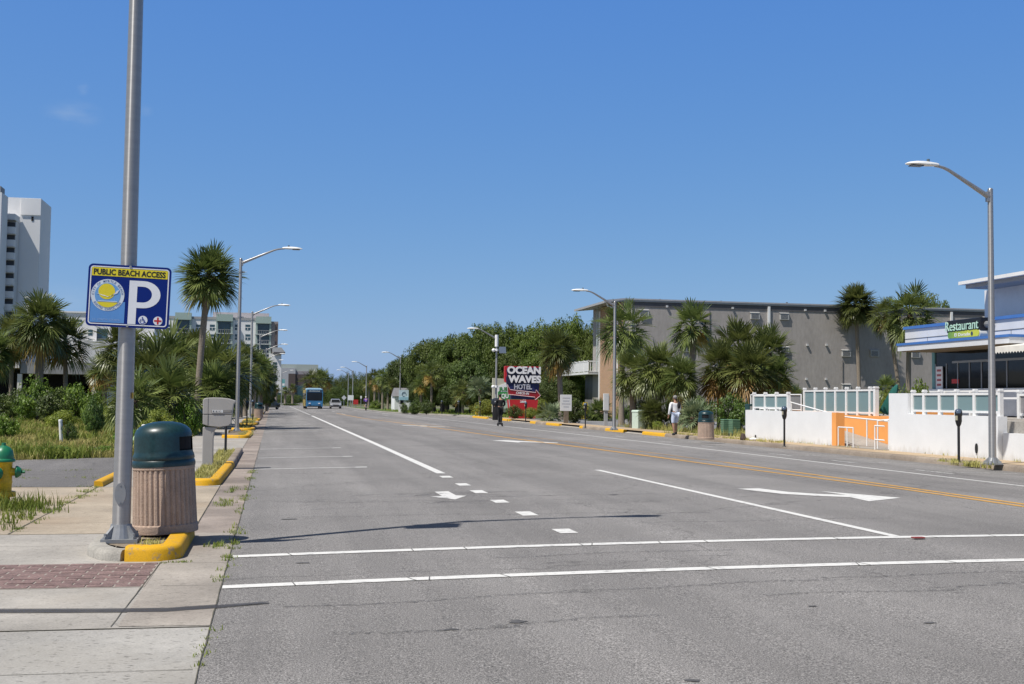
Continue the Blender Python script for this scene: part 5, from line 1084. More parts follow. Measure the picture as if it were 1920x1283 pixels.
# ---- motel
cxm = AY(1169, 600, 94).x; zt = AY(1180, 563, 94).z
mo = thing('motel', 'three storey grey stucco motel with a tan brick end and wall air conditioners', 'building', (cxm, 94, .13)); ZM = zt-.13
m = MB(); m.bx(0, 40, 0, 9.5, -.2, ZM-.12); m.build('wall', GWALL, mo)
yb = AX(1131, 600, cxm).y-94
m = MB(); m.bx(-.25, -.003, .004, yb, -.2, ZM-.6); m.bx(-.25, 0.0, .004, yb, ZM-.6, ZM-.2); m.build('brick_end', MBRICK, mo)
m = MB(); m.bx(-.33, .02, yb+.002, yb+.25, -.2, ZM-.5); m.build('corner_trim', TRIM, mo)
m = MB(); m.prism([(-1.7, -.12, ZM-.30), (-1.7, -.12, ZM-.12), (0, -.12, ZM+.10), (40.2, -.12, ZM+.10), (40.2, -.12, ZM-.12), (0, -.12, ZM-.12)], (0, 10, 0)); rf = m.build('roof', GTRIM, mo)
m = MB(); m.prism([(-1.72, -.16, ZM-.28), (-1.72, -.16, ZM-.06), (0, -.16, ZM+.14), (40.2, -.16, ZM+.14), (40.2, -.16, ZM+.02), (0, -.16, ZM+.02), (-.1, -.16, ZM-.02)], (0, .04, 0)); m.build('roof_edge', mat('roof_edge_metal', (.42, .41, .42), .5, .3), rf)
m = MB(); m.bx(.3, 40, -.04, -.003, ZM-.55, ZM-.125); m.build('fascia_band', DTRIM, mo)
# beyond the brick: one balcony over the pavement on a timber clad ground floor
zb = AX(1110, 700, cxm-1.1).z-.13
yt_ = AX(1097, 720, cxm+.1).y-94
m = MB(); m.bx(.15, 9, yb+.26, yt_, -.2, zb-.06); m.build('rear_wall', DTRIM, mo)
m = MB(); rg = random.Random(8)
yy = yb+.3
while yy < yt_-.2:
    m.bx(.10, .147, yy, yy+.3, -.1, zb-.08-rg.uniform(0, .1)); yy += .36
m.build('timber_screen', mat('weathered_boards', (.19, .19, .195), .9, var=.35, vs=1.2, stretch=(1, 3, .3)), mo)
m = MB(); m.bx(-1.1, .8, yb+.9, yb+13, zb-.05, zb+.14); m.build('balcony_floor', TRIM, mo)
m = MB(); z0 = zb; m.bx(-1.12, -1.04, yb+.9, yb+13, z0+1.05, z0+1.15); m.bx(-1.1, .2, yb+.86, yb+.94, z0+1.05, z0+1.15); m.bx(-1.1, .2, yb+.86, yb+.94, z0+.16, z0+.24)
for k in range(8): m.bx(-1.12, -1.02, yb+.86+k*1.6, yb+.98+k*1.6, z0+.14, z0+1.2)
for k in range(6): m.bx(-.9+k*.2, -.84+k*.2, yb+.88, yb+.92, z0+.24, z0+1.05)
for k in range(70): m.bx(-1.1, -1.07, yb+1.02+k*.17, yb+1.15+k*.17, z0+.2, z0+1.05)
m.build('balcony_railing', TRIM, mo)
m = MB()
for k in range(2): m.bx(-.5+k*.45, -.42+k*.45, yb+.3, yb+.38, zb+.2, ZM-.25)
m.build('post', mat('pale_teal_post', (.45, .52, .52), .6), mo)
m = None
for x, y, h in ((4.2, 3, .35), (9.5, 2.2, .28), (16, 3, .4), (22.5, 2.5, .3), (29, 3.2, .35)): m = MB(); m.cyl((x, y, ZM+.1), (x, y, ZM+.1+h), .09, 8); m.build('roof_vent', DTRIM, mo)
m = MB(); m.tube([(7.6, -.05, .2), (7.6, -.05, ZM-.7)], .035, 6); m.build('conduit', DTRIM, mo); m = MB(); m.tube([(19.8, -.05, .2), (19.8, -.05, 5.2)], .03, 6); m.build('conduit', DTRIM, mo)
# downpipes
for px in (1182, 1441, 1783):
    x = AY(px, 600, 94).x-cxm; m = MB(); m.box((x, -.085, ZM/2-.1), (.2, .14, ZM-.2)); m.build('downpipe', TRIM if px > 1200 else mat('cream_pipe', (.5, .46, .38), .6), mo)
m = MB(); m.tube([(-1.3, .5, ZM-.25), (-1.25, .5, ZM-.5), (-.5, .5, ZM-.75), (-.35, .5, ZM-.9), (-.35, .5, 3)], .07, 8); m.build('gutter_pipe', TRIM, mo, smooth=50)
ACM = mat('air_unit_metal', (.42, .42, .41), .55, var=.1)
for px, py in ((1207, 588), (1415, 593), (1470, 594), (1590, 598), (1639, 600), (1289, 654), (1470, 657), (1586, 663), (1639, 663), (1586, 727), (1850, 601), (1716, 665)):
    c = AY(px, py, 94); x = c.x-cxm; z = c.z-.13
    m = MB(); m.bx(x-.40, x+.40, -.17, -.002, z-.27, z+.25); ac = m.build('air_conditioner', ACM, mo)
    m = MB()
    for k in range(5): m.bx(x-.35, x+.3, -.176, -.1705, z-.21+k*.085, z-.165+k*.085)
    m.build('grille', mat('grille_dark', (.05, .05, .055), .6), ac)
    m = MB(); m.prism([(x-.46, -.2, z+.25), (x+.42, -.2, z+.25), (x+.42, -.003, z+.31), (x-.46, -.003, z+.31)], (0, 0, .03)); m.build('hood', ACM, ac)
for px, py in ((1250, 575), (1373, 578), (1509, 582), (1546, 583), (1513, 647), (1549, 647), (1511, 711), (1548, 711)):
    c = AY(px, py, 94); m = MB(); m.box((c.x-cxm, -.09, c.z-.13), (.16, .18, .17)); m.build('vent_cap', mat('vent_grey', (.5, .5, .5), .5), mo)
# ---- restaurant
FAS = mat('pale_blue_grey_panel', (.60, .61, .63), .6, var=.06, vs=1.5, var2=.04, vs2=30); BLU = mat('bright_blue_trim', (.055, .16, .44), .4, var=.06)
XR = 24.0
yl = AX(1697, 620, XR).y; ztp = AX(1697, 613, XR).z; zbt = AX(1697, 650, XR).z
rs = thing('restaurant', 'low pale blue grey restaurant with blue roof trim and dark shop windows', 'building', (XR, 30, .13))
def L(y): return y-30
m = MB(); m.bx(0, 9, L(18), L(yl), zbt-.13, ztp-.25); m.build('fascia', FAS, rs)
m = MB(); m.bx(-.06, 9.05, L(18), L(yl)+.05, ztp-.25+.002, ztp-.14); m.build('roof_trim', BLU, rs)
m = MB(); m.bx(-.012, .0, L(18), L(yl), ztp-.63, ztp-.605)
for k in range(8): m.bx(-.01, .0, L(yl)-1.7*k-1.6, L(yl)-1.7*k-1.585, zbt-.13, ztp-.62)
m.build('panel_joint', mat('joint_dark', (.12, .13, .15), .7), rs)
XC = 23.2; yc = AX(1683, 655, XC).y; yr = AX(1892, 640, XC).y; z1 = AX(1683, 650, XC).z; z2 = AX(1683, 658, XC).z-.02
m = MB(); m.bx(XC-XR, .9, L(yr), L(yc), z2-.13, z1-.11); cn = m.build('canopy', FAS, rs)
m = MB(); m.bx(XC-XR-.03, .9, L(yr)-.03, L(yc)+.03, z1-.11+.003, z1-.02); m.build('canopy_trim', BLU, cn)
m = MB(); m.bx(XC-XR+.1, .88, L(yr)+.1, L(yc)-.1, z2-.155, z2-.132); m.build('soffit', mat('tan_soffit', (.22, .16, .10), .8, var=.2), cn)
yf = AX(1752, 700, 24.8).y
m = MB(); m.bx(.8, 9, L(18), L(yf), .0, zbt-.14); m.build('inner_wall', DARK, rs)
m = MB(); m.bx(.7, .95, L(yf)-.18, L(yf), .9, zbt-.15); m.build('corner_post', mat('teal_post', (.16, .33, .34), .6), rs)
m = MB(); m.bx(2.4, 9, L(yf)+.002, L(yf)+1.9, .0, zbt-.14); m.build('side_wall', GWALL, rs)
m = MB(); m.bx(.74, .76, L(yr)-.6, L(yf)-.19, 2.02, zbt-.16); wn = m.build('shop_window', GLASS, rs)
m = MB()
for k in range(7): m.bx(.715, .738, L(yf)-.2-.74*k-.03, L(yf)-.2-.74*k+.02, 2.02, 2.95)
m.bx(.70, .738, L(yr)-.6, L(yf)-1.35, 2.95, 3.03); m.build('frame', mat('window_frame_grey', (.30, .31, .33), .4), wn)
m = MB(); m.bx(.55, .95, L(18), L(yf), 1.05, 2.0); m.build('sill_wall', mat('pale_sill', (.62, .64, .68), .7), rs)
m = MB(); m.bx(.718, .73, L(yf)-1.75, L(yf)-1.3, 2.2, 2.36); m.build('window_sticker', mat('red_sticker', (.6, .05, .05), .5), wn)
for yy in (L(yf)-.55, L(yr)-1.55):
    m = MB(); m.bx(.66, .69, yy-.22, yy+.22, 2.0, 2.85); pb = m.build('poster', LW, rs); m = MB()
    for k in range(4): m.bx(.652, .659, yy-.14, yy+.14, 2.12+k*.18, 2.2+k*.18)
    m.build('poster_print', mat('poster_red', (.45, .12, .12), .6), pb)
m = MB(); m.bx(.45, .8, L(yr)-.35, L(yr)+.0, 1.0, zbt-.14); m.build('pillar', mat('pale_pillar', (.52, .54, .58), .7), rs)
# dark sloped roof and scalloped awning right of the pillar
m = MB(); m.prism([(-.25, L(yr)-.2, z2-.2), (-.25, L(yr)-6, z2-.2), (-.25, L(yr)-6, ztp+.3), (-.25, L(yr)-2.6, ztp-.15)], (.25, 0, 0)); m.build('dark_roof_panel', mat('dark_slate', (.10, .105, .12), .7, var=.15), rs)
m = MB(); pts = []; nsc = 40
for i in range(nsc*6+1):
    y = L(yr)+.25-6*i/(nsc*6); pts.append((y, z2-.50+.06*abs(math.sin(PI*i/6))))
for (ya, za), (yb2, zb2) in zip(pts, pts[1:]): m.add([(-1.3, ya, z2-.27), (-1.3, yb2, z2-.27), (-1.3, yb2, zb2), (-1.3, ya, za)], [(0, 1, 2, 3)]); m.add([(-1.3, ya, z2-.27), (-1.3, yb2, z2-.27), (-.2, yb2, z2-.12), (-.2, ya, z2-.12)], [(0, 1, 2, 3)])
m.build('awning', mat('cream_awning', (.68, .66, .60), .8), rs)
# upper storey
XU = 25.6; yu = AX(1846, 560, XU).y; zu = AX(1846, 545, XU).z
m = MB(); m.bx(XU-XR, 12, L(18), L(yu), ztp-.1, zu-.13); m.build('upper_storey', mat('grey_blue_render', (.68, .67, .65), .8, var=.1, vs=1.5), rs)
yt9 = AX(1803, 545, XU-1.1).y
m = MB(); m.prism([(XU-XR-1.0, L(15), zu-.13), (XU-XR-1.0, L(yt9)-.1, zu-.13), (12, L(yt9)-.1, zu-.13), (12, L(15), zu-.13)], (0, 0, .14)); ur = m.build('upper_roof', GTRIM, rs)
m = MB(); m.prism([(XU-XR-1.2, L(15), zu+.012), (XU-XR-1.2, L(yt9)+.05, zu+.012), (12, L(yt9)+.05, zu+.012), (12, L(15), zu+.012)], (0, 0, .12)); m.build('roof_cap', TRIM, ur)
# shop signs on the canopy
def sgn(name, label, x, y0, y1, z0, z1, m_): 
    t = thing(name, label, 'sign', (x, (y0+y1)/2, z0)); q = MB(); q.bx(0, .5, (y0-y1)/2, (y1-y0)/2, 0, z1-z0); q.build('box', m_, t, bevel=.02); return t
ya = AX(1771, 612, 23.5).y; yb3 = AX(1832, 605, 23.5).y; za = AX(1800, 622, 23.5).z; zb3 = AX(1800, 603, 23.5).z
t = sgn('restaurant_sign', 'black box sign with pale green serif style lettering on the canopy', 23.62, yb3, ya+.05, za, za+.44, BLK)
m = MB(); put_text(m, 'Restaurant', (-.03, .04, .06), (0, -1, 0), (0, 0, 1), .33, 2.0, .0, .02); m.build('lettering', mat('pale_green_letter', (.46, .68, .55), .4), t)
m = MB(); m.tube([(.25, -(ya+.05-yb3)/2-.01, .2), (.25, -(ya+.05-yb3)/2-.3, .2)], [.12, .1], 10); m.build('floodlight', GALV2, t)
za2 = AX(1800, 637, 23.5).z; zb2_ = AX(1800, 623.5, 23.5).z
t = thing('green_sign', 'yellow green capsule sign under the black lettering box', 'sign', (23.62, (ya+yb3)/2, za2+.06))
hh = (zb2_-za2); hl = (ya-yb3)/2
pts = [(0, hl-.1+.1*math.cos(a), hh/2+hh/2*math.sin(a)) for a in [PI/2-PI*i/8 for i in range(9)]]+[(0, -hl+.1-.1*math.cos(a), hh/2+hh/2*math.sin(a)) for a in [-PI/2+PI*i/8 for i in range(9)]]
m = MB(); m.prism(pts, (.45, 0, 0)); m.build('capsule', mat('capsule_silver', (.6, .6, .55), .4), t, smooth=40)
gm = bpy.data.materials.new('green_yellow_face'); gm.use_nodes = True; n, l = nodes_of(gm); q = n.new('ShaderNodeTexCoord'); s_ = n.new('ShaderNodeSeparateXYZ'); l.new(q.outputs['Object'], s_.inputs[0]); r_ = n.new('ShaderNodeMapRange'); r_.inputs[1].default_value = hl; r_.inputs[2].default_value = -hl*.3; l.new(s_.outputs[1], r_.inputs[0]); mx = n.new('ShaderNodeMixRGB'); mx.inputs[1].default_value = (.10, .26, .06, 1); mx.inputs[2].default_value = (.52, .55, .06, 1); l.new(r_.outputs[0], mx.inputs[0]); l.new(mx.outputs[0], n['Principled BSDF'].inputs['Base Color'])
m = MB(); m.prism([(-.012, y*.96, .02+z*.93) for x, y, z in pts], (-.01, 0, 0)); m.build('face', gm, t)
m = MB(); put_text(m, 'El Dorado', (-.024, .05, hh*.28), (0, -1, 0), (0, 0, 1), hh*.45, hl*.95, .015, .004); m.build('lettering', LW, t)
m = MB(); m.prism([(-.024, -hl*.52+.06*math.cos(a)-.02, hh*.5+hh*.3*math.sin(a)) for a in [2*PI*i/14 for i in range(14)]], (-.006, 0, 0)); m.build('plum_mark', mat('plum_blue', (.03, .06, .10), .5), t)
# ---- patio walls, fences, ramp
XW = 18.0
def wall(name, label, pts, m_, th=.26):
    """pts: (y, z) outline seen from the road"""
    t = MB(); t.prism([(XW, y, z) for y, z in pts], (th, 0, 0)); return tag(t.build(name, m_), label, 'wall')
wall('garden_wall', 'left white rendered wall with an orange end face', [(42.95, .1), (42.95, 1.25), (35.75, 1.25), (35.75, .1)], WSTUC)
m = MB(); m.bx(XW-.003, XW+.30, 35.45, 35.748, .1, 1.23); tag(m.build('wall_pillar', mat('orange_render', (.84, .36, .10), .8, var=.08, vs=1.5)), 'orange pillar closing the left white wall at the ramp', 'pillar')
ORG = MATS['orange_render']
wall('garden_wall', 'right white rendered wall with a raised corner and the glass fence on top', [(32.1, .1), (32.1, 1.85), (31.03, 1.85), (31.03, 1.25), (26.72, 1.25), (26.72, .1)], WSTUC)
q = MB(); q.bx(XW+.12, XW+.4, 17, 26.715, .1, .83); tag(q.build('low_wall', WSTUC), 'lower white wall right of the near right lamp', 'wall')
q = MB(); q.bx(XW+.4, XW+1.5, 17, 26.7, .1, .75); o_ = struct('planter_soil', q, SOIL)
q = MB(); q.bx(XW+1.5, XW+1.72, 17, 26.7, .1, 1.15); tag(q.build('upper_wall', WSTUC), 'white wall stepped back above the planter at the right edge', 'wall')
q = MB(); q.bx(20.6, 24.78, 16, 44, .1, 1.14); q.bx(XW+.27, 20.6, 16, 32.0, .1, 1.12); struct('patio', q, C_SIDE)
q = MB(); q.bx(20.25, 20.59, 31.2, 44, .1, 1.12); tag(q.build('orange_wall', ORG), 'orange retaining wall behind the ramp handrails', 'wall')
q = MB(); q.bx(XW+.28, 20.24, 32.02, 32.2, .1, 1.4); tag(q.build('orange_wall', ORG), 'orange side wall at the right of the ramp', 'wall')
q = MB(); q.prism([(XW-.4, 35.4, .155), (20.24, 35.4, .16), (20.24, 43, 1.0), (XW+.3, 43, 1.0), (XW+.3, 35.76, .16)], (0, 0, .01)); 
q = MB(); q.add([(XW+.31, 36, .16), (20.24, 36, .16), (20.24, 43, 1.05), (XW+.31, 43, 1.05), (XW-.1, 32.2, .156), (20.24, 32.2, .156), (20.24, 36, .16), (XW-.1, 36, .157)], [(0, 1, 2, 3), (4, 5, 6, 7)]); struct('ramp', q, C_SIDE)
FROST = bpy.data.materials.new('frosted_panel'); FROST.use_nodes = True; n, l = nodes_of(FROST); bb = n['Principled BSDF']; bb.inputs['Base Color'].default_value = (.27, .39, .41, 1); bb.inputs['Roughness'].default_value = .28; trn = n.new('ShaderNodeBsdfTranslucent'); trn.inputs[0].default_value = (.35, .5, .52, 1); ms = n.new('ShaderNodeMixShader'); ms.inputs[0].default_value = .35; l.new(bb.outputs[0], ms.inputs[1]); l.new(trn.outputs[0], ms.inputs[2]); l.new(ms.outputs[0], n['Material Output'].inputs['Surface'])
def gfence(label, x, ys, z0, z1, wide=(), pan=FROST):
    """posts at ys with frosted panels between them"""
    t = thing('glass_fence', label, 'fence', (x, ys[0], z0), 0); H = z1-z0
    for y in ys:
        w_ = .07 if y in wide else .05; m = MB(); m.bx(-w_, w_, y-ys[0]-w_, y-ys[0]+w_, 0, H-.03); m.bx(-w_-.012, w_+.012, y-ys[0]-w_-.012, y-ys[0]+w_+.012, H-.07, H-.03); m.prism([(-w_, y-ys[0]-w_, H-.03), (w_, y-ys[0]-w_, H-.03), (w_, y-ys[0]+w_, H-.03), (-w_, y-ys[0]+w_, H-.03)], (0, 0, .03)); m.build('post', TRIM, t)
    for a, b_ in zip(ys, ys[1:]):
        a -= ys[0]; b_ -= ys[0]; lo, hi = min(a, b_)+.05, max(a, b_)-.05
        m = MB(); m.bx(-.035, .035, lo, hi, .07, .13); m.bx(-.035, .035, lo, hi, H-.16, H-.10); m.build('rail', TRIM, t)
        m = MB(); m.bx(-.008, .008, lo, hi, .13, H-.16); m.build('panel', pan, t)
    return t
gfence('low glass fence with three panels on the left white wall', XW+.13, [42.4, 41.35, 40.35, 39.35], 1.25, 1.93)
gfence('glass fence on the right white wall behind the parking meter', XW+.13, [30.95, 30.35, 29.55, 28.75, 27.9, 27.1, 26.8], 1.25, 1.95)
gfence('glass fence panel right of the near right lamp', XW+.55, [26.62, 25.85], 1.2, 1.93, pan=mat('smoky_panel', (.25, .24, .25), .3))
gfence('glass fence stepping forward at the right edge', XW+1.6, [26.75, 25.6, 24.4], 1.17, 2.1, pan=mat('smoky_panel', (.25, .24, .25), .3))
ys8 = [AX(p, 735, 20.45).y for p in (1509, 1529, 1548, 1567.5, 1588, 1609, 1632, 1642.5)]
gfence('tall glass fence with seven panels above the orange ramp', 20.45, ys8, 1.12, AX(1575, 726, 20.45).z, (ys8[-1],))
t = thing('patio_railing', 'white metal railing between the two left glass fences', 'railing', (20.45, 43.2, 1.12)); m = MB()
for z in (.15, .75): m.tube([(0, 0, z), (0, 5, z)], .03, 6)
for k in range(6): m.tube([(0, k, 0), (0, k, .75)], .03, 6)
m.build('rails', TRIM, t, smooth=50); m = MB(); m.bx(.01, .02, .1, 5, .2, .72); m.build('panel', mat('grey_mesh_panel', (.2, .2, .2), .7), t)
def rail(label, pts, zs, posts, r=.025, base=.15):
    """sloping handrail: pts are (x, y, ground)"""
    t = thing('handrail', label, 'railing', (pts[0][0], pts[0][1], pts[0][2])); o = Vector(pts[0])
    for z in zs: m = MB(); m.tube([Vector(p)-o+Vector((0, 0, z)) for p in pts], r, 8); m.build('rail', TRIM, t, smooth=50)
    for (a, b_, f) in posts:
        m = MB(); p = Vector(pts[a]).lerp(Vector(pts[b_]), f)-o; m.tube([p, p+Vector((0, 0, zs[-1]))], r, 8); m.build('post', TRIM, t, smooth=50)
    return t
rail('white ramp handrail sloping down in front of the orange wall', [(18.5, 42, .95), (18.5, 36, .25), (18.5, 33.0, .155)], (.85,), [(0, 1, 0), (0, 1, .35), (0, 1, .7), (1, 2, .0), (1, 2, .55), (1, 2, 1)])
rail('second white ramp handrail from the pavement up to the right', [(18.35, 33.4, .155), (19.3, 32.4, .3)], (.86,), [(0, 1, 0)])
rail('low white hoop rail at the foot of the ramp', [(17.95, 35.2, .15), (17.95, 34.2, .15)], (.62,), [(0, 1, 0), (0, 1, 1), (0, 1, .6)], .022)
rail('white hoop rail at the right wall beside the ramp', [(17.9, 32.75, .15), (17.9, 32.2, .15)], (.3, .72), [(0, 1, 0)], .022)
t = thing('patio_railing', 'long white railing on the patio under the restaurant windows', 'railing', (22.6, 30, 1.14)); m = MB()
for z in (.62, .85): m.bx(-.03, .03, -4, 8.2, z-.03, z+.03)
for k in range(9): m.bx(-.04, .04, -4+k*1.5, -3.92+k*1.5, 0, .85)
m.build('rails', TRIM, t)
p = AX(1668, 730, 20.9); t = thing('folded_umbrella', 'folded teal patio umbrella leaning behind the right white wall', 'umbrella', (21.0, p.y+.75, 1.0), 0, tilt=(.62, .1, 0))
m = MB(); m.tube([(0, 0, 0), (0, 0, 1.5)], .025, 8); m.build('pole', TRIM, t); m = MB(); m.lathe([(.03, 1.5), (.12, 1.3), (.17, .8), (.2, .35), (.06, .3)], 12, fr=lambda r, z, a: r*(1+.15*math.cos(4*a))); m.build('canopy', mat('teal_canvas', (.02, .15, .13), .8), t, smooth=60)
for px, lb in ((1417, 'dark oval wall vent low at the left end of the left white wall'), (1831.5, 'dark oval wall vent low on the right white wall by the meter')):
    c = AX(px, 822 if px < 1500 else 841, XW-.005); m = MB(); m.prism([(XW-.001, c.y+.05*math.cos(a), c.z+.13*math.sin(a)) for a in [2*PI*i/16 for i in range(16)]], (-.03, 0, 0)); tag(m.build('wall_vent', BLACK), lb, 'vent')
# ---- left low car park
Y0 = 105; cp = thing('car_park', 'low beige car park with a dark open ground floor behind the palms', 'building', (-20, Y0, 0))
BEI = mat('beige_slab', (.62, .59, .54), .85, var=.08, vs=.6)
m = MB(); m.bx(-14, -1.0, 0, 14, 3.75, 5.1); m.build('slab', BEI, cp); m = MB(); m.bx(-.95, 5.2, .3, 14, 3.3, 4.3); m.build('lower_slab', mat('grey_slab', (.24, .24, .24), .85, var=.1), cp)
m = MB(); m.bx(-14, 5.2, 5, 14, 0, 3.7); m.build('dark_interior', DARK, cp)
m = MB()
for x in (-9, -5.2, -1.0, 5.0): m.box((x, .5, 1.6), (.35, .35, 3.3))
m.build('columns', BEI, cp)
q = AY(190, 715, 112); m = MB(); m.bx(q.x-.9, q.x+4, 112, 112.3, -.1, AY(190, 703, 112).z); tag(m.build('low_white_wall', WSTUC), 'low white wall seen between the short palms left of the lamp pole', 'wall')
m = MB(); m.bx(q.x-1.6, q.x+4, 110, 110.5, -.1, AY(190, 722, 110).z); tag(m.build('kerb_wall', WSTUC), 'very low white kerb wall in front of the low white wall', 'wall')
# ---- white block behind the parking sign
YB = 300; xa, xb = AY(112, 600, YB).x, AY(290, 600, YB).x; zt_ = AY(150, 587, YB).z
bk = thing('apartment_block', 'white apartment block with a glazed balcony behind the parking sign', 'building', (xa, YB, 0)); W_ = xb-xa
WH = mat('white_facade', (.74, .73, .72), .85, var=.05, vs=.15)
m = MB(); m.bx(0, W_, 0, 14, 0, zt_); m.bx(-.3, W_+.3, -.3, 14.3, zt_+.002, zt_+.35); m.build('wall', WH, bk)
m = MB(); z_ = AY(190, 658, YB).z; m.bx(AY(163, 600, YB).x-xa, W_+3, -4, -.003, z_-6, AY(190, 641, YB).z); m.build('podium', mat('white_podium', (.66, .65, .64), .85, var=.05), bk)
for px, py, w_, h_ in ((148.5, 605, 9, 10.5), (169.5, 624, 7.5, 10.5), (169.5, 639, 7.5, 4), (148.5, 630, 9, 10), (318, 610, 8, 10)):
    if px > 300: continue
    c = AY(px, py, YB); k = YB/FPX; m = MB(); m.bx(c.x-xa-w_*k/2, c.x-xa+w_*k/2, -.06, -.003, c.z-h_*k/2, c.z+h_*k/2); wn = m.build('window', TEALG, bk); m = MB(); m.bx(c.x-xa-w_*k/2-.1, c.x-xa+w_*k/2+.1, -.1, -.062, c.z-.08, c.z+.08); m.build('frame', TRIM, wn)
c0 = AY(180, 641, YB); c1 = AY(206, 617, YB); m = MB(); m.bx(c0.x-xa, c1.x-xa, -.3, -.003, c0.z, c1.z); gb = m.build('balcony_glazing', TEALG, bk); m = MB(); m.bx(c0.x-xa, c1.x-xa, -.5, -.31, c0.z, c0.z+.9); m.build('parapet', mat('balcony_dark', (.08, .1, .12), .5), gb)
m = MB()
for px in (180, 205, 222): x = AY(px, 630, YB).x-xa; m.bx(x-.25, x+.25, -.9, -.5, c0.z-.2, c1.z+.4)
m.build('balcony_frame', WH, bk)
# ---- white hotel at the end of the left side
YH = 340; k = YH/FPX; x0 = AY(300, 600, YH).x; x1 = AY(500, 600, YH).x; zt_ = AY(460, 598, YH).z
ht = thing('hotel', 'large white hotel with pale green balcony bays and a brown corner panel', 'building', (x0, YH, 0)); H1 = x1-x0
PGRN = mat('pale_green_panel', (.33, .42, .38), .7, var=.06, vs=.2); HW = mat('hotel_white', (.74, .735, .73), .85, var=.05, vs=.12)
def hx(px): return AY(px, 640, YH).x-x0
def hz(py, px=460): return AY(px, py, YH).z
m = MB(); m.bx(0, hx(507), 0, 20, 0, zt_); m.build('wall', HW, ht)
m = MB(); m.bx(hx(396), hx(503), 6, 20, zt_+.002, hz(584)); m.bx(hx(440), hx(462), 9, 14, hz(584)+.002, hz(582.4)); m.build('penthouse', mat('mauve_grey_wall', (.36, .34, .35), .85), ht)
m = MB(); m.bx(0, hx(503), -.15, 0-.002, zt_-.4, zt_+.3); m.build('parapet', GTRIM, ht)
for a, b_, top in ((328, 358.5, 590), (405, 436, 591), (479, 508, 593.5)):
    m = MB(); m.bx(hx(a), hx(b_), -1.6, -.003, hz(top+13), hz(top)); m.build('bay_top', PGRN, ht)
    m = MB(); m.bx(hx(a)+.3, hx(b_)-.3, -.12, -.003, 0, hz(top+13.2)); m.build('bay_glazing', TEALG, ht)
    m = MB(); m.bx(hx(a), hx(a)+.5, -1.2, -.125, 0, hz(top+13.2)); m.bx(hx(b_)-.5, hx(b_), -1.2, -.125, 0, hz(top+13.2)); m.build('bay_pier', PGRN, ht)
    for f in range(6):
        z_ = hz(626+18.2*f); m = MB(); m.bx(hx(a)-.1, hx(b_)+.1, -1.7, -.13, z_-.28, z_); bf = m.build('balcony', mat('balcony_slab', (.40, .43, .42), .7), ht); m = MB(); m.bx(hx(a)+.1, hx(b_)-.1, -1.66, -1.6, z_+.9, z_+1.0)
        for j in range(9): m.bx(hx(a)+.1+j*(hx(b_)-hx(a)-.3)/8, hx(a)+.18+j*(hx(b_)-hx(a)-.3)/8, -1.65, -1.61, z_, z_+.9)
        m.build('railing', GTRIM, bf)
for px in (315, 372, 398, 445, 464.5):
    for f in range(6):
        c = AY(px, 614+18.2*f, YH); w_ = 8.6*k; h_ = 10*k; x = c.x-x0; m = MB(); m.bx(x-w_/2, x+w_/2, -.06, -.003, c.z-h_/2, c.z+h_/2); wn = m.build('window', TEALG, ht); m = MB(); m.bx(x-w_/2-.12, x+w_/2+.12, -.1, -.062, c.z-.1, c.z+.06); m.bx(x-.07, x+.07, -.1, -.062, c.z-h_/2, c.z-.102); m.build('frame', HW, wn)
# corner part
m = MB(); m.bx(hx(507)+.003, hx(521), -.6, 18, 0, hz(602)); m.build('corner_wing', mat('grey_brown_wall', (.30, .27, .26), .85), ht)
m = MB(); m.bx(hx(516), hx(521), -.8, -.603, hz(651), hz(606)); m.build('brown_panel', mat('brown_panel', (.12, .09, .085), .8), ht)
m = MB(); m.bx(hx(505), hx(528), -7, -.605, 0, hz(664)); m.build('lower_wing', HW, ht)
m = MB(); m.prism([(hx(511), -7.5, hz(661)), (hx(535), -7.5, hz(661)), (hx(528), -7.5, hz(652.5)), (hx(511), -7.5, hz(652.5))], (0, 7, 0)); m.build('canopy', mat('canopy_grey', (.42, .42, .42), .6), ht)
m = MB(); m.bx(hx(514), hx(534), -8, -7.1, hz(665), hz(661)-.003); m.build('canopy_edge', DTRIM, ht)
for py in (686, 710):
    c = AY(515.5, py, YH); m = MB(); m.bx(c.x-x0-.55, c.x-x0+.55, -7.06, -7.003, c.z-.8, c.z+.8); wn = m.build('window', TEALG, ht); m = MB(); m.bx(c.x-x0-.65, c.x-x0+.65, -7.1, -7.062, c.z-.1, c.z); m.build('frame', HW, wn)
m = MB(); m.bx(hx(500), hx(529), -7.02, -7.003, 0, hz(736)); m.build('ground_floor_glazing', TEALG, ht)
# ---- brown and green block beyond
YG = 420; gx = AY(527, 700, YG).x; gb = thing('office_block', 'low grey and pale green block at the end of the road behind the bus', 'building', (gx, YG, 0))
def ox(px): return AY(px, 700, YG).x-gx
def oz(py): return AY(560, py, YG).z
m = MB(); m.bx(0, ox(597), 3, 25, 0, oz(683)); m.build('upper_wall', mat('pale_sage_wall', (.34, .38, .35), .85), gb)
m = MB(); m.bx(0, ox(554), 0, 2.99, 0, oz(690.5)); m.build('side_wall', mat('blue_grey_wall', (.38, .39, .42), .85), gb)
m = MB(); m.bx(ox(554)+.003, ox(600), .5, 2.98, 0, oz(696)); m.build('front_wall', mat('mauve_wall', (.27, .25, .27), .85), gb)
m = MB(); m.bx(ox(541), ox(554)-.01, -.2, -.003, 0, oz(701)); m.bx(ox(554)+.01, ox(600), .3, .495, oz(722), oz(702)); m.build('brown_recess', mat('dark_brown_wall', (.08, .062, .06), .85), gb)
m = MB(); m.bx(ox(554)+.01, ox(596), .25, .47, 0, oz(724)); m.build('glazing', TEALG, gb)
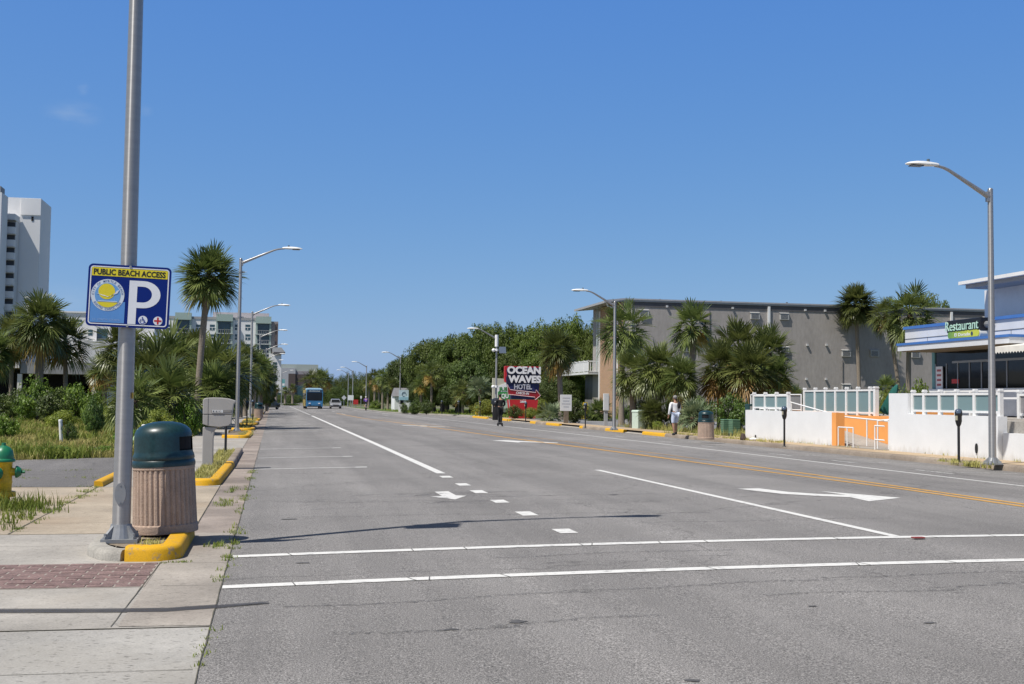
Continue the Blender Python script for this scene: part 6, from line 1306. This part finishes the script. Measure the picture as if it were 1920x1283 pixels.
# ---- white tower on the far left
YT = 270; tx = AY(0, 500, YT).x; tw = thing('hotel_tower', 'tall white tower with stacked balconies cut by the left edge', 'building', (tx, YT, 0))
def wx(px): return AY(px, 500, YT).x-tx
def wz(py): return AY(40, py, YT).z
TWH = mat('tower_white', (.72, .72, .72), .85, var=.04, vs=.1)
m = MB(); m.bx(wx(9), wx(73), 0, 12, 0, wz(371)); m.build('main_slab', TWH, tw)
m = MB(); m.bx(wx(36), wx(73.5), -.25, -.003, wz(403), wz(371)-.1); m.build('top_band', TWH, tw)
m = MB(); m.bx(wx(56), wx(60), -.1, -.003, wz(413.5), wz(405.5)); m.build('vent', DARK, tw)
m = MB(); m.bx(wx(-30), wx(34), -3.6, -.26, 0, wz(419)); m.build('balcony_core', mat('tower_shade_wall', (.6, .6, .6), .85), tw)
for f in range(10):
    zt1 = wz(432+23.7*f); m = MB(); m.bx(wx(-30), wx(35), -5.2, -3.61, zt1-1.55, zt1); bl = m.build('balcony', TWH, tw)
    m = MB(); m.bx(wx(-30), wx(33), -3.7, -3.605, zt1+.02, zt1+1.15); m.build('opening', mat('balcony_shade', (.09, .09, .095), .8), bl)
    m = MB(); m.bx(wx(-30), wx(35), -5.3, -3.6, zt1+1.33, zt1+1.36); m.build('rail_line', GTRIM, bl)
m = MB(); m.bx(wx(-30), wx(35), -5.2, -.26, wz(419)+.003, wz(408)); m.build('balcony_cap', TWH, tw)
m = MB(); xf = AY(11, 500, 264).x-tx; m.bx(xf-14, xf, -12, -6, 0, AY(6, 361, 258).z); m.build('front_tower', TWH, tw); m = MB(); m.bx(xf-12, xf-.5, -11, -7, AY(6, 361, 258).z+.003, AY(6, 349, 259).z); m.build('front_tower_top', mat('tower_dark_top', (.3, .3, .31), .8), tw)
# roof lamp mast among the palms
c = AY(53, 560, 120); t = thing('light_mast', 'thin white light mast rising above the thick trunk palm', 'mast', (c.x, 120, 0)); m = MB(); m.tube([(0, 0, 0), (0, 0, c.z)], .12, 8); m.build('pole', PVC, t, smooth=50); m = MB(); m.box((-.05, 0, c.z+.1), (.5, .2, .2)); m.build('lamp_head', PVC, t)
# ---- white cottage on the right
c = AY(740, 745, 140); cg = thing('cottage', 'small white cottage with a grey roof half hidden by trunks on the lawn', 'building', (c.x, 140, .13))
m = MB(); m.bx(0, 2.6, 0, 4, -.1, AY(740, 743, 140).z-.13); m.build('wall', WSTUC, cg); m = MB(); zc = AY(740, 743, 140).z-.13; m.prism([(-.15, -.2, zc), (2.75, -.2, zc), (2.2, 1.2, zc+1.0), (.3, 1.2, zc+1.0)], (0, 3, .02)); m.build('roof', mat('grey_shingle', (.17, .17, .18), .9, var=.2), cg)
m = MB(); m.bx(.5, 1.1, -.03, -.003, .8, 1.7); m.build('window', GLASS, cg)
c = AY(773, 745, 138); t = thing('white_wall_piece', 'white wall glimpsed between trees above the low dark hedge', 'wall', (c.x, 138, .13)); m = MB(); m.bx(0, 2.3, 0, .3, 0, AY(775, 738, 138).z-.13); m.build('panel', WSTUC, t)
c = AY(754, 763, 122); t = thing('white_panel', 'small white panel standing on the lawn below the pale blue board', 'panel', (c.x, 122, .13)); m = MB(); m.box((0, 0, .45), (.75, .06, .8)); m.build('board', WHITE, t); m = MB(); m.box((-.2, .05, .1), (.06, .06, .4)); m.box((.2, .05, .1), (.06, .06, .4)); m.build('legs', GALV2, t)
# ------------------------------------------------------------------ vehicles
TYREM = mat('tyre', (.014, .014, .015), .9); RIM = mat('rim', (.38, .38, .39), .4, .8); HEADL = mat('headlamp_glass', (.75, .77, .8), .15); TAILL = mat('tail_lamp', (.35, .01, .012), .25); PLATE = mat('number_plate', (.6, .6, .55), .5)
def wheel(t, x, y, r, wd=.2, side=1):
    m = MB(); m.v = []; n = 20
    prof = [(r*.62, -wd/2), (r*.93, -wd/2), (r, -wd*.36), (r, wd*.36), (r*.93, wd/2), (r*.62, wd/2)]
    m.lathe(prof, n, caps=False); m.v = [(x+vz*1.0, y+vx, r+vy) for vx, vy, vz in m.v]; w_ = m.build('wheel', TYREM, t, smooth=40)
    m = MB(); m.lathe([(0, wd*.30), (r*.2, wd*.34), (r*.55, wd*.25), (r*.63, wd*.42)], n, caps=False); m.v = [(x+side*vz, y+vx, r+vy) for vx, vy, vz in m.v]; m.build('rim', RIM, w_, smooth=40)
def car(name, label, loc, rz, body_m, s=1, L=4.7, W=1.85, H=1.68, cat='car', style='suv', plates=True):
    """nose towards -Y before turning"""
    t = thing(name, label, cat, loc, rz); t.scale = (s, s, s); h = W/2
    hood = .98 if style != 'sedan' else .86; belt = hood+.06
    prof = [(0.05, .35), (0, .5), (.02, .72), (.12, .84), (1.15, hood), (1.3, belt), (L-.25, belt+.06), (L-.04, belt-.05), (L, .6), (L-.05, .36), (L-.3, .28), (.3, .28)]
    m = MB(); m.prism([(-h, y, z) for y, z in prof], (W, 0, 0)); m.build('body', body_m, t, bevel=.06)
    if style == 'sedan': cab = [(1.25, belt), (2.0, H-.03), (2.9, H), (3.45, H-.06), (4.2, belt+.02)]
    else: cab = [(1.15, belt), (1.9, H-.08), (2.3, H), (L-.65, H-.03), (L-.25, belt+.04)]
    def ring_(inset, pts): return pts
    m = MB(); n = len(cab); lo = []; vs = []
    for sx in (-1, 1):
        for y, z in cab: u = (z-belt)/(H-belt); vs.append((sx*(h-.05-.17*u), y, z))
    m.add(vs, [tuple(range(n-1, -1, -1)), tuple(range(n, 2*n))]+[(i, (i+1) % n, n+(i+1) % n, n+i) for i in range(n)]); m.build('cabin', body_m, t, bevel=.04)
    # glass laid just proud of the cabin
    a, b_ = cab[0], cab[1]
    def lerp(p, q, u): return (p[0]+(q[0]-p[0])*u, p[1]+(q[1]-p[1])*u)
    def xw(z): return h-.05-.17*(z-belt)/(H-belt)
    for nm, p, q in (('windscreen', lerp(a, b_, .08), lerp(a, b_, .93)), ('rear_window', lerp(cab[-1], cab[-2], .12), lerp(cab[-1], cab[-2], .85))):
        d = -.012 if nm == 'windscreen' else .012; m = MB(); m.quad((-xw(p[1])+.1, p[0]+d, p[1]+.012), (xw(p[1])-.1, p[0]+d, p[1]+.012), (xw(q[1])-.08, q[0]+d, q[1]+.012), (-xw(q[1])+.08, q[0]+d, q[1]+.012)); m.build(nm, GLASS, t)
    for sx in (-1, 1):
        for y0, y1 in ((1.75, 2.55), (2.65, 3.4)) + (((3.5, L-.55),) if style != 'sedan' else ()):
            z0, z1 = belt+.07, H-.14; m = MB(); e = .012
            yy0 = y0+(.1 if y0 < 2 else 0); m.quad((sx*(xw(z0)+e), y0-.12 if y0 < 2 else y0, z0), (sx*(xw(z0)+e), y1, z0), (sx*(xw(z1)+e), y1, z1), (sx*(xw(z1)+e), yy0+.15 if y0 < 2 else y0, z1)); m.build('side_window', GLASS, t)
        m = MB(); m.box((sx*(h-.3), .035, .74), (.42, .08, .14)); m.build('headlight', HEADL, t, bevel=.02)
        m = MB(); m.box((sx*(h-.16), L-.03, .88), (.26, .08, .22)); m.build('tail_light', TAILL, t, bevel=.02)
        m = MB(); m.box((sx*(h+.09), 1.6, belt+.1), (.2, .1, .14)); m.build('mirror', body_m, t, bevel=.02)
        for y in (.92, L-.95): wheel(t, sx*(h-.1), y, .35, .22, sx)
    m = MB(); m.box((0, .0, .62), (W*.55, .06, .17)); m.build('grille', BLACK, t); m = MB(); m.box((0, L-.0, .72), (.5, .04, .14)); m.build('number_plate', PLATE, t)
    m = MB(); m.box((0, -.02, .42), (W-.1, .12, .2)); m.build('bumper', DTRIM, t, bevel=.03); m = MB(); m.box((0, L+.02, .45), (W-.1, .12, .22)); m.build('bumper', DTRIM, t, bevel=.03)
    if style == 'suv':
        m = MB()
        for sx in (-1, 1): m.tube([(sx*.55, 2.2, H+.04), (sx*.55, L-.8, H+.03)], .02, 6)
        m.build('roof_rail', RIM, t)
    return t
q = G(630, 766.5, .1)
car('parked_car', 'silver grey car driving in the right lane beside the bus', (q.x, q.y, .10), 0, mat('silver_paint', (.42, .43, .45), .35, .4, coat=.6), .80)
q = G(516, 768, 0)
car('black_vehicle', 'black van shaped vehicle parked at the left kerb before the hotel', (q.x-.2, q.y, .0), math.radians(157), mat('black_paint', (.008, .008, .009), .3, coat=.6), .95, 5.0, 1.95, 1.95)
q = AY(8, 745, 96)
car('parked_car', 'dark teal parked car behind the shrubs at the left edge', (q.x-1.0, 96, 0), math.radians(-60), mat('teal_paint', (.03, .055, .075), .3, .3, coat=.6), 1, 4.6, 1.8, 1.5, style='sedan')
# bus
q = G(588.5, 767, .09); bu = thing('city_bus', 'blue and gold city bus coming down the road', 'bus', (q.x+.05, q.y, .09), math.radians(1)); bu.scale = (.86,)*3
BB = mat('bus_blue', (.03, .20, .42), .35, var=.35, vs=2.5, coat=.5); BG = mat('bus_gold', (.42, .30, .04), .4, var=.25, vs=1.2, coat=.4); BW = mat('bus_pale', (.40, .62, .80), .4, var=.1)
m = MB(); m.prism([(-1.28, .1, .34), (1.28, .1, .34), (1.28, 0, .9), (1.28, .0, 2.6), (1.22, .12, 2.95), (-1.22, .12, 2.95), (-1.28, 0, 2.6), (-1.28, 0, .9)], (0, .1, 0)); 
m = MB(); m.bx(-1.28, 1.28, .12, 11, .34, 2.95); m.build('body', BG, bu, bevel=.08)
m = MB(); m.prism([(-1.27, .118, .32), (-1.27, .06, .36), (-1.27, 0, 1.2), (-1.27, .02, 2.6), (-1.27, .10, 2.97), (-1.27, .118, 2.97)], (2.54, 0, 0)); m.build('front', BB, bu)
m = MB(); m.bx(-1.15, 1.15, -.025, .0, 1.28, 2.52); m.build('windscreen', GLASS, bu, bevel=.01)
m = MB(); m.bx(-1.1, 1.1, -.012, .05, 2.56, 2.9); ds = m.build('destination_display', mat('display_dark', (.03, .06, .10), .3), bu); m = MB(); rg = random.Random(4)
for i in range(13): m.bx(-.8+i*.125, -.8+i*.125+.07, -.025, -.013, 2.68, 2.68+rg.choice((.1, .13, .08)))
m.build('display_dots', mat('display_pale', (.75, .85, .9), .5), ds)
m = MB(); m.bx(-1.0, 1.0, .4, 9, 2.955, 3.2); m.build('roof_unit', BW, bu, bevel=.06)
m = MB(); m.bx(-1.05, 1.05, -.03, .3, .34, .5); m.build('bumper', BLACK, bu, bevel=.02)
for sx in (-1, 1):
    m = MB(); m.bx(sx*.72-.16, sx*.72+.16, -.03, .02, .78, .92); m.build('headlight', HEADL, bu, bevel=.02)
    m = MB(); m.tube([(sx*1.2, 0, 2.75), (sx*1.4, -.2, 2.7), (sx*1.42, -.22, 2.3)], .025, 6); m.box((sx*1.42, -.22, 2.15), (.16, .08, .36)); m.build('mirror', BLACK, bu)
    for y in (2.2, 8.2): wheel(bu, sx*1.16, y, .48, .28, sx)
    for k in range(6): m = MB(); m.bx(sx*1.285, sx*1.295, 1.9+k*1.45, 3.2+k*1.45, 1.45, 2.45); m.build('side_window', GLASS, bu)
m = MB(); m.bx(-1.3, -1.285, .5, 1.6, .45, 2.5); m.build('door', GLASS, bu)
m = MB(); m.bx(-1.16, 1.16, .01, .05, 2.97, 3.1); m.build('brow', BW, bu)
# ------------------------------------------------------------------ people
SKIN = mat('skin', (.42, .24, .16), .6, var=.06); SKIN2 = mat('tanned_skin', (.30, .16, .10), .6, var=.06); HAIRG = mat('grey_hair', (.22, .21, .20), .8); HAIRB = mat('dark_hair', (.015, .012, .01), .7)
def skin(name, verts, edges, m, parent, root, sub=1):
    keys = list(verts); ix = {k: i for i, k in enumerate(keys)}
    me = bpy.data.meshes.new(name); me.from_pydata([verts[k][:3] for k in keys], [(ix[a], ix[b_]) for a, b_ in edges], []); me.materials.append(m)
    o = bpy.data.objects.new(name, me); col.objects.link(o); o.parent = parent
    o.modifiers.new('skin', 'SKIN').use_smooth_shade = True
    if not me.skin_vertices: bpy.context.view_layer.update()
    sv = me.skin_vertices[0].data if me.skin_vertices else None
    if sv is None: return o
    for k in keys:
        r = verts[k][3]; sv[ix[k]].radius = r if hasattr(r, '__len__') else (r, r)
    for v in sv: v.use_root = False
    sv[ix[root]].use_root = True
    s = o.modifiers.new('sub', 'SUBSURF'); s.levels = sub; s.render_levels = sub
    return o
def person(label, loc, rz, J, cols, hair, extras=None, scl=1.0, sleeves='long', legs='shorts', bag=None):
    """J: joints (x right, y forward, z up); walks towards +Y before turning"""
    t = thing('person', label, 'person', loc, rz); t.scale = (scl,)*3; sk, shirt, low, shoe = cols
    V = {}; E_ = []
    def add(k, p, r, to=None):
        V[k] = (*p, r)
        if to: E_.append((to, k))
    hip, ch, nk, hd = J['hip'], J['chest'], J['neck'], J['head']
    add('pelvis', hip, (.118, .095)); add('waist', tuple((Vector(hip)*.6+Vector(ch)*.4)), (.125, .095), 'pelvis'); add('chest', ch, (.15, .105), 'waist'); add('neck0', tuple(Vector(nk)-Vector((0, 0, .05))), .075, 'chest'); add('neck', nk, .055, 'neck0')
    H_ = Vector(hd); add('jaw', tuple(H_+Vector((0, .025, -.07))), (.066, .07), 'neck'); add('head', tuple(H_), (.078, .092), 'jaw'); add('crown', tuple(H_+Vector((0, -.01, .075))), (.07, .08), 'head')
    add('nose', tuple(H_+Vector((0, .115, -.02))), .012, 'head')
    for s_, sx in (('L', -1), ('R', 1)):
        sh, el, wr, hand = (Vector(J[s_+k]) for k in ('sh', 'el', 'wr', 'hand'))
        add(s_+'sh', sh, .058, 'chest'); add(s_+'el', el, .042, s_+'sh'); add(s_+'wr', wr, .028, s_+'el'); pm = wr+(hand-wr)*.5; add(s_+'palm', pm, (.036, .018), s_+'wr')
        d = (hand-wr).normalized(); side = Vector((0, 1, 0)); side = (side-d*side.dot(d)).normalized(); inn = d.cross(side)*sx
        for f in range(4):
            ln = (.07, .08, .075, .058)[f]; b0 = pm+d*.045+side*(.028-.019*f); b1 = b0+d*ln*.5+inn*.008; b2 = b1+d*ln*.42+inn*.022
            add(f'{s_}f{f}0', b0, .0095, s_+'palm'); add(f'{s_}f{f}1', b1, .0085, f'{s_}f{f}0'); add(f'{s_}f{f}2', b2, .007, f'{s_}f{f}1')
        b0 = pm+side*.042-d*.01; b1 = b0+side*.018+d*.03+inn*.012; add(s_+'t0', b0, .011, s_+'palm'); add(s_+'t1', b1, .009, s_+'t0'); add(s_+'t2', b1+d*.026+inn*.01, .0075, s_+'t1')
        hp, kn, an, toe = (Vector(J[s_+k]) for k in ('hip', 'kn', 'an', 'toe'))
        add(s_+'hip', hp, .092, 'pelvis'); add(s_+'th', hp.lerp(kn, .5), .078, s_+'hip'); add(s_+'kn', kn, .056, s_+'th'); add(s_+'cf', kn.lerp(an, .35)+Vector((0, -.02, 0)), .056, s_+'kn'); add(s_+'an', an, .036, s_+'cf'); add(s_+'toe', toe, .03, s_+'an')
    skin('body', V, E_, sk, t, 'pelvis', 2)
    def cloth(nm, ks, es, m_, root, grow): skin(nm, {k: (*V[k][:3], tuple(x+grow for x in V[k][3]) if hasattr(V[k][3], '__len__') else V[k][3]+grow) for k in ks}, es, m_, t, root, 2)
    ks = ['pelvis', 'waist', 'chest', 'neck0', 'Lsh', 'Rsh', 'Lel', 'Rel']; es = [('pelvis', 'waist'), ('waist', 'chest'), ('chest', 'neck0'), ('chest', 'Lsh'), ('chest', 'Rsh'), ('Lsh', 'Lel'), ('Rsh', 'Rel')]
    if sleeves == 'long': ks += ['Lwr', 'Rwr']; es += [('Lel', 'Lwr'), ('Rel', 'Rwr')]
    cloth('shirt', ks, es, shirt, 'pelvis', .016)
    ks = ['pelvis', 'Lhip', 'Rhip', 'Lth', 'Rth', 'Lkn', 'Rkn']; es = [('pelvis', 'Lhip'), ('pelvis', 'Rhip'), ('Lhip', 'Lth'), ('Rhip', 'Rth'), ('Lth', 'Lkn'), ('Rth', 'Rkn')]
    if legs == 'long': ks += ['Lcf', 'Rcf', 'Lan', 'Ran']; es += [('Lkn', 'Lcf'), ('Rkn', 'Rcf'), ('Lcf', 'Lan'), ('Rcf', 'Ran')]
    cloth('shorts' if legs == 'shorts' else 'trousers', ks, es, low, 'pelvis', .014 if legs == 'shorts' else .012)
    for s_ in 'LR':
        an, toe = Vector(J[s_+'an']), Vector(J[s_+'toe']); m = MB(); d = (toe-an); d.z = 0; a = math.atan2(d.y, d.x)-PI/2; c = an.lerp(toe, .45)
        Mx = Matrix.Rotation(a, 3, 'Z') @ Matrix.Rotation(J.get(s_+'pitch', 0), 3, 'X'); m.ball((c.x, c.y, c.z-.005), (.05, .145, .05), 14, 8, Mx); m.ball(tuple(an+Vector((0, -.01, -.02))), (.048, .06, .06), 12, 8, Mx); m.build('shoe', shoe, t, smooth=True)
    m = MB(); Hm = H_+Vector((0, -.016, .035)); m.ball(tuple(Hm), (.090, .105, .085), 18, 12); m.build('hair', hair, t, smooth=True)
    for sx in (-1, 1):
        m = MB(); m.ball(tuple(H_+Vector((sx*.036, .092, .008))), (.012, .008, .009), 8, 6); m.build('eye', mat('eye_dark', (.02, .015, .012), .3), t)
        m = MB(); m.ball(tuple(H_+Vector((sx*.085, .0, -.015))), (.012, .025, .034), 8, 6); m.build('ear', sk, t, smooth=True)
    m = MB(); m.ball(tuple(H_+Vector((0, .098, -.06))), (.024, .008, .006), 8, 6); m.build('mouth', mat('lips', (.3, .1, .09), .5), t)
    return t
WSHIRT = mat('white_shirt', (.72, .72, .72), .85, var=.08, vs=8); PSHORT = mat('pale_blue_shorts', (.50, .56, .68), .85, var=.06); BSHOE = mat('black_shoe', (.015, .015, .016), .6); BCLOTH = mat('black_cloth', (.010, .010, .012), .85, var=.2)
Jm = dict(hip=(0, 0, .93), chest=(0, .02, 1.27), neck=(0, .02, 1.46), head=(0, .045, 1.60), Lsh=(-.19, .01, 1.38), Lel=(-.27, -.05, 1.12), Lwr=(-.29, -.0, .88), Lhand=(-.295, .03, .79), Rsh=(.19, .01, 1.38), Rel=(.23, .05, 1.12), Rwr=(.16, .2, .95), Rhand=(.12, .27, .92),
          Lhip=(-.10, 0, .90), Lkn=(-.115, -.03, .50), Lan=(-.10, -.14, .10), Ltoe=(-.11, .02, .03), Rhip=(.10, 0, .90), Rkn=(.105, .17, .53), Ran=(.09, .14, .12), Rtoe=(.10, .30, .07))
q = G(1266, 817, .15)
pm = person('man in white long sleeved shirt and pale shorts walking on the pavement', (q.x, q.y, .15), .05, Jm, (SKIN2, WSHIRT, PSHORT, BSHOE), HAIRG, scl=.96)
m = MB(); m.ball((.12, -.10, 1.25), (.075, .06, .15), 14, 10); m.tube([(.10, -.12, 1.40), (.06, .0, 1.50), (.02, .12, 1.40)], .015, 6); tb = m.build('dark_back_shape', BCLOTH, None, smooth=True); tb.location = (q.x, q.y, .15); tag(tb, 'small dark rounded shape on the back of the man in white', 'bag')  # dark rounded form with a thin loop behind the right shoulder
Js = dict(hip=(0, 0, 1.02), chest=(0, .04, 1.36), neck=(0, .05, 1.56), head=(-.02, .08, 1.69), Lsh=(-.2, .02, 1.47), Lel=(-.26, .06, 1.22), Lwr=(-.22, .26, 1.12), Lhand=(-.21, .34, 1.12), Rsh=(.2, .02, 1.47), Rel=(.26, .06, 1.22), Rwr=(.22, .26, 1.12), Rhand=(.21, .34, 1.12),
          Lhip=(-.09, 0, 1.0), Lkn=(-.06, .05, .60), Lan=(-.02, .08, .22), Ltoe=(-.02, .22, .17), Rhip=(.09, 0, 1.0), Rkn=(.06, .02, .60), Ran=(.02, -.08, .22), Rtoe=(.02, .06, .17))
q = G(938, 799.5, .08)
person('rider dressed all in black standing on a kick scooter, seen from behind', (q.x, q.y, .06), .1, Js, (SKIN, BCLOTH, BCLOTH, BSHOE), HAIRB, legs='long')
t = thing('kick_scooter', 'dark kick scooter under the rider in black', 'scooter', (q.x, q.y, .075), .1)
m = MB(); m.box((0, .02, .12), (.14, .62, .035)); m.build('deck', BLACK, t, bevel=.012); m = MB(); m.tube([(0, .42, .14), (0, .40, .55), (0, .34, 1.08)], .02, 8); m.build('stem', mat('scooter_grey', (.12, .12, .13), .4), t); m = MB(); m.tube([(-.23, .34, 1.08), (.23, .34, 1.08)], .016, 8); m.build('handlebar', BLACK, t)
for y in (-.36, .45): wheel(t, 0, y, .10, .05)
Jc = dict(hip=(0, -.12, .98), chest=(0, .12, 1.27), neck=(0, .22, 1.44), head=(0, .28, 1.57), Lsh=(-.19, .14, 1.36), Lel=(-.25, .34, 1.18), Lwr=(-.24, .50, 1.06), Lhand=(-.24, .57, 1.03), Rsh=(.19, .14, 1.36), Rel=(.25, .34, 1.18), Rwr=(.24, .50, 1.06), Rhand=(.24, .57, 1.03),
          Lhip=(-.09, -.1, .96), Lkn=(-.1, .28, .74), Lan=(-.1, .08, .38), Ltoe=(-.1, .22, .33), Rhip=(.09, -.1, .96), Rkn=(.1, .22, .58), Ran=(.1, .06, .20), Rtoe=(.1, .2, .15))
q = G(686, 770, .1); ck = .92
pc = person('far cyclist in a purple shirt and white helmet riding by the lawn', (q.x, q.y, .1), 0, Jc, (SKIN, mat('purple_shirt', (.10, .045, .28), .8), BCLOTH, BSHOE), WHITE)
t = thing('bicycle', 'far bicycle ridden by the cyclist in purple', 'bicycle', (q.x, q.y, .1))
m = MB(); P_ = dict(bb=(0, .05, .29), st=(0, -.14, .86), hd=(0, .46, .86), rr=(0, -.45, .34), fr=(0, .58, .34))
for a, b_ in (('bb', 'st'), ('st', 'hd'), ('bb', 'hd'), ('rr', 'bb'), ('rr', 'st'), ('hd', 'fr')): m.tube([P_[a], P_[b_]], .018, 6)
m.tube([P_['hd'], (0, .44, 1.02)], .016, 6); m.build('frame', mat('bicycle_white', (.6, .6, .62), .4), t)
m = MB(); m.tube([(-.27, .52, 1.02), (0, .45, 1.03), (.27, .52, 1.02)], .015, 6); m.build('handlebar', BLACK, t); m = MB(); m.ball((0, -.16, .90), (.07, .13, .035), 10, 6); m.build('saddle', BLACK, t); m = MB(); m.tube([(-.1, .1, .22), (.1, .0, .36)], .014, 6); m.build('crank', BLACK, t)
for y in (-.45, .58): wheel(t, 0, y, .34, .045)
# small litter on the right kerb
tag(MB().ball((0, 0, .05), (.16, .1, .06), 10, 6).build('paper_scrap', WHITE), 'crumpled white scrap lying on the kerb in front of the left white wall', 'litter').location = (17.2, 40.3, .15)
tag(MB().lathe([(.10, 0), (.12, .05), (.08, .2), (.05, .24), (0, .25)], 10).build('valve_cap', mat('dark_rust', (.06, .04, .03), .8)), 'dark rusty stub standing on the kerb near the left white wall', 'stub').location = (17.05, 40.9, .15)
